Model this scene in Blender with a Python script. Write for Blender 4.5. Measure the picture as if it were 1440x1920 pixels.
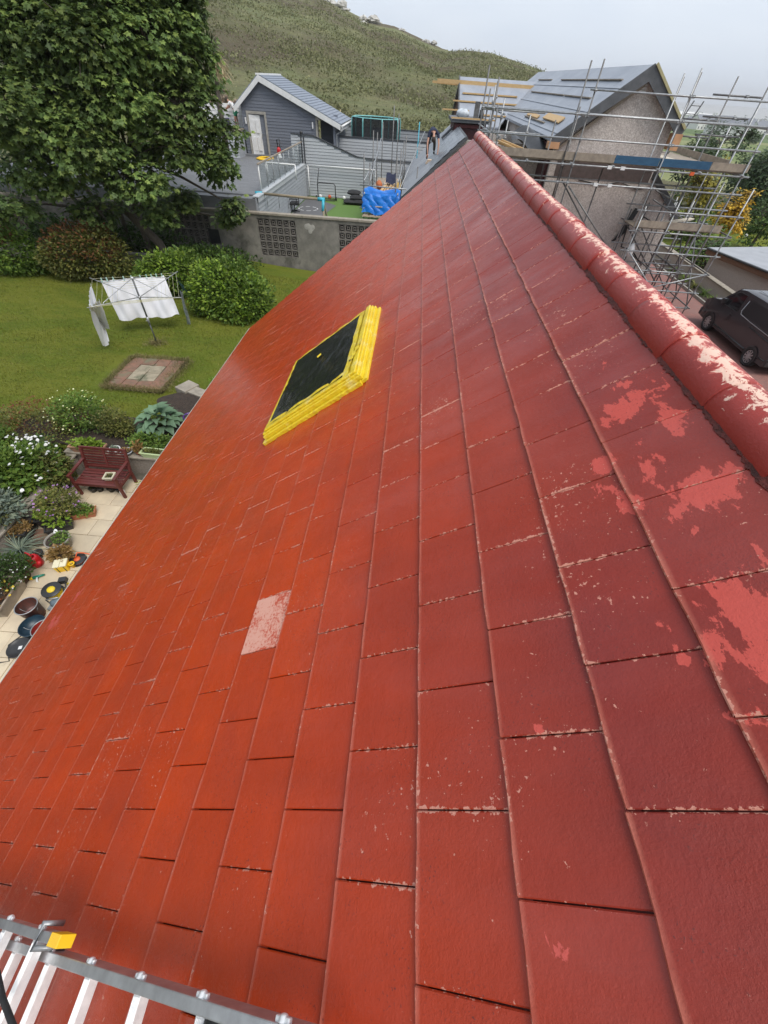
import bpy, bmesh, math, random
import numpy as np
from mathutils import Vector, Matrix, Euler
R_ = math.radians
sc = bpy.context.scene
for o in list(bpy.data.objects): bpy.data.objects.remove(o, do_unlink=True)
col = sc.collection
# ------------------------------------------------------------------ camera
CAM_Z = 7.0
RC = np.array([[0.99650982, 0.08281805, -0.01045735], [0.06829728, -0.73686189, 0.67258459], [0.04799652, -0.67095136, -0.73994636]])
cam = bpy.data.cameras.new('camera'); camo = bpy.data.objects.new('camera', cam); col.objects.link(camo)
cam.sensor_fit = 'VERTICAL'; cam.sensor_height = 36.0; cam.lens = 36.0 * 740.0 / 1920.0
cam.clip_start = 0.05; cam.clip_end = 20000
camo.matrix_world = Matrix(((RC[0][0], -RC[0][1], -RC[0][2], 0), (RC[1][0], -RC[1][1], -RC[1][2], 0), (RC[2][0], -RC[2][1], -RC[2][2], CAM_Z), (0, 0, 0, 1)))
sc.camera = camo
# ------------------------------------------------------------------ sky, sun, exposure
SUN_EL, SUN_ROT = R_(58), R_(130)
w = bpy.data.worlds.new('World'); sc.world = w; w.use_nodes = True
wt = w.node_tree; wt.nodes.clear()
wo = wt.nodes.new('ShaderNodeOutputWorld'); bg = wt.nodes.new('ShaderNodeBackground'); bg.inputs[1].default_value = 0.098
sky = wt.nodes.new('ShaderNodeTexSky'); sky.sky_type = 'NISHITA'; sky.sun_disc = False; sky.sun_elevation = SUN_EL; sky.sun_rotation = SUN_ROT
sky.air_density = 1.0; sky.dust_density = 3.0; sky.ozone_density = 1.0
tc = wt.nodes.new('ShaderNodeTexCoord'); wn = wt.nodes.new('ShaderNodeTexNoise'); wn.inputs['Scale'].default_value = 1.7; wn.inputs['Detail'].default_value = 4
mp = wt.nodes.new('ShaderNodeMapping'); mp.inputs['Scale'].default_value = (1, 1, 3)
wt.links.new(tc.outputs['Generated'], mp.inputs[0]); wt.links.new(mp.outputs[0], wn.inputs['Vector'])
cl = wt.nodes.new('ShaderNodeValToRGB'); cl.color_ramp.elements[0].position = .3; cl.color_ramp.elements[1].position = .72
cl.color_ramp.elements[0].color = (5.7, 6.6, 8.0, 1); cl.color_ramp.elements[1].color = (8.1, 8.6, 9.3, 1)
mx = wt.nodes.new('ShaderNodeMix'); mx.data_type = 'RGBA'; mx.inputs[0].default_value = 0.86
wt.links.new(wn.outputs[0], cl.inputs[0]); wt.links.new(sky.outputs[0], mx.inputs[6]); wt.links.new(cl.outputs[0], mx.inputs[7])
wt.links.new(mx.outputs[2], bg.inputs[0]); wt.links.new(bg.outputs[0], wo.inputs[0])
sl = bpy.data.lights.new('sun', 'SUN'); sl.energy = 2.1; sl.angle = R_(30); sl.color = (1.0, .95, .88)
so = bpy.data.objects.new('sun', sl); col.objects.link(so)
sd = Vector((math.cos(SUN_EL) * math.sin(SUN_ROT), math.cos(SUN_EL) * math.cos(SUN_ROT), math.sin(SUN_EL)))
so.rotation_euler = sd.to_track_quat('Z', 'Y').to_euler(); so.location = (0, 0, 60)
vs = sc.view_settings; sc.display_settings.display_device = 'sRGB'
vs.view_transform = 'Standard'; vs.look = 'None'; vs.exposure = 0.36; vs.gamma = 1.0; vs.use_curve_mapping = False
sc.cycles.max_bounces = 6; sc.cycles.transparent_max_bounces = 12

# ------------------------------------------------------------------ survey helpers: rays of the survey photograph onto real planes
def ray(x, y):
    d = RC @ np.array([x - 720.0, y - 960.0, 740.0]); return d / np.linalg.norm(d)
def onZ(x, y, z):
    d = ray(x, y); return Vector(d * ((z - CAM_Z) / d[2])) + Vector((0, 0, CAM_Z))
def onY(x, y, Y):
    d = ray(x, y); return Vector(d * (Y / d[1])) + Vector((0, 0, CAM_Z))
def project(p):
    q = RC.T @ (np.array(p, float) - np.array([0, 0, CAM_Z]))
    return (q[0] / q[2] * 740 + 720, q[1] / q[2] * 740 + 960, q[2])

# ------------------------------------------------------------------ object helpers
_org = {}
class B:
    """collects verts and faces in world (or local) coordinates"""
    def __init__(s): s.v = []; s.f = []; s.m = []; s.sm = []
    def add(s, vs, fs, mi=0, smooth=False):
        n = len(s.v); s.v += [tuple(p) for p in vs]
        for f in fs: s.f.append(tuple(i + n for i in f)); s.m.append(mi); s.sm.append(smooth)
    def obox(s, c, ax, ay, az, mi=0, ch=0.0):
        c, ax, ay, az = map(Vector, (c, ax, ay, az))
        P = [c + sx * ax + sy * ay + sz * az for sz in (-1, 1) for sy in (-1, 1) for sx in (-1, 1)]
        s.add(P, [(0, 2, 3, 1), (4, 5, 7, 6), (0, 1, 5, 4), (2, 6, 7, 3), (0, 4, 6, 2), (1, 3, 7, 5)], mi)
    def box(s, lo, hi, mi=0, rz=0.0):
        lo, hi = Vector(lo), Vector(hi); c = (lo + hi) / 2; h = (hi - lo) / 2
        ca, sa = math.cos(rz), math.sin(rz)
        s.obox(c, (h.x * ca, h.x * sa, 0), (-h.y * sa, h.y * ca, 0), (0, 0, h.z), mi)
    def bar(s, p, q, w_, h_, up=(0, 0, 1), mi=0):
        p, q = Vector(p), Vector(q); d = (q - p); L = d.length
        if L < 1e-6: return
        d /= L; x = d.cross(Vector(up))
        if x.length < 1e-4: x = d.cross(Vector((1, 0, 0)))
        x.normalize(); z = x.cross(d)
        s.obox((p + q) / 2, x * w_ / 2, d * L / 2, z * h_ / 2, mi)
    def tube(s, pts, r, n=8, mi=0, caps=True, smooth=True):
        pts = [Vector(p) for p in pts]
        rs = r if isinstance(r, (list, tuple)) else [r] * len(pts)
        base = len(s.v); prev = None
        for i, p in enumerate(pts):
            d = (pts[min(i + 1, len(pts) - 1)] - pts[max(i - 1, 0)])
            d = d.normalized() if d.length > 1e-9 else Vector((0, 0, 1))
            if prev is None:
                x = d.cross(Vector((0, 0, 1)))
                if x.length < .05: x = d.cross(Vector((1, 0, 0)))
            else:
                x = prev - d * prev.dot(d)
                if x.length < 1e-5: x = d.cross(Vector((0, 1, 0)))
            x.normalize(); prev = x; y = d.cross(x)
            for k in range(n):
                a = 2 * math.pi * k / n; s.v.append(tuple(p + (x * math.cos(a) + y * math.sin(a)) * rs[i]))
        for i in range(len(pts) - 1):
            for k in range(n):
                a = base + i * n + k; b = base + i * n + (k + 1) % n
                s.f.append((a, b, b + n, a + n)); s.m.append(mi); s.sm.append(smooth)
        if caps:
            s.f.append(tuple(base + k for k in range(n))[::-1]); s.m.append(mi); s.sm.append(False)
            e = base + (len(pts) - 1) * n
            s.f.append(tuple(e + k for k in range(n))); s.m.append(mi); s.sm.append(False)
    def lathe(s, c, prof, n=20, mi=0, axis=None, smooth=True):
        c = Vector(c); ax = Vector(axis).normalized() if axis else Vector((0, 0, 1))
        x = ax.cross(Vector((0, 1, 0)) if abs(ax.y) < .9 else Vector((1, 0, 0))).normalized(); y = ax.cross(x)
        base = len(s.v)
        for r, z in prof:
            for k in range(n):
                a = 2 * math.pi * k / n; s.v.append(tuple(c + ax * z + (x * math.cos(a) + y * math.sin(a)) * r))
        for i in range(len(prof) - 1):
            for k in range(n):
                a = base + i * n + k; b = base + i * n + (k + 1) % n
                s.f.append((a, b, b + n, a + n)); s.m.append(mi); s.sm.append(smooth)
    def disc(s, c, r, n=16, mi=0, axis=(0, 0, 1), ry=None):
        c = Vector(c); ax = Vector(axis).normalized(); x = ax.cross(Vector((0, 1, 0)) if abs(ax.y) < .9 else Vector((1, 0, 0))).normalized(); y = ax.cross(x)
        s.add([c + x * math.cos(2 * math.pi * k / n) * r + y * math.sin(2 * math.pi * k / n) * (ry or r) for k in range(n)], [tuple(range(n))], mi)
    def prism(s, poly, ext, mi=0):
        """poly: 3D points in order, ext: extrude vector"""
        n = len(poly); e = Vector(ext); P = [Vector(p) for p in poly]; Q = [p + e for p in P]
        s.add(P + Q, [tuple(range(n))[::-1], tuple(range(n, 2 * n))] + [(i, (i + 1) % n, (i + 1) % n + n, i + n) for i in range(n)], mi)
    def grid(s, fn, nu, nv, mi=0, smooth=True):
        s.add([fn(i / nu, j / nv) for j in range(nv + 1) for i in range(nu + 1)],
              [(j * (nu + 1) + i, j * (nu + 1) + i + 1, (j + 1) * (nu + 1) + i + 1, (j + 1) * (nu + 1) + i) for j in range(nv) for i in range(nu)], mi, smooth)
    def ball(s, c, r, nu=10, nv=7, mi=0, jit=0.0, rnd=None):
        c = Vector(c); r = Vector(r) if hasattr(r, '__len__') else Vector((r, r, r)); base = len(s.v)
        for j in range(nv + 1):
            t = math.pi * j / nv
            for i in range(nu):
                a = 2 * math.pi * i / nu; k = 1 + (rnd.uniform(-jit, jit) if rnd else 0)
                s.v.append((c.x + r.x * math.sin(t) * math.cos(a) * k, c.y + r.y * math.sin(t) * math.sin(a) * k, c.z + r.z * math.cos(t) * k))
        for j in range(nv):
            for i in range(nu):
                a = base + j * nu + i; b = base + j * nu + (i + 1) % nu
                s.f.append((a, a + nu, b + nu, b)); s.m.append(mi); s.sm.append(True)
    def build(s, name, mats, parent=None, recalc=True, bevel=0.0):
        o0 = _org.get(parent.name, Vector()) if parent else Vector()
        me = bpy.data.meshes.new(name)
        me.from_pydata([(v[0] - o0.x, v[1] - o0.y, v[2] - o0.z) for v in s.v], [], s.f)
        for m_ in (mats if isinstance(mats, (list, tuple)) else [mats]): me.materials.append(m_)
        me.polygons.foreach_set('material_index', s.m); me.polygons.foreach_set('use_smooth', s.sm)
        if recalc:
            bm = bmesh.new(); bm.from_mesh(me); bmesh.ops.recalc_face_normals(bm, faces=bm.faces); bm.to_mesh(me); bm.free()
        me.update()
        o = bpy.data.objects.new(name, me); col.objects.link(o)
        if parent: o.parent = parent; _org[o.name] = o0
        else: _org[o.name] = Vector()
        if bevel:
            md = o.modifiers.new('soft_edges', 'BEVEL'); md.width = bevel; md.segments = 2; md.limit_method = 'ANGLE'; md.angle_limit = R_(40)
        return o
def tag(o, label=None, cat=None, group=None, kind=None):
    if label: o['label'] = label
    if cat: o['category'] = cat
    if group: o['group'] = group
    if kind: o['kind'] = kind
    return o
def thing(name, label, cat, loc=(0, 0, 0), group=None, rz=0.0):
    o = bpy.data.objects.new(name, None); col.objects.link(o); o.location = loc; o.empty_display_size = .2
    if rz: o.rotation_euler = (0, 0, rz); _org[o.name] = Vector()      # rotated things are built in local coordinates
    else: _org[o.name] = Vector(loc)
    return tag(o, label, cat, group)
def local_thing(name, label, cat, loc, rz=0.0, group=None):
    o = bpy.data.objects.new(name, None); col.objects.link(o); o.location = loc; o.rotation_euler = (0, 0, rz); _org[o.name] = Vector()
    return tag(o, label, cat, group)
def copy_tree(o, parent=None):
    c = o.copy(); col.objects.link(c)
    if parent: c.parent = parent
    for ch in list(o.children): copy_tree(ch, c)
    return c
def mesh_from(name, V, F, mats, parent=None, mi=None, smooth=False, uv=None):
    me = bpy.data.meshes.new(name); V = np.asarray(V, dtype=np.float32); F = np.asarray(F, dtype=np.int32)
    if parent: V = V - np.array(_org.get(parent.name, Vector()), dtype=np.float32)
    n = F.shape[1]
    me.vertices.add(len(V)); me.vertices.foreach_set('co', V.ravel())
    me.loops.add(F.size); me.loops.foreach_set('vertex_index', F.ravel())
    me.polygons.add(len(F)); me.polygons.foreach_set('loop_start', np.arange(len(F), dtype=np.int32) * n); me.polygons.foreach_set('loop_total', np.full(len(F), n, dtype=np.int32))
    for m_ in (mats if isinstance(mats, (list, tuple)) else [mats]): me.materials.append(m_)
    if mi is not None: me.polygons.foreach_set('material_index', np.asarray(mi, dtype=np.int32))
    me.polygons.foreach_set('use_smooth', np.full(len(F), smooth))
    if uv is not None:
        l = me.uv_layers.new(name='uv'); l.data.foreach_set('uv', np.asarray(uv, dtype=np.float32).ravel())
    me.update(calc_edges=True); me.validate()
    o = bpy.data.objects.new(name, me); col.objects.link(o)
    if parent: o.parent = parent; _org[o.name] = _org.get(parent.name, Vector())
    else: _org[o.name] = Vector()
    return o

# ------------------------------------------------------------------ materials
class NT:
    def __init__(s, name):
        s.mat = bpy.data.materials.new(name); s.mat.use_nodes = True; s.t = s.mat.node_tree; s.t.nodes.clear()
        s.out = s.n('ShaderNodeOutputMaterial'); s.geo = None
    def n(s, t, **kw):
        x = s.t.nodes.new(t)
        for k, v in kw.items(): setattr(x, k, v)
        return x
    def l(s, a, b): s.t.links.new(a, b)
    def pos(s):
        if not s.geo: s.geo = s.n('ShaderNodeNewGeometry')
        return s.geo.outputs['Position']
    def noise(s, scale, detail=4, rough=.55, vec=None, stretch=None, dist=0.0):
        x = s.n('ShaderNodeTexNoise'); x.inputs['Scale'].default_value = scale; x.inputs['Detail'].default_value = detail
        x.inputs['Roughness'].default_value = rough; x.inputs['Distortion'].default_value = dist
        v = vec or s.pos()
        if stretch:
            m = s.n('ShaderNodeMapping'); m.inputs['Scale'].default_value = stretch; s.l(v, m.inputs[0]); v = m.outputs[0]
        s.l(v, x.inputs['Vector']); return x.outputs[0]
    def ramp(s, f, stops, interp='LINEAR'):
        r = s.n('ShaderNodeValToRGB'); r.color_ramp.interpolation = interp
        while len(r.color_ramp.elements) < len(stops): r.color_ramp.elements.new(.5)
        for e, (p, c) in zip(r.color_ramp.elements, stops):
            e.position = p; e.color = (c, c, c, 1) if not hasattr(c, '__len__') else (*c, 1)
        s.l(f, r.inputs[0]); return r.outputs[0]
    def mix(s, f, a, b, mode='MIX'):
        m = s.n('ShaderNodeMix', data_type='RGBA', blend_type=mode)
        for i, v in ((0, f), (6, a), (7, b)):
            if hasattr(v, 'is_linked'): s.l(v, m.inputs[i])
            elif i == 0: m.inputs[0].default_value = v
            else: m.inputs[i].default_value = (*v, 1)
        return m.outputs[2]
    def math(s, op, a, b=0.0, clamp=False):
        m = s.n('ShaderNodeMath', operation=op, use_clamp=clamp)
        for i, v in ((0, a), (1, b)):
            if hasattr(v, 'is_linked'): s.l(v, m.inputs[i])
            else: m.inputs[i].default_value = v
        return m.outputs[0]
    def bump(s, h, strength=.3, dist=.01, nrm=None):
        b = s.n('ShaderNodeBump'); b.inputs['Strength'].default_value = strength; b.inputs['Distance'].default_value = dist
        s.l(h, b.inputs['Height'])
        if nrm: s.l(nrm, b.inputs['Normal'])
        return b.outputs[0]
    def bsdf(s, base, rough=.6, metal=0.0, spec=.5, nrm=None, **kw):
        p = s.n('ShaderNodeBsdfPrincipled')
        for k, v in (('Base Color', base), ('Roughness', rough), ('Metallic', metal), ('Specular IOR Level', spec)):
            if hasattr(v, 'is_linked'): s.l(v, p.inputs[k])
            elif k == 'Base Color': p.inputs[k].default_value = (*v, 1)
            else: p.inputs[k].default_value = v
        for k, v in kw.items(): p.inputs[k.replace('_', ' ')].default_value = v
        if nrm: s.l(nrm, p.inputs['Normal'])
        s.l(p.outputs[0], s.out.inputs[0]); s.p = p; return s.mat
def pm(name, c, c2=None, scale=6.0, rough=.6, metal=0.0, spec=.5, bump=0.0, bscale=None, bdist=.01, stretch=None, lo=.35, hi=.65, dirt=None, island=0.0):
    """plain procedural material: two colours mixed by noise, fine relief, an optional third colour in stains"""
    t = NT(name); c2 = c2 or tuple(x * .8 for x in c)
    f = t.ramp(t.noise(scale, 5, .6, stretch=stretch), [(lo, 0.0), (hi, 1.0)])
    base = t.mix(f, c, c2)
    if island:
        g = t.n('ShaderNodeNewGeometry'); k = t.math('ADD', 1 - island, t.math('MULTIPLY', g.outputs['Random Per Island'], 2 * island))
        oi = t.n('ShaderNodeObjectInfo'); k = t.math('MULTIPLY', k, t.math('ADD', 1 - island / 2, t.math('MULTIPLY', oi.outputs['Random'], island)))
        cc = t.n('ShaderNodeCombineColor'); [t.l(k, cc.inputs[i]) for i in range(3)]
        base = t.mix(1.0, base, cc.outputs[0], 'MULTIPLY')
    if dirt:
        d = t.ramp(t.noise(scale * .37, 6, .65), [(dirt[1], 0.0), (dirt[1] + .12, 1.0)]); base = t.mix(d, base, dirt[0])
    nr = t.bump(t.noise(bscale or scale * 8, 3, .6), bump, bdist) if bump else None
    return t.bsdf(base, rough, metal, spec, nr)
def leaf_mat(name, c1, c2, c3=None, trans=.3, rough=.55, var=(.72, 1.25), vs_=.9):
    t = NT(name); g = t.n('ShaderNodeNewGeometry')
    st = [(0.0, c1), (.6, c2)] + ([(1.0, c3)] if c3 else [])
    base = t.ramp(g.outputs['Random Per Island'], st)
    nz = t.ramp(t.noise(vs_, 3), [(.35, var[0]), (.65, var[1])])
    base = t.mix(1.0, base, nz, 'MULTIPLY')
    d = t.n('ShaderNodeBsdfPrincipled'); t.l(base, d.inputs['Base Color']); d.inputs['Roughness'].default_value = rough; d.inputs['Specular IOR Level'].default_value = .35
    tr = t.n('ShaderNodeBsdfTranslucent'); t.l(base, tr.inputs[0])
    m = t.n('ShaderNodeMixShader'); m.inputs[0].default_value = trans; t.l(d.outputs[0], m.inputs[1]); t.l(tr.outputs[0], m.inputs[2]); t.l(m.outputs[0], t.out.inputs[0])
    return t.mat
def see_through(name, c, alpha, rough=.3):
    t = NT(name); d = t.n('ShaderNodeBsdfPrincipled'); d.inputs['Base Color'].default_value = (*c, 1); d.inputs['Roughness'].default_value = rough
    tr = t.n('ShaderNodeBsdfTransparent'); m = t.n('ShaderNodeMixShader'); m.inputs[0].default_value = alpha
    t.l(tr.outputs[0], m.inputs[1]); t.l(d.outputs[0], m.inputs[2]); t.l(m.outputs[0], t.out.inputs[0]); return t.mat

rnd = random.Random(11); rng = np.random.default_rng(5)
M = {}
M['galv'] = pm('galvanised_steel', (.42, .43, .44), (.28, .29, .29), 9, .45, .55, bump=.15, dirt=((.2, .13, .08), .68))
M['steel_dark'] = pm('weathered_steel', (.2, .2, .2), (.12, .115, .11), 9, .5, .5)
M['alu'] = pm('ladder_aluminium', (.62, .63, .64), (.45, .45, .46), 14, .38, .75, bump=.2, bscale=120, bdist=.002, dirt=((.3, .29, .28), .62))
M['alu_bright'] = pm('bright_aluminium', (.85, .85, .84), (.72, .72, .72), 30, .4, .35, bump=.1)
M['white'] = pm('white_paint', (.8, .8, .79), (.7, .7, .69), 5, .45)
M['black'] = pm('black_plastic', (.02, .02, .022), (.035, .035, .035), 8, .4)
M['rubber'] = pm('black_rubber', (.015, .015, .016), (.03, .03, .03), 12, .75)
M['yellow'] = pm('yellow_plastic', (.85, .55, .02), (.75, .45, .01), 5, .4)
M['red_pl'] = pm('red_plastic', (.55, .015, .02), (.42, .01, .015), 5, .35)
M['terracotta'] = pm('terracotta', (.45, .17, .08), (.36, .13, .07), 9, .7, bump=.2)
M['concrete'] = pm('concrete', (.36, .34, .3), (.25, .235, .2), 3.5, .85, bump=.4, bscale=40, dirt=((.13, .13, .1), .6))
M['soil'] = pm('soil', (.06, .04, .028), (.03, .022, .017), 14, .95, bump=1.0, bscale=30, bdist=.04)
M['wood'] = pm('new_timber', (.62, .42, .2), (.5, .32, .14), 4, .6, stretch=(1, 12, 12), bump=.1)
M['wood_old'] = pm('weathered_board', (.36, .3, .23), (.24, .2, .16), 5, .75, bump=.2, dirt=((.42, .38, .32), .66))
M['bark'] = pm('bark', (.16, .13, .1), (.09, .075, .06), 8, .9, bump=.6, bscale=30, stretch=(3, 3, .6), dirt=((.2, .2, .15), .62))
# ------------------------------------------------------------------ terrain: garden side level, hill ahead and to the left, falling to the bay on the right
CREST = [(-180, 6, 300), (-90, 9, 300), (-45, 9.2, 330), (-31.6, 8.3, 330), (-25.8, 6.9, 330), (-18.4, 5.88, 330), (-9.8, 4.42, 330), (-7.9, 3.94, 320), (-5.5, 3.31, 310), (-3.1, 3.13, 300),
         (-.1, 2.39, 300), (1.5, 2.01, 300), (2.5, 1.93, 260), (4, 2.03, 240), (6, 1.95, 240), (8.1, 1.64, 240), (10.1, 1.3, 235), (11.4, 1.0, 230), (12.6, .5, 230), (14, -.5, 230), (16, -1.5, 240), (20, -2.2, 260), (40, -2.2, 300), (90, -2.2, 300), (150, 2, 300), (180, 6, 300)]
CR_A, CR_E, CR_D = (np.array(x, float) for x in zip(*CREST))
FAR = [(0, -1.6), (40, -1.6), (60, -1.4), (110, -1.7), (200, -3.6), (450, -9), (900, -17), (1500, -24), (2600, -27.5), (9000, -60)]
FAR_R, FAR_Z = (np.array(x, float) for x in zip(*FAR))
def vnoise(x, y, s):
    x = x / s; y = y / s; xi = np.floor(x).astype(int); yi = np.floor(y).astype(int); fx = x - xi; fy = y - yi
    fx = fx * fx * (3 - 2 * fx); fy = fy * fy * (3 - 2 * fy)
    h = lambda a, b: np.modf(np.abs(np.sin(a * 127.1 + b * 311.7) * 43758.5453))[0]
    return (h(xi, yi) * (1 - fx) + h(xi + 1, yi) * fx) * (1 - fy) + (h(xi, yi + 1) * (1 - fx) + h(xi + 1, yi + 1) * fx) * fy - .5
def sstep(a, b, x): t = np.clip((x - a) / (b - a), 0, 1); return t * t * (3 - 2 * t)
def terrain_z(x, y):
    r = np.hypot(x, y); az = np.degrees(np.arctan2(x, y))
    el = np.interp(az, CR_A, CR_E); rc = np.interp(az, CR_A, CR_D); zc = CAM_Z + rc * np.tan(np.radians(el))
    z0 = np.interp(r, [0, 26, 34, 40, 60], [-1.6, -1.6, .6, 2.6, 3.2]); t = np.clip((r - 44) / (rc - 44), 0, 1)
    zh = z0 + (zc - z0) * (t ** .9) * (t > 0)
    zh = np.where(r > rc, zc - (r - rc) * .18, zh)
    zr = np.interp(r, FAR_R, FAR_Z)
    zh = np.where((r > rc), np.maximum(zh, zr), zh)
    k = sstep(13.5, 19, az) * (1 - sstep(120, 150, az))
    z = zh * (1 - k) + zr * k
    amp = sstep(46, 90, r) * (1 - k * .85) * (1 - sstep(800, 1500, r))
    nz = vnoise(x, y, 37.) * 2.2 + vnoise(x, y, 13.) * 1.3 + vnoise(x, y, 5.) * .7 + vnoise(x, y, 2.1) * .4
    crest = np.exp(-((r - rc) / 45.) ** 2)
    return z + amp * nz * .8 * (1 - .75 * crest) 
RR = np.concatenate([[0.01], np.linspace(12, 44, 17), np.geomspace(45, 360, 190), np.geomspace(370, 7000, 44)])
AA = np.concatenate([np.linspace(-180, -48, 45), np.linspace(-46, 48, 330), np.linspace(51, 180, 44)[:-1]])
aa, rr = np.meshgrid(np.radians(AA), RR); TX, TY = rr * np.sin(aa), rr * np.cos(aa); TZ = terrain_z(TX, TY)
na = len(AA); idx = np.arange(len(RR) * na).reshape(len(RR), na); nxt = np.roll(idx, -1, axis=1)
F = np.stack([idx[:-1], nxt[:-1], nxt[1:], idx[1:]], -1).reshape(-1, 4)
t = NT('moorland')
n1 = t.noise(.035, 5, .6); n2 = t.noise(.16, 6, .65, stretch=(1, 1, 2)); n3 = t.noise(1.1, 5, .7)
g1 = t.mix(t.ramp(n2, [(.38, 0.), (.62, 1.)]), (.16, .19, .08), (.24, .235, .115))
g1 = t.mix(t.ramp(n1, [(.42, 0.), (.6, 1.)]), g1, (.13, .105, .066))
g1 = t.mix(t.ramp(n3, [(.45, 0.), (.72, .75)]), g1, (.12, .115, .062))
g1 = t.mix(t.ramp(t.noise(.5, 6, .7), [(.6, 0.), (.7, .6)]), g1, (.19, .14, .09))
M['moor'] = t.bsdf(g1, .95, spec=.2, nrm=t.bump(t.noise(1.6, 6, .75), 1.0, .6))
t2 = NT('lowland_fields')
v = t2.n('ShaderNodeTexVoronoi'); v.inputs['Scale'].default_value = .012; t2.l(t2.pos(), v.inputs['Vector'])
fc = t2.ramp(v.outputs['Color'], [(0.1, (.16, .2, .07)), (.4, (.24, .25, .11)), (.7, (.1, .15, .05)), (.95, (.3, .28, .16))], 'CONSTANT')
fc = t2.mix(t2.ramp(t2.noise(.05, 5), [(.4, 0.), (.7, .6)]), fc, (.08, .11, .04))
M['fields'] = t2.bsdf(fc, .95, spec=.2)
azf = np.degrees(np.arctan2(TX[:-1].ravel(), TY[:-1].ravel())); rf = np.hypot(TX[:-1].ravel(), TY[:-1].ravel())
mi = ((azf > 17) & (azf < 140) & (rf > 90)).astype(int)
terr = mesh_from('terrain', np.stack([TX, TY, TZ], -1).reshape(-1, 3), F, [M['moor'], M['fields']], mi=mi, smooth=True)
tag(terr, 'rough green and brown moorland hillside falling away to low fields', kind='structure')
# sea
t = NT('grey_sea'); M['sea'] = t.bsdf(t.mix(t.ramp(t.noise(.004, 4, .6, stretch=(1, 6, 1)), [(.4, 0.), (.62, 1.)]), (.3, .3, .29), (.4, .39, .36)), .45, spec=.3, nrm=t.bump(t.noise(.3, 3), .2, .3))
b = B(); b.add([(200, 1450, -25), (3000, 900, -25), (6800, 1500, -25), (6800, 6800, -25), (1000, 6800, -25)], [(0, 1, 2, 3, 4)])
tag(b.build('sea', M['sea']), 'pale grey sea across the bay', kind='structure')
# lawn (our garden)
LZ = .55
t = NT('lawn_grass')
gm = t.mix(t.ramp(t.noise(1.3, 5, .6), [(.3, 0.), (.7, 1.)]), (.098, .148, .012), (.16, .202, .02))
gm = t.mix(t.ramp(t.noise(9, 5, .7), [(.35, 0.), (.75, .75)]), gm, (.07, .10, .008))
gm = t.mix(t.ramp(t.noise(.55, 4, .6, stretch=(1, 2.5, 1)), [(.42, 0.), (.6, .6)]), gm, (.20, .20, .025))
gm = t.mix(t.ramp(t.noise(3.2, 6, .7), [(.62, 0.), (.78, .7)]), gm, (.32, .27, .08))
gm = t.mix(t.ramp(t.noise(55, 3, .7), [(.4, 0.), (.8, .6)]), gm, (.25, .28, .05))
M['lawn'] = t.bsdf(gm, .9, spec=.2, nrm=t.bump(t.noise(70, 4, .8), 1.0, .05))
M['grass_blade'] = leaf_mat('grass_blades', (.09, .125, .008), (.15, .175, .016), (.24, .22, .05), .2)
b = B()
def lawn_p(u, v_):
    x = -32 + u * 28.2; y = 7.12 + v_ * (22.1 - 7.12)
    return (x, y, LZ + .05 * math.sin(x * .7) * math.sin(y * .5) - .35 * max(0, (x + 8) / 4) * max(0, (y - 16) / 6))
b.grid(lawn_p, 50, 30)
tag(b.build('lawn', M['lawn']), 'mown garden lawn beyond the low wall', kind='structure')
# grass blades as stuff, thicker at the edges of the bed
n = 90000
gx = rng.uniform(-24, -4.5, n); gy = rng.uniform(8.4, 20.5, n)
keep = (~((gx > -9.0) & (gx < -6.9) & (gy > 9.75) & (gy < 11.9))) & (gx > -24); gx, gy = gx[keep], gy[keep]; n = len(gx)
gz = np.array([lawn_p((x + 32) / 28.2, (y - 7.12) / 14.98)[2] for x, y in zip(gx, gy)])
an = rng.uniform(0, 6.28, n); hh = rng.uniform(.025, .06, n) * (1 + .6 * (vnoise(gx, gy, .9))); ww = rng.uniform(.006, .012, n)
dx, dy = np.cos(an), np.sin(an); lx, ly = rng.normal(0, .02, n), rng.normal(0, .02, n)
V = np.stack([np.stack([gx - dx * ww, gy - dy * ww, gz], -1), np.stack([gx + dx * ww, gy + dy * ww, gz], -1), np.stack([gx + lx, gy + ly, gz + hh], -1)], 1).reshape(-1, 3)
o = mesh_from('grass', V, np.arange(3 * n).reshape(-1, 3), M['grass_blade']); tag(o, 'short grass blades over the lawn', 'grass', kind='stuff')
# patio of separate slabs
M['mortar'] = pm('patio_joint', (.13, .115, .09), (.07, .065, .05), 6, .95, bump=.5)
M['slab'] = pm('paving_slab', (.6, .5, .35), (.47, .39, .28), 2.2, .85, bump=.35, bscale=60, bdist=.004, dirt=((.24, .2, .15), .6), island=.16)
b = B(); b.add([(-9.5, -6, 0), (-3.4, -6, 0), (-3.4, 7.0, 0), (-9.5, 7.0, 0)], [(0, 1, 2, 3)])
patio = tag(b.build('patio', M['mortar']), 'beige slab patio beside the red roofed house', kind='structure')
def slab_mesh(name, lx, ly, h, ch, mat):
    b = B(); x, y = lx / 2, ly / 2
    b.add([(-x, -y, 0), (x, -y, 0), (x, y, 0), (-x, y, 0), (-x, -y, h - ch), (x, -y, h - ch), (x, y, h - ch), (-x, y, h - ch), (-x + ch, -y + ch, h), (x - ch, -y + ch, h), (x - ch, y - ch, h), (-x + ch, y - ch, h)],
          [(0, 1, 5, 4), (1, 2, 6, 5), (2, 3, 7, 6), (3, 0, 4, 7), (4, 5, 9, 8), (5, 6, 10, 9), (6, 7, 11, 10), (7, 4, 8, 11), (8, 9, 10, 11)])
    o = b.build(name, mat); me = o.data; bpy.data.objects.remove(o); return me
sm = slab_mesh('paving_slab', .592, .438, .035, .006, M['slab'])
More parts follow.
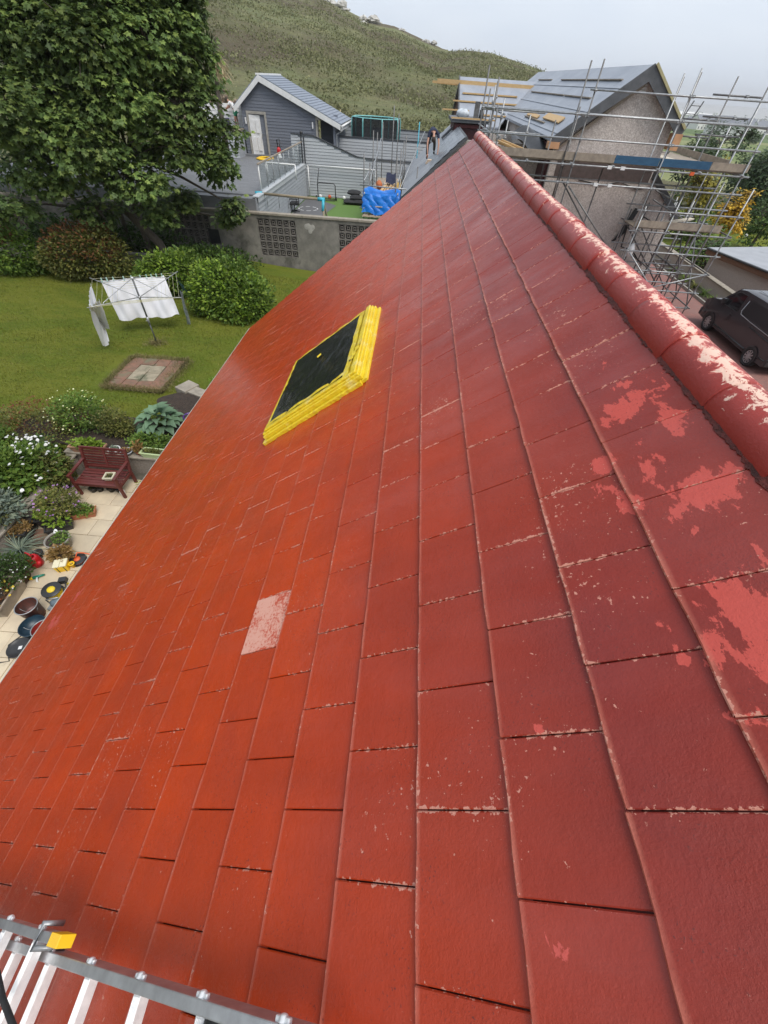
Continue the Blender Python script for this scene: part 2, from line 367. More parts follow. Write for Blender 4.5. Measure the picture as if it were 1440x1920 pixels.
for j in range(-8, 16):
    for i in range(9):
        x = -8.85 + .6 * i + (.3 if j % 2 else 0); y = .245 + .447 * j
        if y > 6.8 or x > -3.7: continue
        s = bpy.data.objects.new('paving_slab', sm); col.objects.link(s); s.parent = patio
        s.location = (x, y, .004 + rnd.uniform(0, .006)); s.rotation_euler = (rnd.uniform(-.006, .006), rnd.uniform(-.006, .006), rnd.uniform(-.006, .006))
# driveway of red block paving on the right
t = NT('red_block_paving')
br = t.n('ShaderNodeTexBrick'); br.inputs['Scale'].default_value = 5.0; br.inputs['Mortar Size'].default_value = .012; br.inputs['Color1'].default_value = (.3, .125, .1, 1); br.inputs['Color2'].default_value = (.215, .095, .08, 1); br.inputs['Mortar'].default_value = (.11, .07, .06, 1)
t.l(t.pos(), br.inputs['Vector'])
bc = t.mix(t.ramp(t.noise(.9, 5), [(.35, 0.), (.7, .6)]), br.outputs[0], (.23, .14, .12))
M['blocks'] = t.bsdf(bc, .8, nrm=t.bump(br.outputs['Fac'], -.5, .01))
b = B(); b.add([(6.4, -5, 0), (16.1, -5, 0), (16.1, 30, 0), (4.2, 30, 0), (4.2, 12, 0), (6.4, 12, 0)], [(0, 1, 2, 3, 4, 5)])
tag(b.build('driveway', M['blocks']), 'red block paved driveway under the van and scaffold', kind='structure')
# ------------------------------------------------------------------ the red roofed house
TH = math.radians(37.8); D0 = 1.15
RN = Vector((-math.sin(TH), 0, math.cos(TH))); RD = Vector((-math.cos(TH), 0, -math.sin(TH))); RY = Vector((0, 1, 0))
def RP(y, tt, h=0.0): return Vector((0, 0, CAM_Z)) - RN * D0 + RD * tt + RY * y + RN * h
def onR(px, py, h=0.0):
    d = Vector(ray(px, py)); k = -(D0 - h) / RN.dot(d); p = d * k; return p.y, p.dot(RD)
APX = 1.083                                   # ridge line x
Y0, Y1, TE = -2.6, 10.06, 5.80                # near and far verge, eaves distance down the slope
# painted tile material
PATCHES = [(1215, 905, .26), (1300, 930, .28), (1200, 740, .22), (1130, 870, .12), (1130, 695, .14), (1410, 1170, .34), (1440, 1250, .3), (1250, 790, .2), (1180, 720, .16), (1340, 900, .2), (1160, 770, .2), (105, 1165, .35), (1052, 1782, .085), (1035, 1768, .06), (1000, 1365, .06), (1290, 1240, .05), (150, 1115, .3)]
t = NT('painted_tile')
x = t.n('ShaderNodeSeparateXYZ'); t.l(t.pos(), x.inputs[0])
fresh = t.math('ADD', t.math('MULTIPLY', x.outputs[0], -.62), t.math('MULTIPLY', t.noise(.8, 4), .9))
fresh = t.ramp(t.math('ADD', fresh, .12), [(.1, 0.), (.82, 1.)])
oi = t.n('ShaderNodeObjectInfo')
base = t.mix(fresh, (.22, .0215, .0145), (.47, .044, .003))
base = t.mix(t.ramp(t.noise(2.3, 5, .65, stretch=(1, .6, 1)), [(.35, 0.), (.7, .5)]), base, (.28, .03, .013))
uvn = t.n('ShaderNodeUVMap'); su = t.n('ShaderNodeSeparateXYZ'); t.l(uvn.outputs[0], su.inputs[0])
# paint coat bands rolled along the slope and thinner coats tile by tile
g_i = t.n('ShaderNodeNewGeometry')
tone = t.math('ADD', t.math('ADD', .79, t.math('ADD', t.math('MULTIPLY', oi.outputs['Random'], .09), t.math('MULTIPLY', g_i.outputs['Random Per Island'], .09))), t.math('MULTIPLY', su.outputs[2] if False else t.noise(3.1, 2, .5, stretch=(.35, 2.4, .35)), .28))
cc = t.n('ShaderNodeCombineColor'); [t.l(tone, cc.inputs[i]) for i in range(3)]
base = t.mix(1.0, base, cc.outputs[0], 'MULTIPLY')
# older bright coat showing in patches (near the ridge and one by the eaves)
def spot(c, r):
    v = t.n('ShaderNodeVectorMath', operation='DISTANCE'); t.l(t.pos(), v.inputs[0]); v.inputs[1].default_value = c
    return t.math('SUBTRACT', 1.0, t.math('DIVIDE', v.outputs['Value'], r), True)
acc = None
for (px, py, r) in PATCHES:
    yy, tt_ = onR(px, py); s_ = spot(RP(yy, tt_), r); acc = s_ if acc is None else t.math('MAXIMUM', acc, s_)
pn = t.math('ADD', t.math('MULTIPLY', t.noise(13, 8, .66, stretch=(1, .5, 1), dist=.2), 1.0), t.math('MULTIPLY', acc, .36))
patch = t.ramp(pn, [(.772, 0.), (.784, 1.)])
base = t.mix(patch, base, (.52, .075, .055))
lit_tail = t.ramp(t.math('ABSOLUTE', su.outputs[1]), [(0.0, .95), (.03, .5), (.06, 0.)]); base = t.mix(t.math('MULTIPLY', lit_tail, t.ramp(t.noise(14, 4), [(.3, .4), (.6, 1.)])), base, (.52, .15, .10))  # tail edges painted lighter, as if catching the light
# chips down to the pale substrate: sprinkled clusters and along the tile edges
eu = t.math('SUBTRACT', .5, t.math('ABSOLUTE', t.math('SUBTRACT', su.outputs[0], .5)))
ev = su.outputs[1]
edge = t.math('MAXIMUM', t.ramp(eu, [(0.0, 1.), (.035, 0.)]), t.ramp(ev, [(0.0, 1.), (.05, 0.)]))
cn = t.noise(62, 5, .65); cb = t.noise(1.9, 4, .6)
chip = t.math('ADD', cn, t.math('MULTIPLY', t.ramp(cb, [(.42, 0.), (.75, 1.)]), .165))
chip = t.math('ADD', chip, t.math('MULTIPLY', t.math('MULTIPLY', edge, t.ramp(t.noise(1.7, 4), [(.32, .0), (.58, 1.)])), .23))
chips = t.ramp(chip, [(.737, 0.), (.757, 1.)])
base = t.mix(chips, base, (.56, .24, .175))
# dark pinholes and moss in the joints
pin = t.ramp(t.noise(150, 3, .6), [(.62, 0.), (.67, .8)])
pin = t.math('MULTIPLY', pin, t.ramp(t.noise(5, 3), [(.44, 0.), (.62, 1.)]))
base = t.mix(pin, base, (.12, .022, .018))
rg = t.math('ADD', t.ramp(fresh, [(0., .36), (1., .17)]), t.math('MULTIPLY', t.noise(5, 6, .7, stretch=(.5, 1.5, .5)), .32))
rg = t.math('ADD', rg, t.math('MULTIPLY', t.math('MAXIMUM', patch, chips), .2))
bs = t.math('MULTIPLY', t.noise(150, 4, .75), t.ramp(t.noise(3.5, 4, .6), [(.35, .35), (.65, 1.)]))
hb = t.bump(bs, .6, .005)
hb = t.bump(t.noise(60, 3, .6), .2, .006, hb)
hb = t.bump(t.noise(9, 3, .6), .16, .02, hb)
hb = t.bump(t.noise(26, 4, .65, stretch=(.4, 1.6, .4)), .10, .01, hb)
M['tile'] = t.bsdf(base, rg, spec=.3, nrm=hb, Coat_Weight=.4, Coat_Roughness=.2)
t.l(t.math('MULTIPLY', t.ramp(t.noise(2.6, 6, .7, stretch=(.6, 1.6, .6)), [(.36, .25), (.62, 1.0)]), t.math('ADD', .26, t.math('MULTIPLY', oi.outputs['Random'], .3))), t.p.inputs['Coat Weight'])
t.l(t.ramp(t.noise(7, 5, .7), [(.35, .14), (.7, .42)]), t.p.inputs['Coat Roughness'])
t.l(t.bump(t.noise(22, 4, .65), .22, .01), t.p.inputs['Coat Normal'])
# worn pale tile
t = NT('worn_pale_tile')
f = t.ramp(t.math('ADD', t.math('MULTIPLY', t.noise(70, 5, .75), .6), t.math('MULTIPLY', t.noise(9, 4, .6), .4)), [(.5, 0.), (.58, 1.)])
M['tile_pale'] = t.bsdf(t.mix(f, (.66, .33, .25), (.48, .075, .035)), .5, nrm=t.bump(t.noise(90, 4), .3, .005))
M['tile_pale2'] = M['tile']
M['underlay'] = pm('dark_underlay', (.11, .014, .009), (.08, .014, .009), 10, .7)

house = thing('house', 'house with red painted tile roof filling the foreground', 'house', (0, 0, 0))
# deck under the tiles, both slopes, walls, fascia
b = B()
a0 = RP(Y0, -.5, -.022); e0 = RP(Y0, TE - .03, -.022)
for sgn in (1, -1):
    def mx_(p): return Vector((APX + (p.x - APX) * sgn, p.y, p.z))
    P = [mx_(Vector((APX, Y0 + .02, a0.z + .0))), mx_(e0), mx_(e0 - RN * .12), mx_(Vector((APX, Y0 + .02, a0.z - .15)))]
    b.prism(P, (0, Y1 - Y0 - .04, 0))
b.build('roof_deck', M['underlay'], house)
zE = RP(0, TE).z
M['render_wall'] = pm('pebbledash_house_wall', (.4, .36, .31), (.3, .27, .23), 30, .9, bump=.8, bscale=70)
xl = e0.x + .42; xr = 2 * APX - xl; zw = zE - .1
b = B(); yy0, yy1 = Y0 + .15, Y1 - .12; zt = a0.z - .2
b.prism([(xl, yy0, 0), (xr, yy0, 0), (xr, yy0, zw), (APX, yy0, zt), (xl, yy0, zw)], (0, yy1 - yy0, 0))
b.build('wall', M['render_wall'], house)
M['pvc'] = pm('white_pvc', (.58, .55, .5), (.44, .41, .37), 4, .45, dirt=((.25, .2, .16), .52))
b = B(); ex = e0.x
b.box((ex - .0, Y0, zE - .24), (ex + .03, Y1 - .02, zE - .035)); b.build('fascia', M['pvc'], house)
b = B()                                        # half round gutter
g = [(math.cos(a) * .055, math.sin(a) * .055) for a in [math.pi + math.pi * k / 8 for k in range(9)]]
gi = [(x_ * .9, z_ * .9) for x_, z_ in g][::-1]
cxg = ex - .062
for y_ in (Y0,):
    b.prism([(cxg + x_, y_, zE - .045 + z_) for x_, z_ in g + gi], (0, Y1 - Y0 + .02, 0))
b.disc((cxg, Y1 + .02, zE - .07), .055, 12, axis=(0, 1, 0))
b.build('gutter', M['pvc'], house)
b = B()
for (s0, s1) in ((Y1 - .05, Y1 + .015),):
    for sgn in (1, -1):
        P = [RP(s0, -.45, -.21), RP(s0, TE, -.21), RP(s0, TE, -.03), RP(s0, -.45, -.03)]
        b.prism([Vector((APX + (p.x - APX) * sgn, p.y, p.z)) for p in P], (0, s1 - s0, 0))
b.build('bargeboard', pm('red_bargeboard', (.3, .05, .035), (.22, .04, .03), 6, .5), house)
# tiles
GA, TW = .257, .307; TK = .011
def tile_mesh(name, variant, w_=TW - .0035):
    """x along the ridge, y down the slope (0 = upper joint, GA = tail), z up; tail raised over the course below"""
    r = random.Random(variant); nx = 4
    lift = TK + .001; ov = .03; top = []; V = []; F = []
    tails = [GA + r.uniform(-.0022, .0022) for _ in range(nx + 1)]
    def zt(y): return lift * (y + ov) / (GA + ov) + .001
    xs = [-w_ / 2 + w_ * i / nx for i in range(nx + 1)]
    xj = [r.uniform(-.0012, .0012) for _ in range(2)]
    ch = .0028
    # rows: upper edge top, tail inner top, tail outer (chamfer), tail bottom
    for i, xx in enumerate(xs):
        e = 0
        V.append((xx, -ov, zt(-ov) + .0)); V.append((xx, tails[i] - ch, zt(GA) + .0)); V.append((xx, tails[i], zt(GA) - ch)); V.append((xx, tails[i], zt(GA) - TK))
    for i in range(nx):
        a = 4 * i; c = 4 * (i + 1)
        F += [(a, a + 1, c + 1, c), (a + 1, a + 2, c + 2, c + 1), (a + 2, a + 3, c + 3, c + 2)]
    # chamfered sides
    k = len(V)
    for sx in (0, nx):
        s_ = -1 if sx == 0 else 1; a = 4 * sx
        x0, y0, z0 = V[a]; x1, y1, z1 = V[a + 1]
        V[a] = (x0 - s_ * ch, y0, z0); V[a + 1] = (x1 - s_ * ch, y1, z1)
        b0 = len(V); V.append((x0, y0, z0 - ch)); V.append((x1, y1, z1 - ch)); V.append((x0, y0, z0 - TK)); V.append((x1, y1, z1 - TK))
        F += [(a, b0, b0 + 1, a + 1), (b0, b0 + 2, b0 + 3, b0 + 1)] if s_ > 0 else [(a + 1, b0 + 1, b0, a), (b0 + 1, b0 + 3, b0 + 2, b0)]
    uv = [[((V[i][0] + w_ / 2) / w_, 1 - (V[i][1]) / GA) for i in f] for f in F]
    return np.array(V), F, uv
def to_mesh(name, V, F, uv, mat):
    me = bpy.data.meshes.new(name); me.from_pydata([tuple(v) for v in V], [], F); me.materials.append(mat)
    l = me.uv_layers.new(name='uv'); l.data.foreach_set('uv', [c for f in uv for p in f for c in p]); me.update(); return me
variants = [tile_mesh('roof_tile', i) for i in range(6)]
vmesh = [to_mesh('roof_tile', *v_, M['tile']) for v_ in variants]
TM = Matrix((RY, RD, RN)).transposed()          # local x,y,z -> world columns
k0, k1 = -4, 19
tiles = []
for k in range(k0, k1 + 1):
    tb = .7015 + GA * (k + 1)                    # tail position of course k
    if tb > TE + .1: continue
    ph = .131 if k % 2 == 1 else -.022
    i = math.floor((Y0 - ph) / TW)
    while True:
        ya, yb = ph + TW * i, ph + TW * (i + 1); i += 1
        if ya >= Y1 - .02: break
        ya2, yb2 = max(ya, Y0), min(yb, Y1)
        if yb2 - ya2 < .04: continue
        tiles.append((k, ya2, yb2, tb))
def tsize(tl):
    P = [project(RP(y_, t_)) for y_, t_ in ((tl[1], tl[3] - GA), (tl[2], tl[3] - GA), (tl[2], tl[3]), (tl[1], tl[3]))]
    if min(p[2] for p in P) < .2: return 0
    ar = 0
    q = [(min(max(p[0], -50), 1490), min(max(p[1], -50), 1970)) for p in P]
    for i in range(4): ar += q[i][0] * q[(i + 1) % 4][1] - q[(i + 1) % 4][0] * q[i][1]
    return abs(ar) / 2
order = sorted(range(len(tiles)), key=lambda i: -tsize(tiles[i]))
single = set(order[:300])
py, pt = onR(508, 1175); SV, SF, SU = [], [], []; nv = 0
for i, (k, ya, yb, tb) in enumerate(tiles):
    vi = rnd.randrange(6); full = abs((yb - ya) - TW) < 1e-4
    V, F, uv = variants[vi]
    sxs = (yb - ya - .0035) / (TW - .0035)
    tilt = (rnd.uniform(-.004, .004), rnd.uniform(-.004, .004), rnd.uniform(-.003, .003)); dz = rnd.uniform(0, .0015)
    gl = GA if k > -4 else GA + .035                    # the top course is cut short under the ridge
    loc = RP((ya + yb) / 2, tb - gl, dz)
    isp = ya < py < yb and tb - GA < pt < tb
    if i in single:
        o = bpy.data.objects.new('roof_tile', vmesh[vi]); col.objects.link(o); o.parent = house
        o.matrix_local = Matrix.Translation(loc) @ (TM @ Euler(tilt).to_matrix()).to_4x4() @ Matrix.Diagonal((sxs, gl / GA, 1, 1))
        if isp:
            o.data = vmesh[vi].copy(); o.data.materials.clear(); o.data.materials.append(M['tile_pale']); o['label'] = 'pale tile worn bare of red paint'
    else:
        mm = np.array(TM @ Euler(tilt).to_matrix()); VV = (V * np.array([sxs, gl / GA, 1])) @ mm.T + np.array(loc)
        SV.append(VV); SF += [tuple(q + nv for q in f) for f in F]; SU += uv; nv += len(V)
        if k <= 18: pass
me = to_mesh('roof_tiles', np.concatenate(SV), SF, SU, M['tile'])
o = bpy.data.objects.new('roof_tiles', me); col.objects.link(o); o.parent = house; o['kind'] = 'stuff'
# the other slope, out of sight from the ladder: the same courses mirrored over the ridge
SV2, SF2, SU2, nv2 = [], [], [], 0
for (k, ya, yb, tb) in tiles:
    vi = rnd.randrange(6); V, F, uv = variants[vi]; gl = GA if k > -4 else GA + .035
    mm = np.array(TM @ Euler((rnd.uniform(-.004, .004), rnd.uniform(-.004, .004), rnd.uniform(-.003, .003))).to_matrix())
    VV = (V * np.array([(yb - ya - .0035) / (TW - .0035), gl / GA, 1])) @ mm.T + np.array(RP((ya + yb) / 2, tb - gl, 0)); VV[:, 0] = 2 * APX - VV[:, 0]
    SV2.append(VV); SF2 += [tuple(q + nv2 for q in f)[::-1] for f in F]; SU2 += [u_[::-1] for u_ in uv]; nv2 += len(V)
me = to_mesh('far_slope_tiles', np.concatenate(SV2), SF2, SU2, M['tile'])
o = bpy.data.objects.new('far_slope_tiles', me); col.objects.link(o); o.parent = house; o['kind'] = 'stuff'
# ridge
t = NT('painted_ridge')
sx_ = t.n('ShaderNodeSeparateXYZ'); t.l(t.pos(), sx_.inputs[0])
base = t.mix(t.ramp(t.noise(3, 5), [(.35, 0.), (.7, 1.)]), (.36, .045, .034), (.29, .034, .026))
# paint peeled off along the crest, in flakes
crest = t.ramp(t.math('SUBTRACT', 1.0, t.math('MULTIPLY', t.math('ABSOLUTE', t.math('SUBTRACT', sx_.outputs[0], APX - .015)), 13.0), True), [(0., 0.), (1., 1.)])
fl = t.math('ADD', t.noise(22, 8, .74, dist=.5, stretch=(1.2, .9, 1)), t.math('MULTIPLY', crest, .30))
fl = t.math('ADD', fl, t.math('MULTIPLY', t.math('SUBTRACT', t.noise(1.3, 3), .5), .35))
flake = t.ramp(fl, [(.72, 0.), (.74, 1.)]); halo = t.ramp(fl, [(.675, 0.), (.69, 1.)])
base = t.mix(t.math('MULTIPLY', halo, t.ramp(t.noise(3, 3), [(.5, 0.), (.6, 1.)])), base, (.62, .13, .10)); base = t.mix(flake, base, (.78, .53, .42))
ch2 = t.ramp(t.noise(70, 5, .7), [(.72, 0.), (.74, 1.)]); base = t.mix(ch2, base, (.66, .4, .3))
M['ridge'] = t.bsdf(base, spec=.3, rough=t.math('ADD', .36, t.math('MULTIPLY', flake, .35)), nrm=t.bump(t.noise(80, 5, .75), .5, .006))
RR_, RZ = .089, CAM_Z - .672
nr = 20; L = .345; jog = 0
y_ = Y0
while y_ < Y1 + .03:
    b = B(); r0 = RR_ + rnd.uniform(-.0015, .0015); ye = min(y_ + L + .012, Y1 + .05)
    prof = [(y_ - .002, r0 - .010, 0), (y_ - .002, r0 + .0005, 0), (y_ + .003, r0 + .003, 0), (y_ + .06, r0 + .002, 0), (ye - .03, r0 + .0005, 0), (ye, r0 - .002, 0), (ye, r0 - .012, 0)]
    dx = rnd.uniform(-.006, .006)
    P = []
    for yy_, r_, _ in prof:
        for q in range(nr + 1):
            a = -.14 + (math.pi + .28) * q / nr
            P.append((APX + dx + math.cos(a) * r_, yy_, RZ + math.sin(a) * r_ * 1.04))
    b.add(P, [(j * (nr + 1) + i, j * (nr + 1) + i + 1, (j + 1) * (nr + 1) + i + 1, (j + 1) * (nr + 1) + i) for j in range(len(prof) - 1) for i in range(nr)], 0, True)
    o = b.build('ridge_tile', M['ridge'], house)
    y_ += L
M['bed'] = pm('ridge_mortar', (.15, .028, .021), (.06, .018, .014), 22, .8, bump=1., bscale=60, bdist=.02)
b = B()
def bed(u, v_):
    yy = Y0 + u * (Y1 - Y0); tt_ = -.45 + (.088 + .003 * math.sin(yy * 31) + .002 * math.sin(yy * 83 + 1) + .003 * math.sin(yy * 211)) * v_
    return RP(yy, tt_, .018 + .010 * (1 - v_) - .012 * v_ + .001 * math.sin(yy * 97 + v_ * 3))
b.grid(bed, 900, 3); b.build('ridge_mortar', M['bed'], house)
# covered roof window
M['tape'] = pm('yellow_tape', (.8, .62, .03), (.72, .5, .02), 16, .35, bump=.9, bscale=28, bdist=.015, stretch=(1, .3, 1), dirt=((.8, .68, .25), .56))
M['poly'] = NT('black_polythene'); tt = M['poly']; M['poly'] = tt.bsdf((.012, .012, .013), .2, spec=.6, nrm=tt.bump(tt.noise(9, 5, .65, stretch=(1.5, .6, 1), dist=1.2), .3, .03))
sy0, sy1, st0, st1 = 2.93, 4.36, 1.25, 2.38; H = .09
def wy(u, v_, h):   # u along ridge, v down slope
    return RP(sy0 + (sy1 - sy0) * u, st0 + (st1 - st0) * v_, h)
wtb = lambda p, q, w_, h_: (p, q)
b = B()
def slab_on_roof(bb, ya, yb, ta, tb_, ha, hb_, mi=0):
    c = RP((ya + yb) / 2, (ta + tb_) / 2, (ha + hb_) / 2); bb.obox(c, RY * (yb - ya) / 2, RD * (tb_ - ta) / 2, RN * (hb_ - ha) / 2, mi)
b = B(); f_ = .13
slab_on_roof(b, sy0 + .04, sy1 - .04, st0 + .04, st1 - .04, 0, H - .012)
sky_o = b.build('skylight', pm('grey_window_frame', (.12, .12, .13), (.09, .09, .1), 6, .4), house, bevel=.004)
b = B()     # four taped edges: cover profiles stepped like the frame
for (ya, yb, ta, tb_) in ((sy0, sy1, st0, st0 + f_), (sy0, sy1, st1 - .07, st1), (sy0, sy0 + f_, st0 + f_, st1 - .07), (sy1 - f_ * .6, sy1, st0 + f_, st1 - .07)):
    slab_on_roof(b, ya, yb, ta, tb_, .004, H)
slab_on_roof(b, sy0 - .035, sy1, st0 - .055, st0, .004, .035); slab_on_roof(b, sy0 - .06, sy0, st0, st1 + .03, .004, .04)
slab_on_roof(b, sy0 - .02, sy1, st0 - .022, st0, .035, .07); slab_on_roof(b, sy0 - .025, sy0, st0 - .022, st1, .04, .075)
slab_on_roof(b, sy0 + .03, sy1, st0 + .02, st0 + .075, H, H + .018); slab_on_roof(b, sy0 + .02, sy0 + .07, st0 + .075, st1 - .03, H, H + .018)
b.build('tape_border', M['tape'], sky_o, bevel=.006)
b = B()
def strip(ya, ta, yb, tb_, w_, h):
    n_ = 14; P = []
    for i in range(n_ + 1):
        u = i / n_; y_, t_ = ya + (yb - ya) * u, ta + (tb_ - ta) * u
        d = Vector((yb - ya, tb_ - ta)).normalized(); nn = Vector((-d.y, d.x))
        for s_ in (-1, 1):
            ww_ = w_ / 2 * (1 + rnd.uniform(-.12, .12)); P.append(RP(y_ + nn.x * s_ * ww_, t_ + nn.y * s_ * ww_, h + .004 * math.sin(i * 1.7) + rnd.uniform(0, .003)))
    b.add(P, [(2 * i, 2 * i + 1, 2 * i + 3, 2 * i + 2) for i in range(n_)])
strip(sy0 + .05, st0 + .13, sy1 - .02, st0 + .12, .06, H + .012); strip(sy0 + .13, st0 + .1, sy0 + .11, st1 - .02, .05, H + .012)
strip(sy0 + .3, st0 + .09, sy0 + .62, st0 + .02, .04, H + .024); strip(sy1 - .05, st0 + .1, sy1 - .06, st1 - .1, .035, H + .012)
strip(sy0 + .7, st1 - .06, sy1 - .1, st1 - .05, .03, H + .012); strip(sy0 + .1, st1 - .05, sy0 + .16, st1 + .1, .05, .03)
strip(sy0 + .95, st0 + .62, sy0 + 1.0, st0 + .64, .05, H + .02)
b.build('masking_tape', M['tape'], sky_o)
b = B()
def sheet(u, v_):
    wv = math.sin(u * 9 + v_ * 5) * .003 + math.sin(u * 23 - v_ * 16 + 1) * .002 + math.sin(v_ * 31 + u * 25) * .0015 - .014 * math.sin(math.pi * u) * math.sin(math.pi * v_)
    return RP(sy0 + f_ * .9 + (sy1 - sy0 - f_ * 1.4) * u, st0 + f_ * .9 + (st1 - st0 - f_ * .9 - .06) * v_, H + .004 + wv * math.sin(math.pi * min(1, u * 1.0 + .02)) + .006)
b.grid(sheet, 40, 40); b.build('plastic_sheet', M['poly'], sky_o)
# ------------------------------------------------------------------ planting helpers
LF = {}
LF['bright'] = leaf_mat('bright_leaves', (0.120, 0.204, 0.018), (0.204, 0.312, 0.030), (0.300, 0.396, 0.060))
LF['mid'] = leaf_mat('mid_leaves', (0.068, 0.128, 0.021), (0.120, 0.203, 0.030), (0.210, 0.285, 0.053))
LF['dark'] = leaf_mat('dark_leaves', (0.033, 0.068, 0.015), (0.060, 0.112, 0.021), (0.112, 0.180, 0.033))
LF['olive'] = leaf_mat('olive_leaves', (0.087, 0.109, 0.026), (0.160, 0.174, 0.041), (0.246, 0.217, 0.058))
LF['rust'] = leaf_mat('rust_leaves', (0.126, 0.049, 0.020), (0.168, 0.098, 0.031), (0.308, 0.098, 0.049))
LF['bronze'] = leaf_mat('bronze_leaves', (0.168, 0.102, 0.026), (0.300, 0.192, 0.060), (0.432, 0.264, 0.120))
LF['grey'] = leaf_mat('grey_leaves', (.12, .16, .12), (.2, .25, .2), (.3, .34, .22))
LF['hosta'] = leaf_mat('hosta_leaves', (0.094, 0.163, 0.094), (0.138, 0.225, 0.131), (0.200, 0.288, 0.175), .2, .45)
LF['white_fl'] = leaf_mat('white_petals', (.75, .75, .72), (.82, .82, .8), None, .3)
LF['cream_fl'] = leaf_mat('cream_petals', (.72, .72, .3), (.8, .8, .5), None, .3)
LF['purple_fl'] = leaf_mat('purple_petals', (.3, .13, .38), (.45, .25, .5), None, .3)
LF['yellow_fl'] = leaf_mat('yellow_petals', (.75, .5, .03), (.8, .6, .08), None, .3)
def leaf_quads(P, size, nrm=None, asp=.55, up=.35, jit=.35):
    """kite-shaped folded leaves at points P"""
    n = len(P); d = rng.normal(size=(n, 3)); d[:, 2] = d[:, 2] * .6 - .1
    if nrm is not None: d = d * .7 + nrm
    d /= np.linalg.norm(d, axis=1)[:, None]
    u = rng.normal(size=(n, 3)) * .6 + np.array([0, 0, 1.0]); s = np.cross(d, u); s /= np.linalg.norm(s, axis=1)[:, None]; nn = np.cross(s, d)
    L = (size * rng.uniform(1 - jit, 1 + jit, n))[:, None]; W = L * asp
    a = P; bq = P + d * L * .5 + s * W * .5 + nn * L * .08; c = P + d * L; e = P + d * L * .5 - s * W * .5 + nn * L * .08
    V = np.stack([a, bq, c, e], 1).reshape(-1, 3); return V, np.arange(4 * n).reshape(-1, 4)
def blob_points(n, c, r, shell=.55, lump=.25, flat=None, seed=0):
    """points through an uneven ellipsoid crown, denser near the outside"""
    g = np.random.default_rng(seed + 17)
    d = g.normal(size=(n, 3)); d /= np.linalg.norm(d, axis=1)[:, None]
    k = g.normal(size=(7, 3)); k /= np.linalg.norm(k, axis=1)[:, None]
    f = 1 + lump * np.sum(np.where((d @ k.T) > .75, ((d @ k.T) - .75) * 4, 0) * g.uniform(-.7, 1, 7), 1)
    rad = (shell + (1 - shell) * g.random(n)) ** .8 * f
    P = d * rad[:, None] * np.array(r) + np.array(c); return P, d
def plant(name, label, cat, base, foliage, flowers=None, stems=6, stem_mat=None, group=None, parent=None):
    """foliage: (n, centre offset, radii, leaf size, material, shell); flowers: (n, size, material)"""
    root = thing(name, label, cat, base, group); bx, by, bz = base
    for i, (n, co, r, ls, m_, sh) in enumerate(foliage):
        c = (bx + co[0], by + co[1], bz + co[2]); sd_ = int(abs(bx * 131 + by * 77) * 10) + i
        P, d = blob_points(n, c, r, sh, .3, seed=sd_); ok = P[:, 2] > bz + .005; P, d = P[ok], d[ok]
        V, F_ = leaf_quads(P, ls, d * .8)
        o = mesh_from('foliage', V, F_, LF[m_], root); o['kind'] = 'stuff'
    if flowers:
        for (n, size, m_, co, r) in flowers:
            c = np.array([bx + co[0], by + co[1], bz + co[2]]); V, F_ = [], []
            P, d = blob_points(n, c, r, .93, .25, seed=3); P = P[d[:, 2] > -.25]; q = 0
            for p in P:
                s_ = size * rnd.uniform(.7, 1.2); tilt = Vector((rnd.uniform(-.5, .5), rnd.uniform(-.6, .3), 1)).normalized(); x_ = tilt.cross(Vector((0, 1, 0))).normalized(); y_ = tilt.cross(x_)
                for k in range(6):
                    a = k * math.pi / 3
                    V.append(tuple(Vector(p) + (x_ * math.cos(a) + y_ * math.sin(a)) * s_ * (1 if k % 2 else .8)))
                V.append(tuple(Vector(p) + tilt * s_ * .3))
                F_ += [(q + k, q + (k + 1) % 6, q + 6) for k in range(6)]; q += 7
            if V: o = mesh_from('flowers', V, F_, LF[m_], root); o['kind'] = 'stuff'
    if stems:
        b = B(); n, co, r, *_ = foliage[0]
        for k in range(stems):
            a = rnd.uniform(0, 6.28); e = (bx + co[0] + r[0] * .6 * math.cos(a), by + co[1] + r[1] * .6 * math.sin(a), bz + co[2] + r[2] * rnd.uniform(0, .6))
            b.tube([(bx + rnd.uniform(-.03, .03), by + rnd.uniform(-.03, .03), bz - .02), ((bx + e[0]) / 2, (by + e[1]) / 2, bz + (e[2] - bz) * .6), e], [max(.004, r[2] * .03), max(.003, r[2] * .02), .003], 5)
        b.build('stem', stem_mat or M['bark'], root)
    return root
def strap_plant(name, label, cat, base, n, length, width, mat, droop=1.0, group=None, up=1.0):
    """long narrow leaves arching out of one crown"""
    root = thing(name, label, cat, base, group); bx, by, bz = base; V, F_, q = [], [], 0
    for k in range(n):
        a = rnd.uniform(0, 6.28); L = length * rnd.uniform(.6, 1.1); el = rnd.uniform(.35, 1.35) * up; dx, dy = math.cos(a), math.sin(a); sx, sy = -dy, dx
        p = Vector((bx, by, bz)); N_ = 5
        for i in range(N_ + 1):
            u_ = i / N_; w_ = width * (1 - u_) ** .6 * (.6 + .8 * u_) if i < N_ else 0.0
            V += [(p.x - sx * w_ / 2, p.y - sy * w_ / 2, p.z), (p.x + sx * w_ / 2, p.y + sy * w_ / 2, p.z)]
            e = el - droop * u_ * 1.5; p = p + Vector((dx * math.cos(e), dy * math.cos(e), math.sin(e))) * L / N_
        F_ += [(q + 2 * i, q + 2 * i + 1, q + 2 * i + 3, q + 2 * i + 2) for i in range(N_)]; q += 2 * (N_ + 1)
    o = mesh_from('foliage', V, F_, LF[mat] if mat in LF else mat, root); o['kind'] = 'stuff'; return root
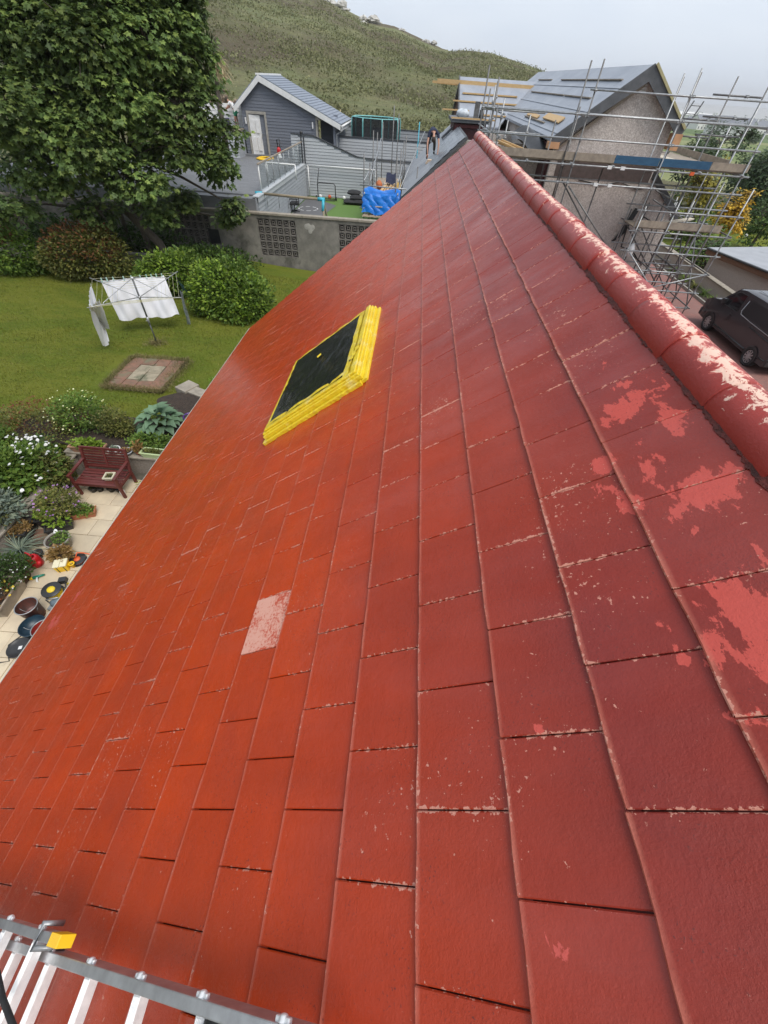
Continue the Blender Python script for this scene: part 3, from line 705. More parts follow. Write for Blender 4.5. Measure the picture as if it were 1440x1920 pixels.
def pot(name, label, c, r, h, mat, cat='plant pot', group=None, soil=True, taper=.78, rim=.012):
    root = thing(name, label, cat, c, group); b = B()
    b.lathe(c, [(r * taper * .2, .001), (r * taper, 0), (r * .97, h * .84), (r + rim, h * .84), (r + rim, h), (r - .008, h), (r - .012, h * .86)], 22); b.build('body', mat, root)
    if soil: b = B(); b.disc((c[0], c[1], c[2] + h * .87), r - .008, 20); b.build('soil', M['soil'], root)
    return root
def trough(name, label, c, lx, ly, h, rz, mat, cat='planter', group=None):
    root = thing(name, label, cat, c, group); b = B(); ca, sa = math.cos(rz), math.sin(rz)
    def T(x, y, z): return (c[0] + x * ca - y * sa, c[1] + x * sa + y * ca, c[2] + z)
    lo = [(-.42, -.42), (.42, -.42), (.42, .42), (-.42, .42)]; hi = [(-.5, -.5), (.5, -.5), (.5, .5), (-.5, .5)]
    w_ = .018
    ring = lambda L, z, s=0.0: [T(x * (lx - 2 * s), y * (ly - 2 * s), z) for x, y in L]
    R = [ring(lo, 0), ring(hi, h - .03), [T(x * lx + math.copysign(.012, x), y * ly + math.copysign(.012, y), h - .03) for x, y in hi], [T(x * lx + math.copysign(.012, x), y * ly + math.copysign(.012, y), h) for x, y in hi], ring(hi, h, w_), ring(hi, h - .03, w_ + .004)]
    for i, r_ in enumerate(R): b.add(r_, [])
    for j in range(len(R) - 1):
        for i in range(4): b.f.append((4 * j + i, 4 * j + (i + 1) % 4, 4 * j + 4 + (i + 1) % 4, 4 * j + 4 + i)); b.m.append(0); b.sm.append(False)
    b.f.append((0, 1, 2, 3)); b.m.append(0); b.sm.append(False)
    b.build('body', mat, root)
    b = B(); b.add(ring(hi, h - .03, w_ + .002), [(0, 1, 2, 3)]); b.build('soil', M['soil'], root); return root
# ------------------------------------------------------------------ low garden walls
M['dash'] = pm('coarse_pebbledash', (.36, .31, .26), (.2, .17, .145), 34, .95, bump=1.0, bscale=60, bdist=.02)
M['cap'] = pm('wall_capping', (.34, .3, .24), (.24, .21, .17), 5, .85, bump=.3, dirt=((.12, .12, .08), .6))
gw = thing('garden_wall', 'low pebbledashed retaining wall with slab capping behind the bench', 'wall', (-6.2, 7.05, 0))
b = B(); b.box((-7.95, 7.0, 0), (-3.6, 7.16, .5)); b.build('wall', M['dash'], gw)
for i in range(9):
    b = B(); b.box((-7.95 + .485 * i, 6.955, .5), (-7.95 + .485 * i + .48, 7.21, .545)); b.build('capping_slab', M['cap'], gw, bevel=.006)
gw2 = thing('garden_wall', 'low wall with worn capping running beside the patio flower beds', 'wall', (-7.75, 4, 0))
b = B(); b.box((-7.85, -4, 0), (-7.7, 6.95, .46)); b.build('wall', M['dash'], gw2)
for i in range(18):
    b = B(); b.box((-7.9, -4 + .61 * i, .46), (-7.66, -4 + .61 * i + .605, .5)); b.build('capping_slab', M['cap'], gw2, bevel=.006)
b = B(); b.grid(lambda u, v_: (-30 + u * 22.16, -8 + v_ * 14.9, .40 + .05 * math.sin(u * 60 + v_ * 9) * math.sin(v_ * 25)), 60, 30)
tag(b.build('bed_soil', M['soil']), 'dark soil of the raised flower bed', kind='structure')
def bedz(u, v_):
    x = -9.6 + u * 5.9; y = 7.2 + v_ * 1.35; return (x, y, .585 + .03 * math.sin(x * 9) * math.sin(y * 8) - .06 * v_ ** 4)
b = B(); b.grid(bedz, 30, 10); b.grid(lambda u, v_: (-6.55 + 1.75 * u + .22 * math.sin(v_ * 7), 8.5 + 1.35 * v_ + .12 * math.sin(u * 6), .63 - .05 * (2 * u - 1) ** 4 - .05 * (2 * v_ - 1) ** 4), 12, 10)
tag(b.build('border_soil', M['soil']), 'dark soil border between the low wall and the lawn', kind='structure')
# square of slabs sunk in the lawn
M['slab_red'] = pm('red_slab', (.23, .12, .08), (.16, .1, .068), 5, .9, bump=.5, dirt=((.15, .14, .085), .5), island=.15)
M['slab_gry'] = pm('buff_slab', (.33, .28, .2), (.23, .2, .14), 5, .9, bump=.5, dirt=((.13, .13, .08), .52), island=.15)
b = B(); b.box((-8.56, 9.82, LZ - .1), (-6.82, 11.68, LZ + .012))
sp = tag(b.build('slab_patch', M['soil']), 'small square of old red and grey slabs sunk in the lawn', kind='structure')
mr = slab_mesh('paving_slab', .44, .455, .05, .008, M['slab_red']); mg = slab_mesh('paving_slab', .44, .455, .05, .008, M['slab_gry'])
for i in range(4):
    for j in range(4):
        s = bpy.data.objects.new('paving_slab', mg if (i in (1, 2) and j in (1, 2)) or (i, j) in ((2, 0),) and False else mr); col.objects.link(s); s.parent = sp
        s.location = (-8.30 + .41 * i + rnd.uniform(-.012, .012), 10.08 + .44 * j + rnd.uniform(-.012, .012), LZ - .002 + rnd.uniform(0, .012)); s.scale = (.88, .93, 1); s.rotation_euler = (rnd.uniform(-.03, .03), rnd.uniform(-.03, .03), rnd.uniform(-.05, .05))
# ragged turf fringe round the patch
n = 12000; side = rng.integers(0, 4, n); q = rng.uniform(0, 1, n); jx = rng.normal(0, .075, n)
gx = np.where(side == 0, -8.54 + jx, np.where(side == 1, -6.86 + jx * 2.2, -8.58 + q * 1.8)); gy = np.where(side == 2, 9.84 + jx, np.where(side == 3, 11.68 + jx, 9.8 + q * 1.9))
dry = rng.random(n); P = np.stack([gx, gy, np.full(n, LZ + .01)], -1); V, F_ = leaf_quads(P, .085, np.tile([0, 0, 1.2], (n, 1)), .09)
M['dry_grass'] = leaf_mat('dry_grass', (.1, .11, .025), (.2, .17, .07), (.3, .24, .11), .2)
tag(mesh_from('grass_fringe', V, F_, M['dry_grass']), 'dry ragged grass round the slab patch', 'grass', kind='stuff')
n = 700; a_ = rng.uniform(0, 6.28, n); r_ = np.abs(rng.normal(0, .22, n)); P = np.stack([-8.32 + np.cos(a_) * r_, 12.72 + np.sin(a_) * r_ * .8, np.full(n, LZ)], -1)
V, F_ = leaf_quads(P, .13, np.tile([0, 0, .6], (n, 1)), .08); tag(mesh_from('grass_tuft', V, F_, M['dry_grass']), 'dry tufts at the foot of the clothes dryer pole', 'grass', kind='stuff')
# stone edging and step by the house corner
for i, (x, y, lx, ly, rz) in enumerate([(-6.15, 10.05, .22, .5, -.5), (-5.75, 9.85, .3, .34, -.4), (-5.3, 9.9, .34, .3, -.4)]):
    b = B(); b.box((x - lx, y - ly / 2, LZ - .1), (x + lx, y + ly / 2, LZ + .14 - .03 * i), rz=rz)
    o = b.build('edging_stone', M['cap'], bevel=.015); tag(o, ['long grey edging stone set at the corner of the lawn', 'square grey stone block beside the lawn corner', 'low grey stone block nearest the house eaves'][i], 'stone', 'edging stones by the house')
# ------------------------------------------------------------------ rotary clothes dryer
M['pole'] = pm('dryer_pole', (.16, .17, .17), (.11, .115, .115), 6, .45, .4)
px_, py_ = -8.32, 12.75; zt = 2.42
rd = thing('rotary_dryer', 'rotary clothes dryer with four grey arms standing on the lawn', 'clothes dryer', (px_, py_, LZ))
b = B(); b.tube([(px_, py_, LZ - .05), (px_, py_, LZ + .75)], .022, 10); b.build('lower_pole', M['pole'], rd)
b = B(); b.tube([(px_, py_, LZ + .7), (px_, py_, zt + .14)], .027, 10); b.build('upper_pole', M['pole'], rd)
b = B(); b.tube([(px_, py_, LZ + .62), (px_, py_, LZ + .86)], .036, 10); b.tube([(px_ - .06, py_ - .04, LZ + .74), (px_ + .02, py_, LZ + .74)], .016, 8); b.build('clamp', M['galv'], rd)
hubz = zt - .42; arms = []
for (tx, ty, tz, e2) in ((163, 577, 2.33, None), (168, 521, 2.36, None), (333, 509, 2.42, None), (340, 558, 2.36, None)):
    tip = onZ(tx, ty, tz); arms.append(tip)
    b = B(); b.tube([(px_, py_, hubz), tip], .012, 7); b.build('arm', M['galv'], rd)
for i, tip in enumerate(arms):
    top = Vector((px_, py_, zt + .12)); k = Vector((px_, py_, hubz)).lerp(tip, .72)
    b = B(); b.tube([top, Vector((px_, py_, zt + .1)).lerp(k, .97) + Vector((0, 0, .03)), k], .009, 7); b.build('strut', M['alu'], rd)
b = B()
for q in range(6):
    f_ = .45 + .1 * q
    P = [Vector((px_, py_, hubz)).lerp(t_, f_) for t_ in arms]
    for i in range(4):
        a_, c_ = P[i], P[(i + 1) % 4]; m_ = (a_ + c_) / 2 - Vector((0, 0, .02)); b.tube([a_, m_, c_], .0035, 4, caps=False)
b.build('line', pm('washing_line', (.5, .45, .15), (.6, .6, .55), 3, .5), rd); b = B(); b.lathe((px_, py_, hubz - .03), [(.03, 0), (.045, .01), (.045, .05), (.03, .06)], 10); b.lathe((px_, py_, zt + .09), [(.03, 0), (.045, .01), (.045, .05), (.0, .06)], 10); b.build('hub', M['alu'], rd)
# washing
M['cloth'] = pm('white_cotton', (.86, .86, .90), (.82, .82, .87), 3, .85, bump=.15, bscale=25); M['cloth'].node_tree.nodes
def cloth(name, label, cat, TL, TR, BR, BL, mat, n=26, amp=.06, folds=6, sag=.05, parent=None):
    TL, TR, BR, BL = map(Vector, (TL, TR, BR, BL)); nr = (TR - TL).cross(BL - TL).normalized()
    b = B()
    def fn(u, v_):
        p = TL.lerp(TR, u).lerp(BL.lerp(BR, u), v_)
        w_ = amp * (.15 + v_) ** .6 * (math.sin(u * folds * 3.1 + v_ * 2.6) + .5 * math.sin(u * folds * 6.3 - v_ * 3)) + .012 * math.sin(v_ * 9 + u * 14)
        return p + nr * w_ - Vector((0, 0, sag * abs(math.sin(u * math.pi * 5)) * (1 - v_))) + Vector((0, 0, -.03 * math.sin(u * 11) * v_))
    b.grid(fn, n, n); o = b.build(name, mat, recalc=False); tag(o, label, cat); return o
TLp, TRp = onZ(188, 525, 2.22), onZ(307, 516, 2.24)
cloth('bed_sheet', 'large white sheet pegged across the back of the rotary dryer', 'bed sheet', TLp, TRp, onZ(337, 592, 1.05), onZ(224, 600, .98), M['cloth'])
cloth('pillowcase', 'narrow white cotton cover hanging from the near arm of the dryer', 'laundry', onZ(168, 530, 2.18), onZ(165, 570, 2.22), onZ(197, 650, .68), onZ(203, 640, .72), M['cloth'], amp=.05, folds=3)
cloth('laundry_cover', 'white cotton cover seen side on below the near left arm', 'laundry', onZ(165, 575, 2.2), onZ(186, 560, 2.2), onZ(205, 618, 1.1), onZ(183, 605, 1.0), M['cloth'], amp=.03, folds=3)
cloth('green_cloth', 'dark green cloth hanging at the far right of the dryer', 'laundry', onZ(331, 522, 2.2), onZ(341, 533, 2.25), onZ(353, 548, 1.9), onZ(342, 543, 1.85), pm('green_cloth', (.01, .05, .05), (.015, .07, .06), 5, .9), 10, .015, 3)
cloth('striped_towel', 'slim pale towel hanging edge on from the right arm of the dryer', 'towel', onZ(336, 543, 2.28), onZ(341, 545, 2.3), onZ(357, 607, 1.0), onZ(351, 607, 1.0), pm('striped_towel', (.5, .52, .55), (.2, .25, .3), 12, .9), 14, .012, 2)
M['peg'] = pm('clothes_peg', (.6, .75, .65), (.2, .5, .45), 40, .5)
def peg_mesh():
    b = B(); b.box((-.007, -.012, -.045), (-.001, .012, .03)); b.box((.001, -.012, -.045), (.007, .012, .03)); o = b.build('clothes_peg', M['peg']); me = o.data; bpy.data.objects.remove(o); return me
pmh = peg_mesh()
for i, u in enumerate([.02, .1, .2, .36, .48, .62, .72, .8, .88, .97]):
    p = TLp.lerp(TRp, u); o = bpy.data.objects.new('clothes_peg', pmh); col.objects.link(o); o.location = p + Vector((0, 0, .01)); o.scale = (1.6, 1.6, 1.6)
    tag(o, 'small plastic peg along the top hem of the white sheet', 'peg', 'pegs on the white sheet')
# ------------------------------------------------------------------ bench
M['bench'] = pm('dark_red_stained_wood', (.14, .028, .022), (.09, .02, .017), 7, .5, stretch=(1, 8, 8), bump=.1)
bn = thing('garden_bench', 'dark red slatted wooden garden bench against the low wall', 'bench', (-6.72, 6.42, 0))
bx0, bx1, byf, byb = -7.27, -6.17, 6.1, 6.62
for x in (bx0 + .03, bx1 - .03):
    b = B(); b.bar((x, byf, 0), (x, byf, .62), .055, .055, (0, 1, 0)); b.build('leg', M['bench'], bn)
    b = B(); b.bar((x, byb, 0), (x, byb, .42), .055, .055, (0, 1, 0)); b.bar((x, byb, .41), (x, byb + .17, .92), .05, .055, (0, 1, 0)); b.build('leg', M['bench'], bn)
    b = B(); b.bar((x, byf - .04, .635), (x, byb + .08, .655), .065, .03); b.build('armrest', M['bench'], bn)
    b = B(); b.bar((x, byf, .36), (x, byb, .36), .03, .06); b.build('side_rail', M['bench'], bn)
xm = (bx0 + bx1) / 2
for i in range(6):
    y = byf + .01 + .088 * i
    b = B(); b.box((bx0 + .04, y - .036, .405 - .012 * math.sin(i)), (bx1 - .04, y + .036, .428 - .012 * math.sin(i))); b.build('seat_slat', M['bench'], bn, bevel=.004)
for (xa, xb) in ((bx0 + .06, xm - .025), (xm + .025, bx1 - .06)):
    for i in range(6):
        z = .5 + .062 * i; y = byb + .03 + .17 * (z - .42) / .5
        b = B(); b.bar((xa, y, z), (xb, y, z), .016, .042); b.build('back_slat', M['bench'], bn)
b = B(); b.bar((bx0, byb + .165, .90), (bx1, byb + .165, .90), .03, .07); b.bar((bx0 + .04, byb + .035, .46), (bx1 - .04, byb + .035, .46), .03, .05); b.bar((xm, byb + .03, .44), (xm, byb + .165, .9), .05, .028, (0, 1, 0)); b.build('back_frame', M['bench'], bn)
b = B(); b.bar((bx0, byf + .005, .37), (bx1, byf + .005, .37), .03, .06); b.build('front_rail', M['bench'], bn)
def leafy(root_c, n, r, ls, m_, h=.0): pass
# things on and around the bench
trough('seed_tray', 'small square cream tray of seedlings on the bench seat', (-6.5, 6.32, .43), .2, .2, .09, .15, pm('cream_plastic', (.6, .55, .4), (.5, .46, .33), 8, .5), 'seed tray')
for i, (x, y, lab) in enumerate([(-7.02, 6.22, 'small black pot under the left end of the bench'), (-6.88, 6.26, 'second small black pot under the bench'), (-6.62, 6.28, 'brown leafy pot under the middle of the bench'), (-6.45, 6.3, 'black pot under the right half of the bench')]):
    pot('plant_pot', lab, (x, y, .035), .075, .12, M['black'], group='pots under the bench')
    strap_plant('young_plant', ['wiry stems in the leftmost pot under the bench', 'wiry stems in the second pot under the bench', 'brownish leaves in the pot under the middle of the bench', 'wiry stems in the right pot under the bench'][i], 'plant', (x, y, .15), 12, .16, .01, 'bronze' if i == 2 else 'dark', group='plants under the bench')
b = B(); b.lathe((-6.3, 6.2, .035), [(.05, 0), (.055, .12), (.02, .16), (.02, .2), (.0, .2)], 12); tag(b.build('white_bottle', M['white']), 'small white bottle standing by the right front bench leg', 'bottle')
# ------------------------------------------------------------------ wall-top planters
CZ = .545
tr1 = trough('terracotta_trough', 'long pale terracotta trough of bright lettuce on the low wall', (-7.35, 7.08, CZ), .82, .2, .17, .02, pm('pale_terracotta', (.42, .24, .15), (.36, .2, .13), 8, .7))
plant('lettuce', 'bright lime green lettuce leaves filling the long trough', 'plant', (-7.35, 7.08, CZ + .13), [(420, (0, 0, .07), (.42, .12, .12), .09, 'bright', .3)], stems=0)
for (x, y, lab, m_, lf, lab2) in ((-6.74, 7.1, 'small white bowl of pale succulents on the wall top', M['white'], 'grey', 'pale succulents heaped in the small white bowl'), (-6.42, 7.07, 'blue grey bowl of pinkish succulents on the wall top', pm('glazed_bowl', (.4, .42, .45), (.33, .36, .4), 6, .35), 'bronze', 'pinkish bronze succulents in the blue grey bowl')):
    pot('succulent_bowl', lab, (x, y, CZ), .13, .1, m_, 'bowl', taper=.6); plant('succulent', lab2, 'plant', (x, y, CZ + .08), [(150, (0, 0, .02), (.11, .11, .05), .05, lf, .3)], stems=0)
pot('plant_pot', 'low terracotta pot of bronze succulent at the end of the bench', (-6.13, 7.13, CZ), .1, .1, M['terracotta']); plant('bronze_succulent', 'tall bronze and pink rosette succulent above the pale green trough', 'plant', (-6.13, 7.13, CZ + .1), [(150, (0, 0, .12), (.11, .11, .14), .075, 'bronze', .3)])
tr2 = trough('green_trough', 'pale green plastic trough with mossy grass on the wall top', (-5.78, 7.08, CZ), .52, .22, .15, -.04, pm('pale_green_plastic', (.5, .6, .32), (.42, .52, .28), 6, .5)); plant('trough_grass', 'short tawny grass growing in the pale green trough', 'plant', (-5.78, 7.08, CZ + .12), [(380, (0, 0, .02), (.24, .085, .05), .05, 'olive', .2)], stems=0)
pot('plant_pot', 'empty dark brown pot beside the pale green trough', (-5.36, 7.12, CZ), .12, .15, pm('brown_plastic', (.05, .03, .025), (.04, .025, .02), 6, .6))
# hosta with broad leaves, one by one
hx, hy, hz = -6.05, 8.15, .6
hs = thing('hosta', 'large blue green hosta with broad drooping leaves', 'plant', (hx, hy, hz))
def hosta_leaf(L, W):
    b = B(); N_ = 8; prof = [0, .55, .88, 1.0, .96, .8, .55, .27, 0]
    P = []
    for i in range(N_ + 1):
        u_ = i / N_; z = .18 * L * math.sin(u_ * 2.2) - .35 * L * u_ ** 2.2
        for k, s_ in enumerate((-1, -.5, 0, .5, 1)): P.append((s_ * W / 2 * prof[i], u_ * L, z + abs(s_) * .12 * W * prof[i] + .012 * math.sin(i * 2.4) * abs(s_)))
    b.add(P, [(5 * j + i, 5 * j + i + 1, 5 * j + i + 6, 5 * j + i + 5) for j in range(N_) for i in range(4)], 0, True); o = b.build('leaf', LF['hosta']); me = o.data; bpy.data.objects.remove(o); return me
hms = [hosta_leaf(.34, .22), hosta_leaf(.28, .19), hosta_leaf(.38, .24)]
for k in range(46):
    a = k * 2.4; ring_ = (k / 46) ** .6; o = bpy.data.objects.new('leaf', hms[k % 3]); col.objects.link(o); o.parent = hs
    o.location = (math.cos(a) * .36 * ring_, math.sin(a) * .36 * ring_, .46 - .30 * ring_ + rnd.uniform(-.04, .04)); o.rotation_euler = (rnd.uniform(-.15, .2) + .7 - ring_ * .9, rnd.uniform(-.2, .2), a - math.pi / 2)
b = B(); [b.tube([(hx, hy, hz), (hx + .15 * math.cos(k), hy + .15 * math.sin(k), hz + .3)], .008, 5) for k in range(14)]; b.build('stem', LF['mid'], hs)
pot('plant_pot', 'purple glazed pot half hidden by the roof edge', (-5.35, 8.4, .6), .16, .24, pm('purple_glaze', (.09, .02, .22), (.07, .02, .18), 5, .3))
pot('plant_pot', 'terracotta pot of yellow green leaves on the stone blocks by the eaves', (-5.22, 10.0, LZ + .1), .15, .2, M['terracotta']); plant('golden_plant', 'bright yellow green leaves in the terracotta pot by the eaves', 'plant', (-5.22, 10.0, LZ + .28), [(220, (0, 0, .06), (.2, .2, .14), .08, 'bright', .3)])
pot('plant_pot', 'grey pot with a lime fern beside the bench', (-5.72, 6.35, .03), .11, .16, M['concrete']); strap_plant('fern', 'lime green fern fronds spilling beside the bench', 'plant', (-5.72, 6.35, .18), 60, .32, .035, 'bright')
# borders
plant('daisy_bush', 'rounded bush dotted with small cream daisies by the lawn', 'plant', (-7.95, 8.0, .55), [(2600, (0, 0, .42), (.72, .55, .5), .07, 'mid', .4)], [(95, .022, 'cream_fl', (0, 0, .44), (.76, .58, .55))])
plant('dill', 'feathery grey green dill behind the wall-top bowls', 'plant', (-6.9, 7.75, .58), [(2200, (0, 0, .33), (.42, .3, .36), .06, 'olive', .2)], stems=10)
plant('strawberry_patch', 'low bright green leafy patch in front of the hosta', 'plant', (-5.95, 7.45, .58), [(1400, (0, 0, .08), (.62, .26, .2), .075, 'mid', .3)], stems=0)
plant('heather_mound', 'wide mound of reddish brown groundcover beside the lawn', 'plant', tuple(onZ(55, 812, 0.6).xy) + (0.42,), [(4200, (0, 0, .25), (1.25, .8, .5), .06, 'olive', .5), (1300, (.2, .45, .35), (1.2, .55, .42), .055, 'rust', .6)])
plant('leafy_shrub', 'green leafy shrub at the left edge above the daisies', 'plant', tuple(onZ(-25, 845, 0.6).xy) + (0.42,), [(1800, (0, 0, .4), (.8, .6, .5), .11, 'mid', .4)])
plant('oxeye_daisies', 'tall grassy clump of big white daisies behind the side wall', 'plant', tuple(onZ(38, 890, 0.6).xy) + (0.42,), [(4200, (0, 0, .3), (.75, .75, .5), .13, 'mid', .3)], [(130, .04, 'white_fl', (0, 0, .36), (.85, .9, .6))], stems=0)
plant('phlox', 'dense cluster of white phlox flowers at the corner of the low walls', 'plant', tuple(onZ(72, 860, 0.65).xy) + (0.42,), [(1300, (0, 0, .3), (.42, .42, .42), .07, 'dark', .3)], [(120, .036, 'white_fl', (-.02, -.05, .36), (.4, .42, .46))])
plant('lavender', 'silvery grey lavender spilling at the left edge of the bed', 'plant', tuple(onZ(-5, 965, 0.5).xy) + (0.42,), [(1900, (0, 0, .2), (.55, .5, .36), .1, 'grey', .3), (800, (-.1, -.2, .2), (.55, .4, .34), .08, 'olive', .4)], stems=0)
plant('potted_shrub', 'glossy green shrub in a dark pot between bench and side wall', 'plant', tuple(onZ(108, 890, 0.5).xy) + (0.25,), [(1500, (0, .05, .35), (.36, .42, .42), .075, 'olive', .35)])
pot('plant_pot', 'dark grey square-shouldered pot under the glossy shrub by the bench', tuple(onZ(112, 905, 0.2).xy) + (0.03,), .2, .26, pm('slate_pot', (.05, .05, .055), (.04, .04, .045), 5, .6))
# patio pots
trough('slate_planter', 'square slate grey planter of purple flowers beside the side wall', tuple(onZ(100, 966, 0.2).xy) + (0.03,), .5, .5, .3, .35, M['black']); plant('purple_flowers', 'loose mauve flowers over green leaves in the square planter', 'plant', tuple(onZ(103, 952, 0.4).xy) + (0.3,), [(1700, (.02, .1, .17), (.45, .42, .24), .06, 'olive', .35), (420, (-.12, -.2, .1), (.2, .15, .14), .05, 'bright', .4)], [(60, .025, 'purple_fl', (.05, .15, .2), (.5, .42, .27))])
trough('terracotta_trough', 'short terracotta trough of herbs standing on the patio', tuple(onZ(158, 964, 0.1).xy) + (0.03,), .5, .2, .17, .38, M['terracotta']); plant('herbs', 'fresh green herbs with thin stalks in the patio trough', 'plant', tuple(onZ(156, 958, 0.2).xy) + (0.16,), [(620, (0, 0, .09), (.26, .17, .13), .05, 'mid', .3)], stems=0)
trough('black_trough', 'long black trough with a leafy seedling between the pots', tuple(onZ(114, 990, 0.1).xy) + (0.03,), .5, .2, .18, .6, M['black']); plant('seedling', 'row of round green leaves in the black trough', 'plant', tuple(onZ(112, 982, 0.2).xy) + (0.19,), [(90, (0, 0, .1), (.24, .16, .1), .08, 'bright', .3)])
pot('plant_pot', 'round pot with a pale rim and mixed green plants', tuple(onZ(113, 1018, 0.15).xy) + (0.03,), .22, .26, pm('pale_rim_pot', (.3, .28, .24), (.25, .23, .2), 5, .6)); plant('mixed_plants', 'small green plants in the round pale rimmed pot', 'plant', tuple(onZ(113, 1010, 0.27).xy) + (0.24,), [(260, (0, 0, .05), (.18, .17, .08), .05, 'mid', .3)], [(3, .07, 'white_fl', (-.14, .1, .08), (.06, .05, .02))])
pot('plant_pot', 'low dark pot hidden under a bronze succulent', tuple(onZ(118, 1042, 0.1).xy) + (0.03,), .13, .15, M['black']); plant('bronze_succulent', 'bushy yellow bronze succulent sprawling over its low pot', 'plant', tuple(onZ(116, 1038, 0.2).xy) + (0.15,), [(560, (-.04, 0, .06), (.24, .18, .12), .07, 'bronze', .35)])
b = B(); q_ = onZ(78, 1008, .05); b.box((q_.x - .2, q_.y - .22, .03), (q_.x + .2, q_.y + .22, .09), rz=.2); tag(b.build('brick_step', M['slab_red'], bevel=.01), 'loose red clay slab lying beside the patio pots', 'slab')
trough('slate_planter', 'slate planter of low orange plants at the left edge', tuple(onZ(34, 998, 0.2).xy) + (0.03,), .55, .5, .34, .3, M['black']); plant('orange_groundcover', 'low rusty orange groundcover in the slate planter', 'plant', tuple(onZ(34, 990, 0.35).xy) + (0.33,), [(900, (0, 0, .04), (.27, .24, .09), .05, 'bronze', .35)], stems=0)
strap_plant('silver_grass', 'silvery blue strap leaved grass arching over the patio', 'plant', tuple(onZ(36, 1030, 0.2).xy) + (0.1,), 150, .62, .022, 'grey', 1.1)
plant('white_flower_shrub', 'dark green shrub with tiny white flowers in a wooden tub', 'plant', tuple(onZ(28, 1072, 0.4).xy) + (0.28,), [(1900, (-.08, 0, .16), (.34, .36, .29), .05, 'dark', .4)], [(80, .014, 'white_fl', (-.02, -.1, .14), (.35, .36, .25))])
pot('plant_pot', 'brown tub under the shrub with tiny white flowers', tuple(onZ(28, 1085, 0.1).xy) + (0.03,), .3, .28, pm('brown_tub', (.1, .05, .035), (.08, .04, .03), 5, .7))
trough('wooden_planter', 'weathered wooden planter of yellow flowers at the left edge', tuple(onZ(0, 1120, 0.2).xy) + (0.03,), .5, .75, .3, .12, M['wood_old']); plant('yellow_flowers', 'small yellow pansies over bark in the wooden planter', 'plant', tuple(onZ(0, 1115, 0.32).xy) + (0.3,), [(380, (0, 0, .03), (.2, .32, .08), .05, 'rust', .3)], [(26, .035, 'yellow_fl', (.04, 0, .06), (.2, .34, .1))], stems=0)

plant('seedlings', 'tiny green seedlings in the cream tray on the bench', 'plant', (-6.5, 6.32, .5), [(90, (0, 0, .01), (.08, .08, .03), .03, 'olive', .2)], stems=0)

for (x, y, r, m_, lab) in ((-9.3, 3.4, .6, 'mid', 'leafy green perennial behind the wooden planter wall'), (-10.4, 4.6, .7, 'olive', 'olive green mound at the back of the raised bed'), (-9.0, 1.9, .6, 'dark', 'dark green mound at the near end of the raised bed'), (-11.2, 2.6, .8, 'mid', 'broad green perennial deep in the raised bed'), (-12.2, 5.2, .9, 'dark', 'large dark shrub at the far side of the raised bed')):
    plant('border_plant', lab, 'plant', (x, y, .42), [(1300, (0, 0, r * .45), (r, r * .9, r * .6), .11, m_, .4)], stems=4)
# ------------------------------------------------------------------ tools and buckets on the patio
GZ = .038
def arc(c, r, a0, a1, n, ax='xy'):
    return [Vector((c[0] + r * math.cos(a0 + (a1 - a0) * i / n), c[1] + r * math.sin(a0 + (a1 - a0) * i / n), c[2])) for i in range(n + 1)]
# watering can
p = onZ(72, 1058, GZ); cx, cy = p.x, p.y
wc = thing('watering_can', 'red plastic watering can lying by the white flower shrub', 'watering can', (cx, cy, GZ))
b = B(); b.lathe((cx, cy, GZ), [(.001, 0), (.10, 0), (.115, .03), (.11, .2), (.085, .25), (.06, .26), (.05, .24)], 18); b.build('body', M['red_pl'], wc)
b = B(); b.tube([(cx + .09, cy - .03, GZ + .07), (cx + .19, cy - .08, GZ + .16), (cx + .27, cy - .13, GZ + .27)], [.032, .022, .017], 8); b.build('spout', M['red_pl'], wc)
b = B(); b.lathe((cx + .27, cy - .13, GZ + .27), [(.017, -.01), (.045, .03), (.0, .035)], 12, axis=(.6, -.35, .7)); b.build('rose', M['red_pl'], wc)
b = B(); b.tube([(cx + .05, cy - .02, GZ + .25), (cx + .02, cy, GZ + .34), (cx - .08, cy + .03, GZ + .34), (cx - .14, cy + .06, GZ + .22), (cx - .105, cy + .05, GZ + .09)], .016, 8); b.build('handle', M['red_pl'], wc)
# small striped tub behind it
pot('plant_pot', 'small black tub with an orange and cream lid by the watering can', onZ(76, 1043, GZ), .09, .13, M['black'])
# spray bottle
p = onZ(74, 1084, GZ); sb = thing('spray_gun', 'green and white hose spray gun lying on the slabs', 'spray gun', (p.x, p.y, GZ))
M['green_pl'] = pm('green_plastic', (.01, .22, .15), (.01, .18, .12), 5, .35)
b = B(); b.tube([(p.x - .1, p.y - .04, GZ + .04), (p.x - .02, p.y, GZ + .05), (p.x + .09, p.y + .06, GZ + .05)], [.03, .028, .018], 9); b.build('barrel', M['green_pl'], sb)
b = B(); b.lathe((p.x - .13, p.y - .055, GZ + .04), [(.0, 0), (.03, 0), (.032, .05), (.02, .06)], 10, axis=(.9, .4, .05)); b.build('nozzle', M['yellow'], sb)
b = B(); b.tube([(p.x - .02, p.y, GZ + .045), (p.x + .02, p.y - .08, GZ + .03), (p.x + .05, p.y - .1, GZ + .03)], [.02, .018, .016], 8); b.build('grip', M['white'], sb)
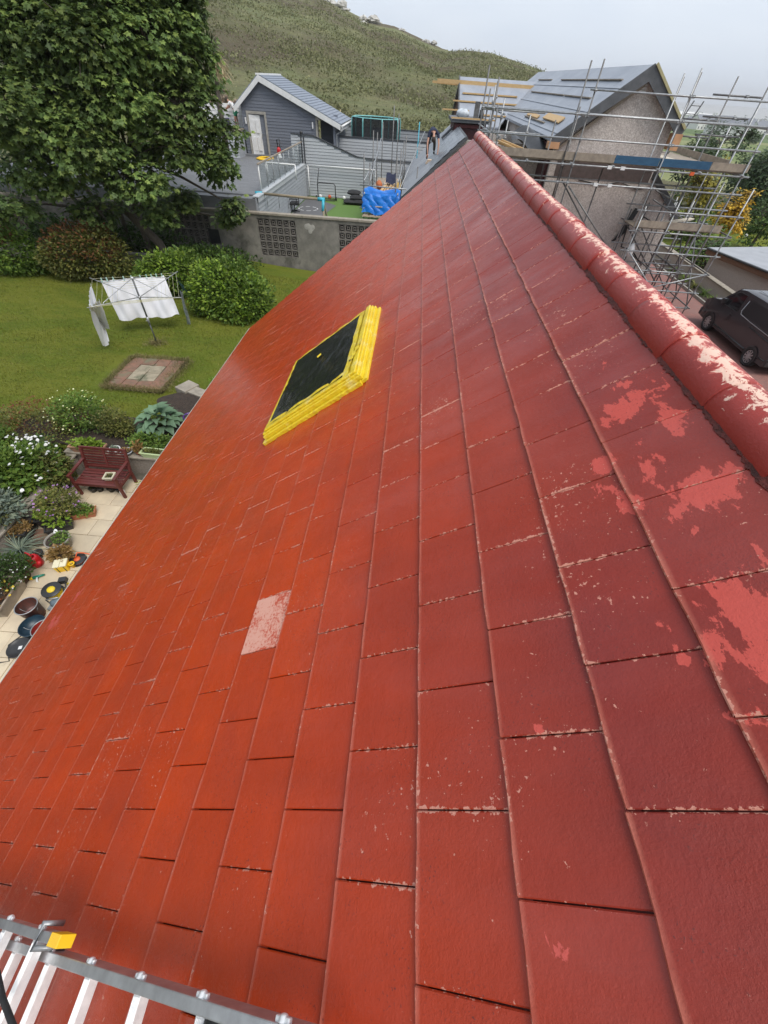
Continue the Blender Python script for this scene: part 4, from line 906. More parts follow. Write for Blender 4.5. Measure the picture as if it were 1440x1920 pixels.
# yellow caddy with cream lid
p = onZ(122, 1066, GZ); yc = thing('yellow_caddy', 'yellow box with a cream two part lid on the patio', 'box', (p.x, p.y, GZ))
M['cream'] = pm('cream_lid', (.75, .7, .5), (.68, .62, .42), 7, .5)
def rbox(b, c, lx, ly, z0, z1, rz, mi=0, tp=1.0):
    ca, sa = math.cos(rz), math.sin(rz); P = []
    for (z, k) in ((z0, 1.0), (z1, tp)):
        for sx, sy in ((-1, -1), (1, -1), (1, 1), (-1, 1)): x, y = sx * lx / 2 * k, sy * ly / 2 * k; P.append((c[0] + x * ca - y * sa, c[1] + x * sa + y * ca, z))
    b.add(P, [(3, 2, 1, 0), (4, 5, 6, 7), (0, 1, 5, 4), (1, 2, 6, 5), (2, 3, 7, 6), (3, 0, 4, 7)], mi)
b = B(); rbox(b, p, .2, .16, GZ, GZ + .17, .35, 0, 1.15); b.build('body', M['yellow'], yc, bevel=.008)
ca, sa = math.cos(.35), math.sin(.35)
for s_ in (-1, 1):
    b = B(); rbox(b, (p.x + s_ * .061 * ca, p.y + s_ * .061 * sa), .115, .195, GZ + .17, GZ + .205, .35); b.build('lid', M['cream'], yc, bevel=.01)
for s_ in (-.5, .5):
    b = B(); rbox(b, (p.x + s_ * .12 * ca + .09 * sa, p.y + s_ * .12 * sa - .09 * ca), .012, .006, GZ, GZ + .17, .35); b.build('strap', M['black'], yc)
pot('paint_pot', 'small yellow pot pressed against the yellow box', (p.x + .15, p.y + .06, GZ), .045, .12, M['yellow'], 'pot', soil=False)
# cable reels
def reel(c, r, hub, cable, label, tilt=(0, 0, 1), w_=.12, face=M['black'], standing=False):
    rt = thing('cable_reel', label, 'cable reel', c); ax = Vector(tilt).normalized(); c = Vector(c)
    for k, z in enumerate((0.0, w_)):
        b = B(); b.lathe(c, [(.02, z), (r, z), (r + .006, z + .006), (r, z + .012), (.02, z + .012)], 26, axis=ax); b.build('flange', face, rt)
    b = B(); b.lathe(c, [(hub, .012), (hub + (r - hub) * .55, .03), (hub + (r - hub) * .55, w_ - .02), (hub, w_)], 24, axis=ax)
    for q in range(5): b.lathe(c, [(hub + (r - hub) * .55 + .004 * math.sin(k * .7 + q), .02 + q * (w_ - .04) / 5 + .004 * math.cos(k)) for k in range(9)], 20, axis=ax)
    b.build('cable_winding', cable, rt)
    b = B(); b.lathe(c, [(.0, w_ + .03), (hub * .8, w_ + .028), (hub * .85, w_ + .012)], 16, axis=ax); b.build('hub_cap', cable, rt)
    return rt
M['orange'] = pm('orange_cable', (.7, .12, .03), (.6, .1, .03), 9, .5)
p = onZ(148, 1052, GZ); r1 = reel((p.x, p.y, GZ), .15, .07, M['orange'], 'black cable reel with orange cable lying near the eaves', w_=.06)
b = B(); b.tube([(p.x - .03, p.y + .02, GZ + .1), (p.x - .05, p.y + .12, GZ + .12), (p.x + .06, p.y + .14, GZ + .1), (p.x + .2, p.y + .16, GZ + .03), (p.x + .5, p.y + .3, GZ + .01)], .012, 7); b.build('loose_cable', M['orange'], r1)
p = onZ(104, 1112, GZ); M['yel_cable'] = pm('yellow_cable', (.8, .6, .03), (.7, .5, .02), 9, .45)
r2 = reel((p.x, p.y, GZ), .16, .08, M['yel_cable'], 'black cable reel wound with bright yellow cable', (.1, -.1, 1), w_=.15)
b = B(); [b.tube([Vector((p.x + .1, p.y, GZ + .02 + .01 * k))] + arc((p.x + .16, p.y + .03, GZ + .02 + .012 * k), .16 + .012 * k, -1.5, 1.8, 10), .007, 6) for k in range(3)]
b.tube([(p.x + .12, p.y + .1, GZ + .02), (p.x + .3, p.y + .35, GZ + .015), (p.x + .33, p.y + .7, GZ + .015), (p.x + .5, p.y + .9, GZ + .015)], .007, 6); b.build('loose_cable', M['yel_cable'], r2)
b = B(); b.box((p.x - .05, p.y + .2, GZ), (p.x + .08, p.y + .31, GZ + .1), rz=.3); b.tube([(p.x + .05, p.y + .22, GZ + .06), (p.x + .16, p.y + .15, GZ + .1), (p.x + .2, p.y + .02, GZ + .03)], .016, 6); tag(b.build('tool_battery', M['black'], bevel=.01), 'black tool battery and lead beside the yellow cable reel', 'battery')
# power tool jumble
p = onZ(108, 1135, GZ); M['bluegrey'] = pm('blue_grey_plastic', (.13, .17, .2), (.09, .12, .14), 8, .5)
pt_ = thing('paint_sprayer', 'blue grey paint sprayer motor partly hidden by the eaves', 'power tool', (p.x, p.y, GZ))
b = B(); b.lathe((p.x - .05, p.y - .02, GZ + .09), [(0, 0), (.06, 0), (.075, .03), (.075, .18), (.05, .22), (0, .22)], 12, axis=(.9, .4, 0)); b.build('motor', M['bluegrey'], pt_)
b = B(); b.box((p.x - .1, p.y - .12, GZ), (p.x + .12, p.y + .02, GZ + .05)); b.tube([(p.x - .1, p.y, GZ), (p.x - .12, p.y, GZ + .18), (p.x + .1, p.y + .05, GZ + .22)], .012, 6); b.build('stand', M['galv'], pt_)
# buckets
def bucket(c, r, h, mat, inside, label, name='bucket', tilt=None, rim=None):
    rt = thing(name, label, 'bucket', c); b = B(); ax = Vector(tilt or (0, 0, 1)).normalized()
    b.lathe(c, [(.001, .003), (r * .82, .0), (r, h - .02), (r + .008, h - .02), (r + .008, h), (r - .004, h)], 26, axis=ax); b.build('body', mat, rt)
    b = B(); b.lathe(c, [(r - .004, h - .001), (r * .86, .06), (.001, .055)], 26, axis=ax); b.build('inside', inside, rt)
    if rim: b = B(); b.tube([Vector(c) + ax * h + q for q in [Vector((math.cos(a) * (r + .004), math.sin(a) * (r + .004), 0)) for a in np.linspace(0, 6.283, 27)]], .009, 6, caps=False); b.build('rim', rim, rt)
    b = B(); P = [Vector(c) + ax * (h * .9) + Vector((math.cos(a) * (r + .015), math.sin(a) * (r + .015) * .3 - .1 * math.sin(a), -abs(math.sin(a)) * .12)) for a in np.linspace(0, math.pi, 12)]; b.tube(P, .004, 5); b.build('handle', M['galv'], rt)
    return rt
M['bucket_in'] = pm('stained_inside', (.05, .03, .025), (.12, .035, .025), 14, .5, stretch=(1, 1, .3))
p = onZ(70, 1153, GZ); bucket((p.x, p.y, GZ), .17, .34, pm('red_splashed_bucket', (.22, .05, .035), (.1, .05, .05), 5, .5), M['bucket_in'], 'open bucket stained with red paint and pale rim', rim=M['galv'])
p = onZ(72, 1182, GZ); M['navy'] = pm('navy_plastic', (.012, .03, .05), (.02, .05, .075), 6, .4)
bucket((p.x, p.y, GZ), .2, .2, M['navy'], M['navy'], 'navy blue builder tub next to the stained bucket', 'tub')
p = onZ(90, 1186, GZ); bucket((p.x + .05, p.y - .03, GZ), .16, .24, M['red_pl'], pm('red_paint', (.3, .03, .02), (.25, .025, .02), 5, .25), 'tub of red paint tucked under the eaves', 'paint_tub', rim=M['galv'])
p = onZ(37, 1215, GZ)
ld = thing('black_disc', 'round black bucket lid with a white label on the slabs', 'lid', (p.x, p.y, GZ)); b = B(); b.lathe((p.x, p.y, GZ), [(0, .0), (.17, .0), (.185, .012), (.185, .03), (.172, .03), (.168, .022), (0, .022)], 30); b.build('disc', M['black'], ld)
b = B(); b.box((p.x - .005, p.y - .03, GZ + .0225), (p.x + .05, p.y + .03, GZ + .024), rz=.3); b.build('label', M['white'], ld)
q = onZ(0, 1243, GZ); q2 = onZ(18, 1240, GZ); q3 = onZ(75, 1190, GZ)
b = B(); b.tube([q + Vector((-.5, .1, .008)), q + Vector((0, 0, .008)), q2 + Vector((0, 0, .008)), Vector((p.x - .13, p.y - .1, GZ + .01)), Vector((p.x - .21, p.y + .03, GZ + .01)), Vector((p.x - .1, p.y + .23, GZ + .01)), Vector((p.x + .1, p.y + .24, GZ + .01)), q3 + Vector((.1, 0, .01)), q3 + Vector((.5, .1, .01))], .011, 7)
tag(b.build('black_hose', M['rubber']), 'thin black hose curling round the black bucket lid', 'hose')
# ------------------------------------------------------------------ roof ladder
def LP(px, py, h):
    y, t_ = onR(px, py, h); return y, t_
def rail_frame(p1, p2, h):
    A, Bq = Vector(RP(*onR(*p1, h), h)), Vector(RP(*onR(*p2, h), h)); d = (A - Bq).normalized()      # d runs down the slope
    return Bq, d, -(d.cross(RN)).normalized(), (A - Bq).length
def ladder_side(root, O, d, wv, L, width, dep, rungs, bolt):
    for k in (0, 1):
        o_ = O + wv * width * k; b = B(); b.obox(o_ + d * L / 2 - RN * dep / 2, d * L / 2, wv * .0135, RN * dep / 2); b.build('rail', M['alu'], root, bevel=.003)
    for t_ in rungs:
        b = B(); b.obox(O + d * t_ + wv * width / 2 - RN * dep * .5, wv * (width / 2 - .0135), d * .017, RN * .015); [b.obox(O + d * (t_ - .012 + .006 * q) + wv * width / 2 - RN * (dep * .5 - .0155), wv * (width / 2 - .02), d * .0012, RN * .0012) for q in range(5)]
        b.build('rung', M['alu_bright'], root, bevel=.002)
        b = B(); b.obox(O + d * t_ - wv * .017 - RN * .012, d * .022, wv * .006, RN * .006); b.lathe(O + d * t_ - wv * .0135 - RN * .012, [(.0, .014), (.009, .012), (.012, .0)], 10, axis=-wv); b.build('rivet', M['alu_bright'], root, bevel=.003)
O, d_, wv, L_ = rail_frame((0, 1766), (545, 1946), .14)
if wv.y > 0: wv = -wv
off = .12; O = O - d_ * off
rg_ = [(RP(*onR(px, py, .125), .125) - O).dot(d_) for px, py in ((377, 1890), (260, 1851), (167, 1820))]
pitch = (rg_[2] - rg_[0]) / 2
lad = thing('roof_ladder', 'aluminium roof ladder lying up the slope at the bottom corner', 'ladder', O)
ladder_side(lad, O, d_, wv, 4.2, .38, .066, [rg_[0] + pitch * k for k in range(-1, 13)], True)
lad2 = thing('ladder_section', 'second ladder section with a yellow end cap on its rail', 'ladder', O + RN * .06)
O2, d2_, wv2, L2 = rail_frame((0, 1731), (100, 1762), .19); wv2 = -wv2 if wv2.y > 0 else wv2
ladder_side(lad2, O2, d2_, wv2, 2.6, .33, .045, [.14 + pitch * k for k in range(9)], True)
for k in (0, 1):
    b = B(); c_ = O2 + wv2 * .33 * k - d2_ * .012 - RN * .022; b.obox(c_, d2_ * .034, wv2 * .0165, RN * .025); [b.obox(c_ + RN * .026 + d2_ * (-.03 + .0085 * q), d2_ * .0025, wv2 * .0165, RN * .0015) for q in range(8)]; b.build('end_cap', M['yellow'], lad2, bevel=.003)
b = B(); c_ = O2 + d2_ * .10; b.tube([c_ - wv2 * .03 - RN * .06, c_ - wv2 * .03 + RN * .008, c_ + wv2 * .03 + RN * .008, c_ + wv2 * .03 - RN * .1], .009, 7); b.build('hook', M['galv'], lad2)
b = B()
cb = [onR(-40, 1770, .25), onR(-5, 1825, .22), onR(18, 1870, .2), onR(40, 1925, .2), onR(60, 1990, .2)]
b.tube([RP(y, t_, .22) for y, t_ in cb], .0085, 8); tag(b.build('black_rope', M['rubber']), 'black rope hanging across the ladder rungs at the bottom corner', 'rope')
# toe of the boot at the bottom edge
yb_, tb2 = onR(395, 1925, .12)
bt = thing('boot', 'toe of a black boot showing at the bottom edge beside the ladder', 'boot', RP(yb_, tb2, .1))
b = B(); c = RP(yb_ - .075, tb2 + .0, .105)
def bootp(u, v_):
    a = v_ * 2 * math.pi; s_ = [0.0, .5, .8, .95, 1, 1, .95][min(6, int(u * 6))]; s_ = .0 if u == 0 else min(1, (u * 3.2)) ** .5
    return c + RY * (.115 - u * .30) + RD * math.cos(a) * .05 * s_ + RN * (max(-.02, math.sin(a) * (.042 + .02 * u) * s_))
b.grid(bootp, 14, 18); b.build('upper', pm('black_leather', (.014, .014, .014), (.022, .022, .022), 20, .45, bump=.2), bt)
b = B(); b.grid(lambda u, v_: bootp(u, v_) * 1.0 + RN * (-.018), 14, 18); b.build('sole', M['rubber'], bt)
# ------------------------------------------------------------------ block wall at the end of the garden
WY, WT = 22.2, 2.5
M['oldrender'] = pm('stained_render', (.26, .24, .21), (.16, .15, .13), 2.4, .92, bump=.6, bscale=34, bdist=.02, dirt=((.09, .085, .07), .56))
M['block'] = pm('screen_block', (.25, .225, .2), (.17, .155, .14), 7, .9, bump=.4, bscale=50, island=.12)
bw = thing('block_wall', 'grey rendered garden wall with panels of pierced screen blocks', 'wall', (-8, WY, 0))
S = .305
panels = [(-12.35, 9, 4, 1.02, 'l'), (-7.30, 6, 5, .75, 'm'), (-3.43, 9, 5, .75, 'r')]      # left x, columns, rows, bottom z
b = B(); zb = -.2; segs = [(-26, -12.35), (-12.35 + 9 * S, -7.30), (-7.30 + 6 * S, -3.43), (-3.43 + 9 * S, 4.0)]
for x0, x1 in segs: b.box((x0, WY, zb), (x1, WY + .2, WT - .09))
for x0, nx, nz, z0, _ in panels: b.box((x0, WY + .004, zb), (x0 + nx * S, WY + .196, z0 - .002)); b.box((x0, WY + .004, z0 + nz * S + .002), (x0 + nx * S, WY + .196, WT - .09))
b.build('wall', M['oldrender'], bw)
for i in range(32):
    b = B(); b.box((-26 + .94 * i, WY - .05, WT - .09 + .002), (-26 + .94 * i + .934, WY + .25, WT)); b.build('coping_stone', M['cap'], bw, bevel=.012)
def block_mesh():
    b = B(); s = S / 2 - .004; t0, t1 = .02, .17; w_ = .022
    for (x0, x1, z0, z1) in ((-s, s, -s, -s + w_), (-s, s, s - w_, s), (-s, -s + w_, -s + w_, s - w_), (s - w_, s, -s + w_, s - w_)): b.box((x0, t0, z0), (x1, t1, z1))
    # four curved petals: diamond in the middle with arcs to the corners
    for q in range(4):
        a0 = math.pi / 2 * q
        pts = []
        for k in range(6):
            a = -math.pi / 4 + (math.pi / 2) * k / 5
            r_ = s * .98; cx = math.cos(a0) * s * 1.32; cz = math.sin(a0) * s * 1.32
            ang = a0 + math.pi + a * 1.05; pts.append((cx + math.cos(ang) * r_, cz + math.sin(ang) * r_))
        for (x0, z0), (x1, z1) in zip(pts[:-1], pts[1:]): b.bar((x0, (t0 + t1) / 2, z0), (x1, (t0 + t1) / 2, z1), t1 - t0 - .02, .024, up=(z1 - z0, 0, x0 - x1))
    o = b.build('screen_block', M['block']); me = o.data; bpy.data.objects.remove(o); return me
bm_ = block_mesh()
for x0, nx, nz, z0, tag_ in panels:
    for i in range(nx):
        for j in range(nz):
            if tag_ == 'l' and i in (5, 6) and j < 3 and i == 5: pass
            o = bpy.data.objects.new('screen_block', bm_); col.objects.link(o); o.parent = bw
            o.location = (x0 + S * (i + .5) + 8, rnd.uniform(-.004, .004), z0 + S * (j + .5))
    b = B(); b.box((x0 - .03, WY + .205, z0 - .03), (x0 + nx * S + .03, WY + .215, z0 + nz * S + .03)); b.build('shade_backing', M['black'], bw)  # black sheet added behind the blocks so their holes look shaded
b = B(); b.box((-9.75, WY - .012, 1.12), (-9.25, WY - .002, 1.7)); tag(b.build('black_board', M['black']), 'black panel fixed over the screen blocks under the tree', 'panel')
rp = B(); cx_, cz_ = -4.82, 2.02
for (dx_, dz_, r_) in ((-.12, .06, .12), (.05, .0, .15), (.16, .05, .11), (.03, -.12, .1), (-.04, .1, .1)): rp.lathe((cx_ + dx_, WY - .001, cz_ + dz_), [(0, .006), (r_ * .8, .005), (r_, 0)], 9, axis=(0, -1, 0))
rp.build('bare_patch', pm('bare_pale_render', (.42, .4, .36), (.34, .32, .29), 9, .9, bump=.4), bw)
# ------------------------------------------------------------------ trees
def branch_tree(name, label, base, stems, crowns, leaf_n, leaf, bark, seed, group=None, leaf_shape='palm'):
    """stems: list of point lists with radii; crowns: (centre, radii) lobes filled with leaf sprays on twigs"""
    root = thing(name, label, 'tree', base, group); g = np.random.default_rng(seed)
    for pts, r0, r1 in stems:
        b = B(); n = len(pts); b.tube(pts, [r0 + (r1 - r0) * i / (n - 1) for i in range(n)], 9); b.build('trunk', bark, root)
    allV, allF, q = [], [], 0; tw = B()
    tips = [Vector(p[-1]) for p, _, _ in stems] + [Vector(p[-2]) for p, _, _ in stems]
    tot = sum(r[0] * r[1] + r[1] * r[2] + r[0] * r[2] for _, r in crowns)
    for c, r in crowns:
        k = (r[0] * r[1] + r[1] * r[2] + r[0] * r[2]) / tot
        ns = int(leaf_n * k / 9)
        P, d = blob_points(ns, c, r, .35, .45, seed=seed + int(abs(c[0] * 10)))
        # spray: nine leaves around each twig end, drooping plates
        kp = vnoise(P[:, 0] + P[:, 2] * .8, P[:, 1] * .7 + P[:, 2], 1.3 * max(.6, leaf * 4)) > -.2; P, d = P[kp], d[kp]; ns = len(P)
        V = []; A = g.uniform(0, 6.28, (ns, 9)); R1 = leaf * g.uniform(.25, 1.5, (ns, 9)); dz = g.normal(0, leaf * .35, (ns, 9)) - R1 * .25
        LP_ = P[:, None, :] + np.stack([np.cos(A) * R1, np.sin(A) * R1, dz], -1)
        dirs = np.stack([np.cos(A), np.sin(A), np.full_like(A, -.45)], -1) + d[:, None, :] * .5 + g.normal(0, .3, (ns, 9, 3))
        LP_ = LP_.reshape(-1, 3); dirs = dirs.reshape(-1, 3); dirs /= np.linalg.norm(dirs, axis=1)[:, None]; n = len(LP_)
        up = np.tile([0, 0, 1.0], (n, 1)) + d.repeat(9, 0) * .5 + g.normal(0, .35, (n, 3))
        s = np.cross(dirs, up); s /= np.linalg.norm(s, axis=1)[:, None]; nn = np.cross(s, dirs); L = (leaf * g.uniform(.5, 1.45, n))[:, None]
        if leaf_shape == 'palm':      # five lobed leaf, cupped
            prof = [(0, 0, 0), (.1, .48, .05), (.42, .3, .03), (.62, .52, -.06), (.7, .2, 0), (1.0, 0, -.14), (.7, -.2, 0), (.62, -.52, -.06), (.42, -.3, .03), (.1, -.48, .05)]
            pts = np.stack([LP_ + dirs * L * a + s * L * b_ + nn * L * c_ for a, b_, c_ in prof], 1).reshape(-1, 3)
            allV.append(pts); idx = np.arange(n)[:, None] * 10 + q
            allF.append(np.concatenate([idx + np.array([[0, 1, 2, 8]]), idx + np.array([[0, 8, 9, 9]])], 0)[:n]); allF.append(idx + np.array([[0, 2, 8, 9]])[:, [0, 1, 2, 3]]); allF.append(idx + np.array([[2, 3, 4, 8]])); allF.append(idx + np.array([[4, 6, 7, 8]])); allF.append(idx + np.array([[4, 5, 6, 4]])); q += 10 * n
        else:
            pts = np.stack([LP_, LP_ + dirs * L * .5 + s * L * .3, LP_ + dirs * L, LP_ + dirs * L * .5 - s * L * .3], 1).reshape(-1, 3); allV.append(pts); allF.append(np.arange(4 * n).reshape(-1, 4) + q); q += 4 * n
        C = Vector(c); t0 = min(tips, key=lambda t_: (t_ - C).length); tw.tube([t0, t0.lerp(C, .5) + Vector((0, 0, .15)), C], [.07, .05, .03], 6)
        for p in P[:: max(1, ns // 14)]: p = Vector(p); m_ = C.lerp(p, .5) + Vector((0, 0, .1)); tw.tube([C, m_, p], [.03, .02, .007], 5, caps=False)
    o = tw.build('limb', bark, root)
    V = np.concatenate(allV); F_ = np.concatenate(allF)
    tri = F_[:, 0] == F_[:, 3]; F4 = F_[~tri]; F3 = F_[tri][:, :3]
    me = bpy.data.meshes.new('crown'); V = V - np.array(_org[root.name]); me.vertices.add(len(V)); me.vertices.foreach_set('co', V.astype(np.float32).ravel())
    lt = np.concatenate([np.full(len(F4), 4), np.full(len(F3), 3)]); ls = np.concatenate([[0], np.cumsum(lt)[:-1]]); li = np.concatenate([F4.ravel(), F3.ravel()])
    me.loops.add(len(li)); me.loops.foreach_set('vertex_index', li.astype(np.int32)); me.polygons.add(len(lt)); me.polygons.foreach_set('loop_start', ls.astype(np.int32)); me.polygons.foreach_set('loop_total', lt.astype(np.int32))
    me.update(calc_edges=True); me.validate(); return root, me
def finish_tree(root, me, mat):
    me.materials.append(mat); o = bpy.data.objects.new('crown', me); col.objects.link(o); o.parent = root; o['kind'] = 'stuff'
LF['syc'] = leaf_mat('sycamore_leaves', (.07, .115, .034), (.115, .175, .046), (.22, .28, .07), .32, var=(.66, 1.6), vs_=.55)  # broad noise paints lit and dark leaf clumps into the colour
LF['cord'] = leaf_mat('cordyline_leaves', (.07, .09, .035), (.13, .15, .06), (.2, .2, .1))
LF['conif'] = leaf_mat('conifer_needles', (.04, .07, .032), (.065, .105, .042), (.11, .15, .06))
def PX(px, py, Y): return tuple(onY(px, py, Y))
tb0 = (-11.2, 20.3, LZ)
stems = [([(-10.9, 20.2, .4), (-11.3, 20.2, 1.5), (-12.3, 20.0, 2.8), (-13.0, 19.9, 4.6), (-13.3, 19.8, 7.0)], .22, .1),
         ([(-11.6, 20.5, .4), (-12.0, 20.5, 1.3), (-12.1, 20.6, 2.6), (-11.6, 20.5, 4.4)], .16, .08),
         ([(-13.6, 20.8, .4), (-13.8, 20.7, 2.5), (-14.4, 20.4, 5.0)], .14, .07), ([(-14.0, 20.9, .4), (-14.5, 20.6, 2.5), (-15.6, 20.0, 5.0)], .12, .06), ([(-13.2, 20.9, .4), (-13.0, 20.9, 2.5), (-12.8, 21.2, 5.0)], .11, .06)]
cr = []
for px, py, Y, rx, ry, rz in [(60, 320, 18.2, 2.0, 1.4, 1.3), (150, 260, 18.0, 2.1, 1.5, 1.4), (250, 330, 18.5, 1.9, 1.4, 1.2), (90, 180, 18.6, 2.2, 1.6, 1.5), (220, 180, 19, 2.1, 1.6, 1.5), (330, 200, 20.2, 1.9, 1.5, 1.4), (330, 280, 19.8, 1.8, 1.4, 1.2), (400, 310, 20.6, 1.25, 1.1, .95), (440, 380, 20.8, .8, .7, .7), (420, 255, 21.2, 1.0, 1.0, .9),
                              (40, 60, 18.8, 2.4, 1.7, 1.7), (160, 70, 19, 2.4, 1.8, 1.7), (270, 80, 20, 2.2, 1.7, 1.6), (350, 100, 21, 1.4, 1.4, 1.5), (0, 200, 17.5, 2.0, 1.6, 1.6), (10, 390, 17.8, 1.7, 1.2, .9), (170, 390, 18.8, 1.7, 1.2, .8), (290, 395, 19.6, 1.4, 1.1, .75), (120, -60, 20, 3.2, 2.2, 2.2), (290, -20, 21, 2.3, 2, 1.9), (-60, 30, 19, 3, 2, 2), (340, 20, 21.6, 1.2, 1.3, 1.4), (410, 415, 21.2, .75, .6, .45), (355, 365, 20.6, 1.0, .9, .7)]:
    cr.append((PX(px + rnd.uniform(-12, 12), py + rnd.uniform(-10, 10), Y), (rx * .74, ry * .74, rz * .66)))
r_, me = branch_tree('sycamore_tree', 'huge dark green sycamore overhanging the block wall on the left', tb0, stems, cr, 48000, .165, M['bark'], 3); finish_tree(r_, me, LF['syc'])
# more distant trees behind it, filling the gap to the hill
r_, me = branch_tree('dark_tree', 'dark evergreen standing behind the sycamore at the left edge', (-22, 24, 1), [([(-22, 24, 1), (-22, 24, 6)], .25, .1)], [(PX(20, 130, 24), (4, 2.5, 4)), (PX(-120, 260, 22), (4, 2.5, 3.5)), (PX(200, 130, 25), (3.5, 2, 3.5)), (PX(30, 400, 21), (3, 1.5, 1.6))], 9000, .24, M['bark'], 8, leaf_shape='kite'); finish_tree(r_, me, LF['dark'])
# cabbage palms with narrow spiky heads
for i, (px, py, Y, s, lab) in enumerate([(392, 95, 30, 1.15, 'tall cabbage palm with a dead straw skirt at the edge of the sycamore'), (398, 145, 31, 1.0, 'small cabbage palm above the log pile')]):
    c = Vector(PX(px, py, Y)); rt = thing('cabbage_palm', lab, 'palm', (c.x, c.y, 3.2)); b = B(); b.tube([(c.x, c.y, 3.2), (c.x + .1, c.y, c.z)], [.13, .09], 8); b.build('trunk', M['bark'], rt)
    V, F_, q = [], [], 0
    for k in range(170):
        a = rnd.uniform(0, 6.28); el = rnd.uniform(-.9, 1.4); L = .95 * s * rnd.uniform(.7, 1.1); dr = Vector((math.cos(a) * math.cos(el), math.sin(a) * math.cos(el), math.sin(el))); sd_ = dr.cross(Vector((0, 0, 1))).normalized() * .03 * s
        m_ = c + dr * L * .6; e = c + dr * L - Vector((0, 0, .2 * L)); V += [c - sd_, c + sd_, m_ + sd_, m_ - sd_, m_ - sd_, m_ + sd_, e, e]; F_ += [(q, q + 1, q + 2, q + 3), (q + 4, q + 5, q + 6, q + 7)]; q += 8
    o = mesh_from('foliage', [tuple(v_) for v_ in V], F_, LF['cord'], rt); o['kind'] = 'stuff'
    if i == 0:
        P, d = blob_points(260, c + Vector((.45, -.2, -.45)), (.5, .4, .5), .2, .2, seed=2); V, F_ = leaf_quads(P, .45, np.tile([.2, 0, -1.0], (260, 1)), .06); o = mesh_from('dead_skirt', V, F_, leaf_mat('straw_leaves', (.35, .27, .14), (.5, .4, .24), None, .2), rt); o['kind'] = 'stuff'
# shrubs of the far border
plant('berberis_shrub', 'broad red tinged shrub in front of the sycamore trunks', 'shrub', (-13.4, 18.0, LZ), [(3500, (-.5, 0, .8), (1.2, .9, .85), .15, 'olive', .5), (2800, (.6, .1, .95), (1.2, .9, .95), .13, 'olive', .5), (1500, (.1, .1, 1.3), (1.6, .9, .75), .12, 'rust', .6)], stems=10)
plant('green_shrub', 'mid green shrub at the left end of the border', 'shrub', (-16.6, 18.0, LZ), [(4200, (0, 0, .8), (1.5, .9, .9), .14, 'mid', .5), (600, (-.3, 0, 1.4), (1, .6, .35), .12, 'rust', .5)], stems=8)
plant('green_shrub', 'loose bright green shrub behind the rotary dryer', 'shrub', (-9.4, 17.2, LZ), [(2400, (-.6, 0, .55), (1.0, .9, .75), .17, 'mid', .45), (2200, (.5, .1, .75), (1.05, .9, .9), .16, 'mid', .45), (1300, (.2, -.3, .9), (1.2, .7, .7), .13, 'bright', .6)], stems=10)
plant('box_shrub', 'dense rounded light green bush beside the house eaves', 'shrub', (-6.55, 15.6, LZ - .1), [(3600, (-.45, .2, .8), (1.05, 1.0, .95), .15, 'mid', .6), (3000, (.45, -.25, .65), (1.05, 1.0, .85), .14, 'mid', .6), (2200, (.1, .3, 1.0), (.9, .9, .85), .14, 'mid', .6), (1500, (-.4, -.1, .9), (1.1, 1.05, .95), .13, 'bright', .7), (1200, (.5, -.2, .75), (1.05, 1.05, .9), .13, 'bright', .7)], stems=10)
plant('ivy_bank', 'dark ivy and nettles along the foot of the block wall', 'shrub', (-9.2, 20.6, .4), [(3600, (0, 0, .35), (2.3, 1.0, .7), .14, 'dark', .4), (500, (.4, -.4, .5), (1.8, .6, .45), .13, 'mid', .5)], stems=0)
plant('undergrowth_shrub', 'deep green undergrowth around the sycamore trunks', 'shrub', (-14.0, 20.9, .4), [(4600, (0, 0, .7), (4.5, .8, 1.0), .16, 'dark', .4)], stems=0)
b = B(); b.box((-26, 19.9, 0), (-10.4, 20.1, 1.0)); b.box((-26, 19.85, 1.0), (-10.4, 20.15, 1.08)); tag(b.build('rockery_wall', M['oldrender'], bevel=.02), 'low grey wall glimpsed behind the border shrubs', 'wall')
# ------------------------------------------------------------------ neighbour's yard behind the wall
TZ_, DZ = 1.35, 3.0
M['turf'] = pm('artificial_turf', (.11, .2, .04), (.09, .17, .032), 40, .85, bump=.5, bscale=150)
M['deck'] = pm('grey_deck', (.2, .205, .215), (.15, .155, .165), 3, .75, stretch=(.5, 8, 1), bump=.2)
M['decking_d'] = pm('dark_deck', (.13, .13, .135), (.1, .1, .105), 5, .7, stretch=(.5, 8, 1))
b = B(); b.box((-7.15, 22.42, TZ_ - .3), (4, 33.3, TZ_)); tag(b.build('turf', M['turf']), 'bright green artificial turf behind the block wall', kind='structure')
b = B(); b.add([(-7.1, 22.5, TZ_ + .012), (-6.0, 22.5, TZ_ + .012), (-4.9, 31.0, TZ_ + .012), (-7.1, 33.2, TZ_ + .012)], [(0, 1, 2, 3)]); tag(b.build('dark_decking', M['decking_d']), 'dark grey decking strip beside the turf', kind='structure')
M['white_mark'] = pm('white_marking', (.7, .7, .7), (.6, .6, .6), 8, .6)
b = B(); cc_ = onZ(578, 391, TZ_ + .02)
for k in range(8):
    a0 = k * math.pi / 4; P = []
    for q in range(4): a = a0 + q * .16; P += [(cc_.x + math.cos(a) * .52, cc_.y + math.sin(a) * .52, TZ_ + .018), (cc_.x + math.cos(a) * .6, cc_.y + math.sin(a) * .6, TZ_ + .018)]
    b.add(P, [(2 * i, 2 * i + 1, 2 * i + 3, 2 * i + 2) for i in range(3)])
tag(b.build('floor_marking', M['white_mark']), 'dashed white circle marked on the dark decking', kind='structure')
b = B()
b.box((-22, 22.42, 0), (-7.3, 34.8, DZ - .06)); b.build('deck_base', M['deck'])
dbase = bpy.data.objects['deck_base']; tag(dbase, 'raised grey timber deck in front of the dark shed', kind='structure')
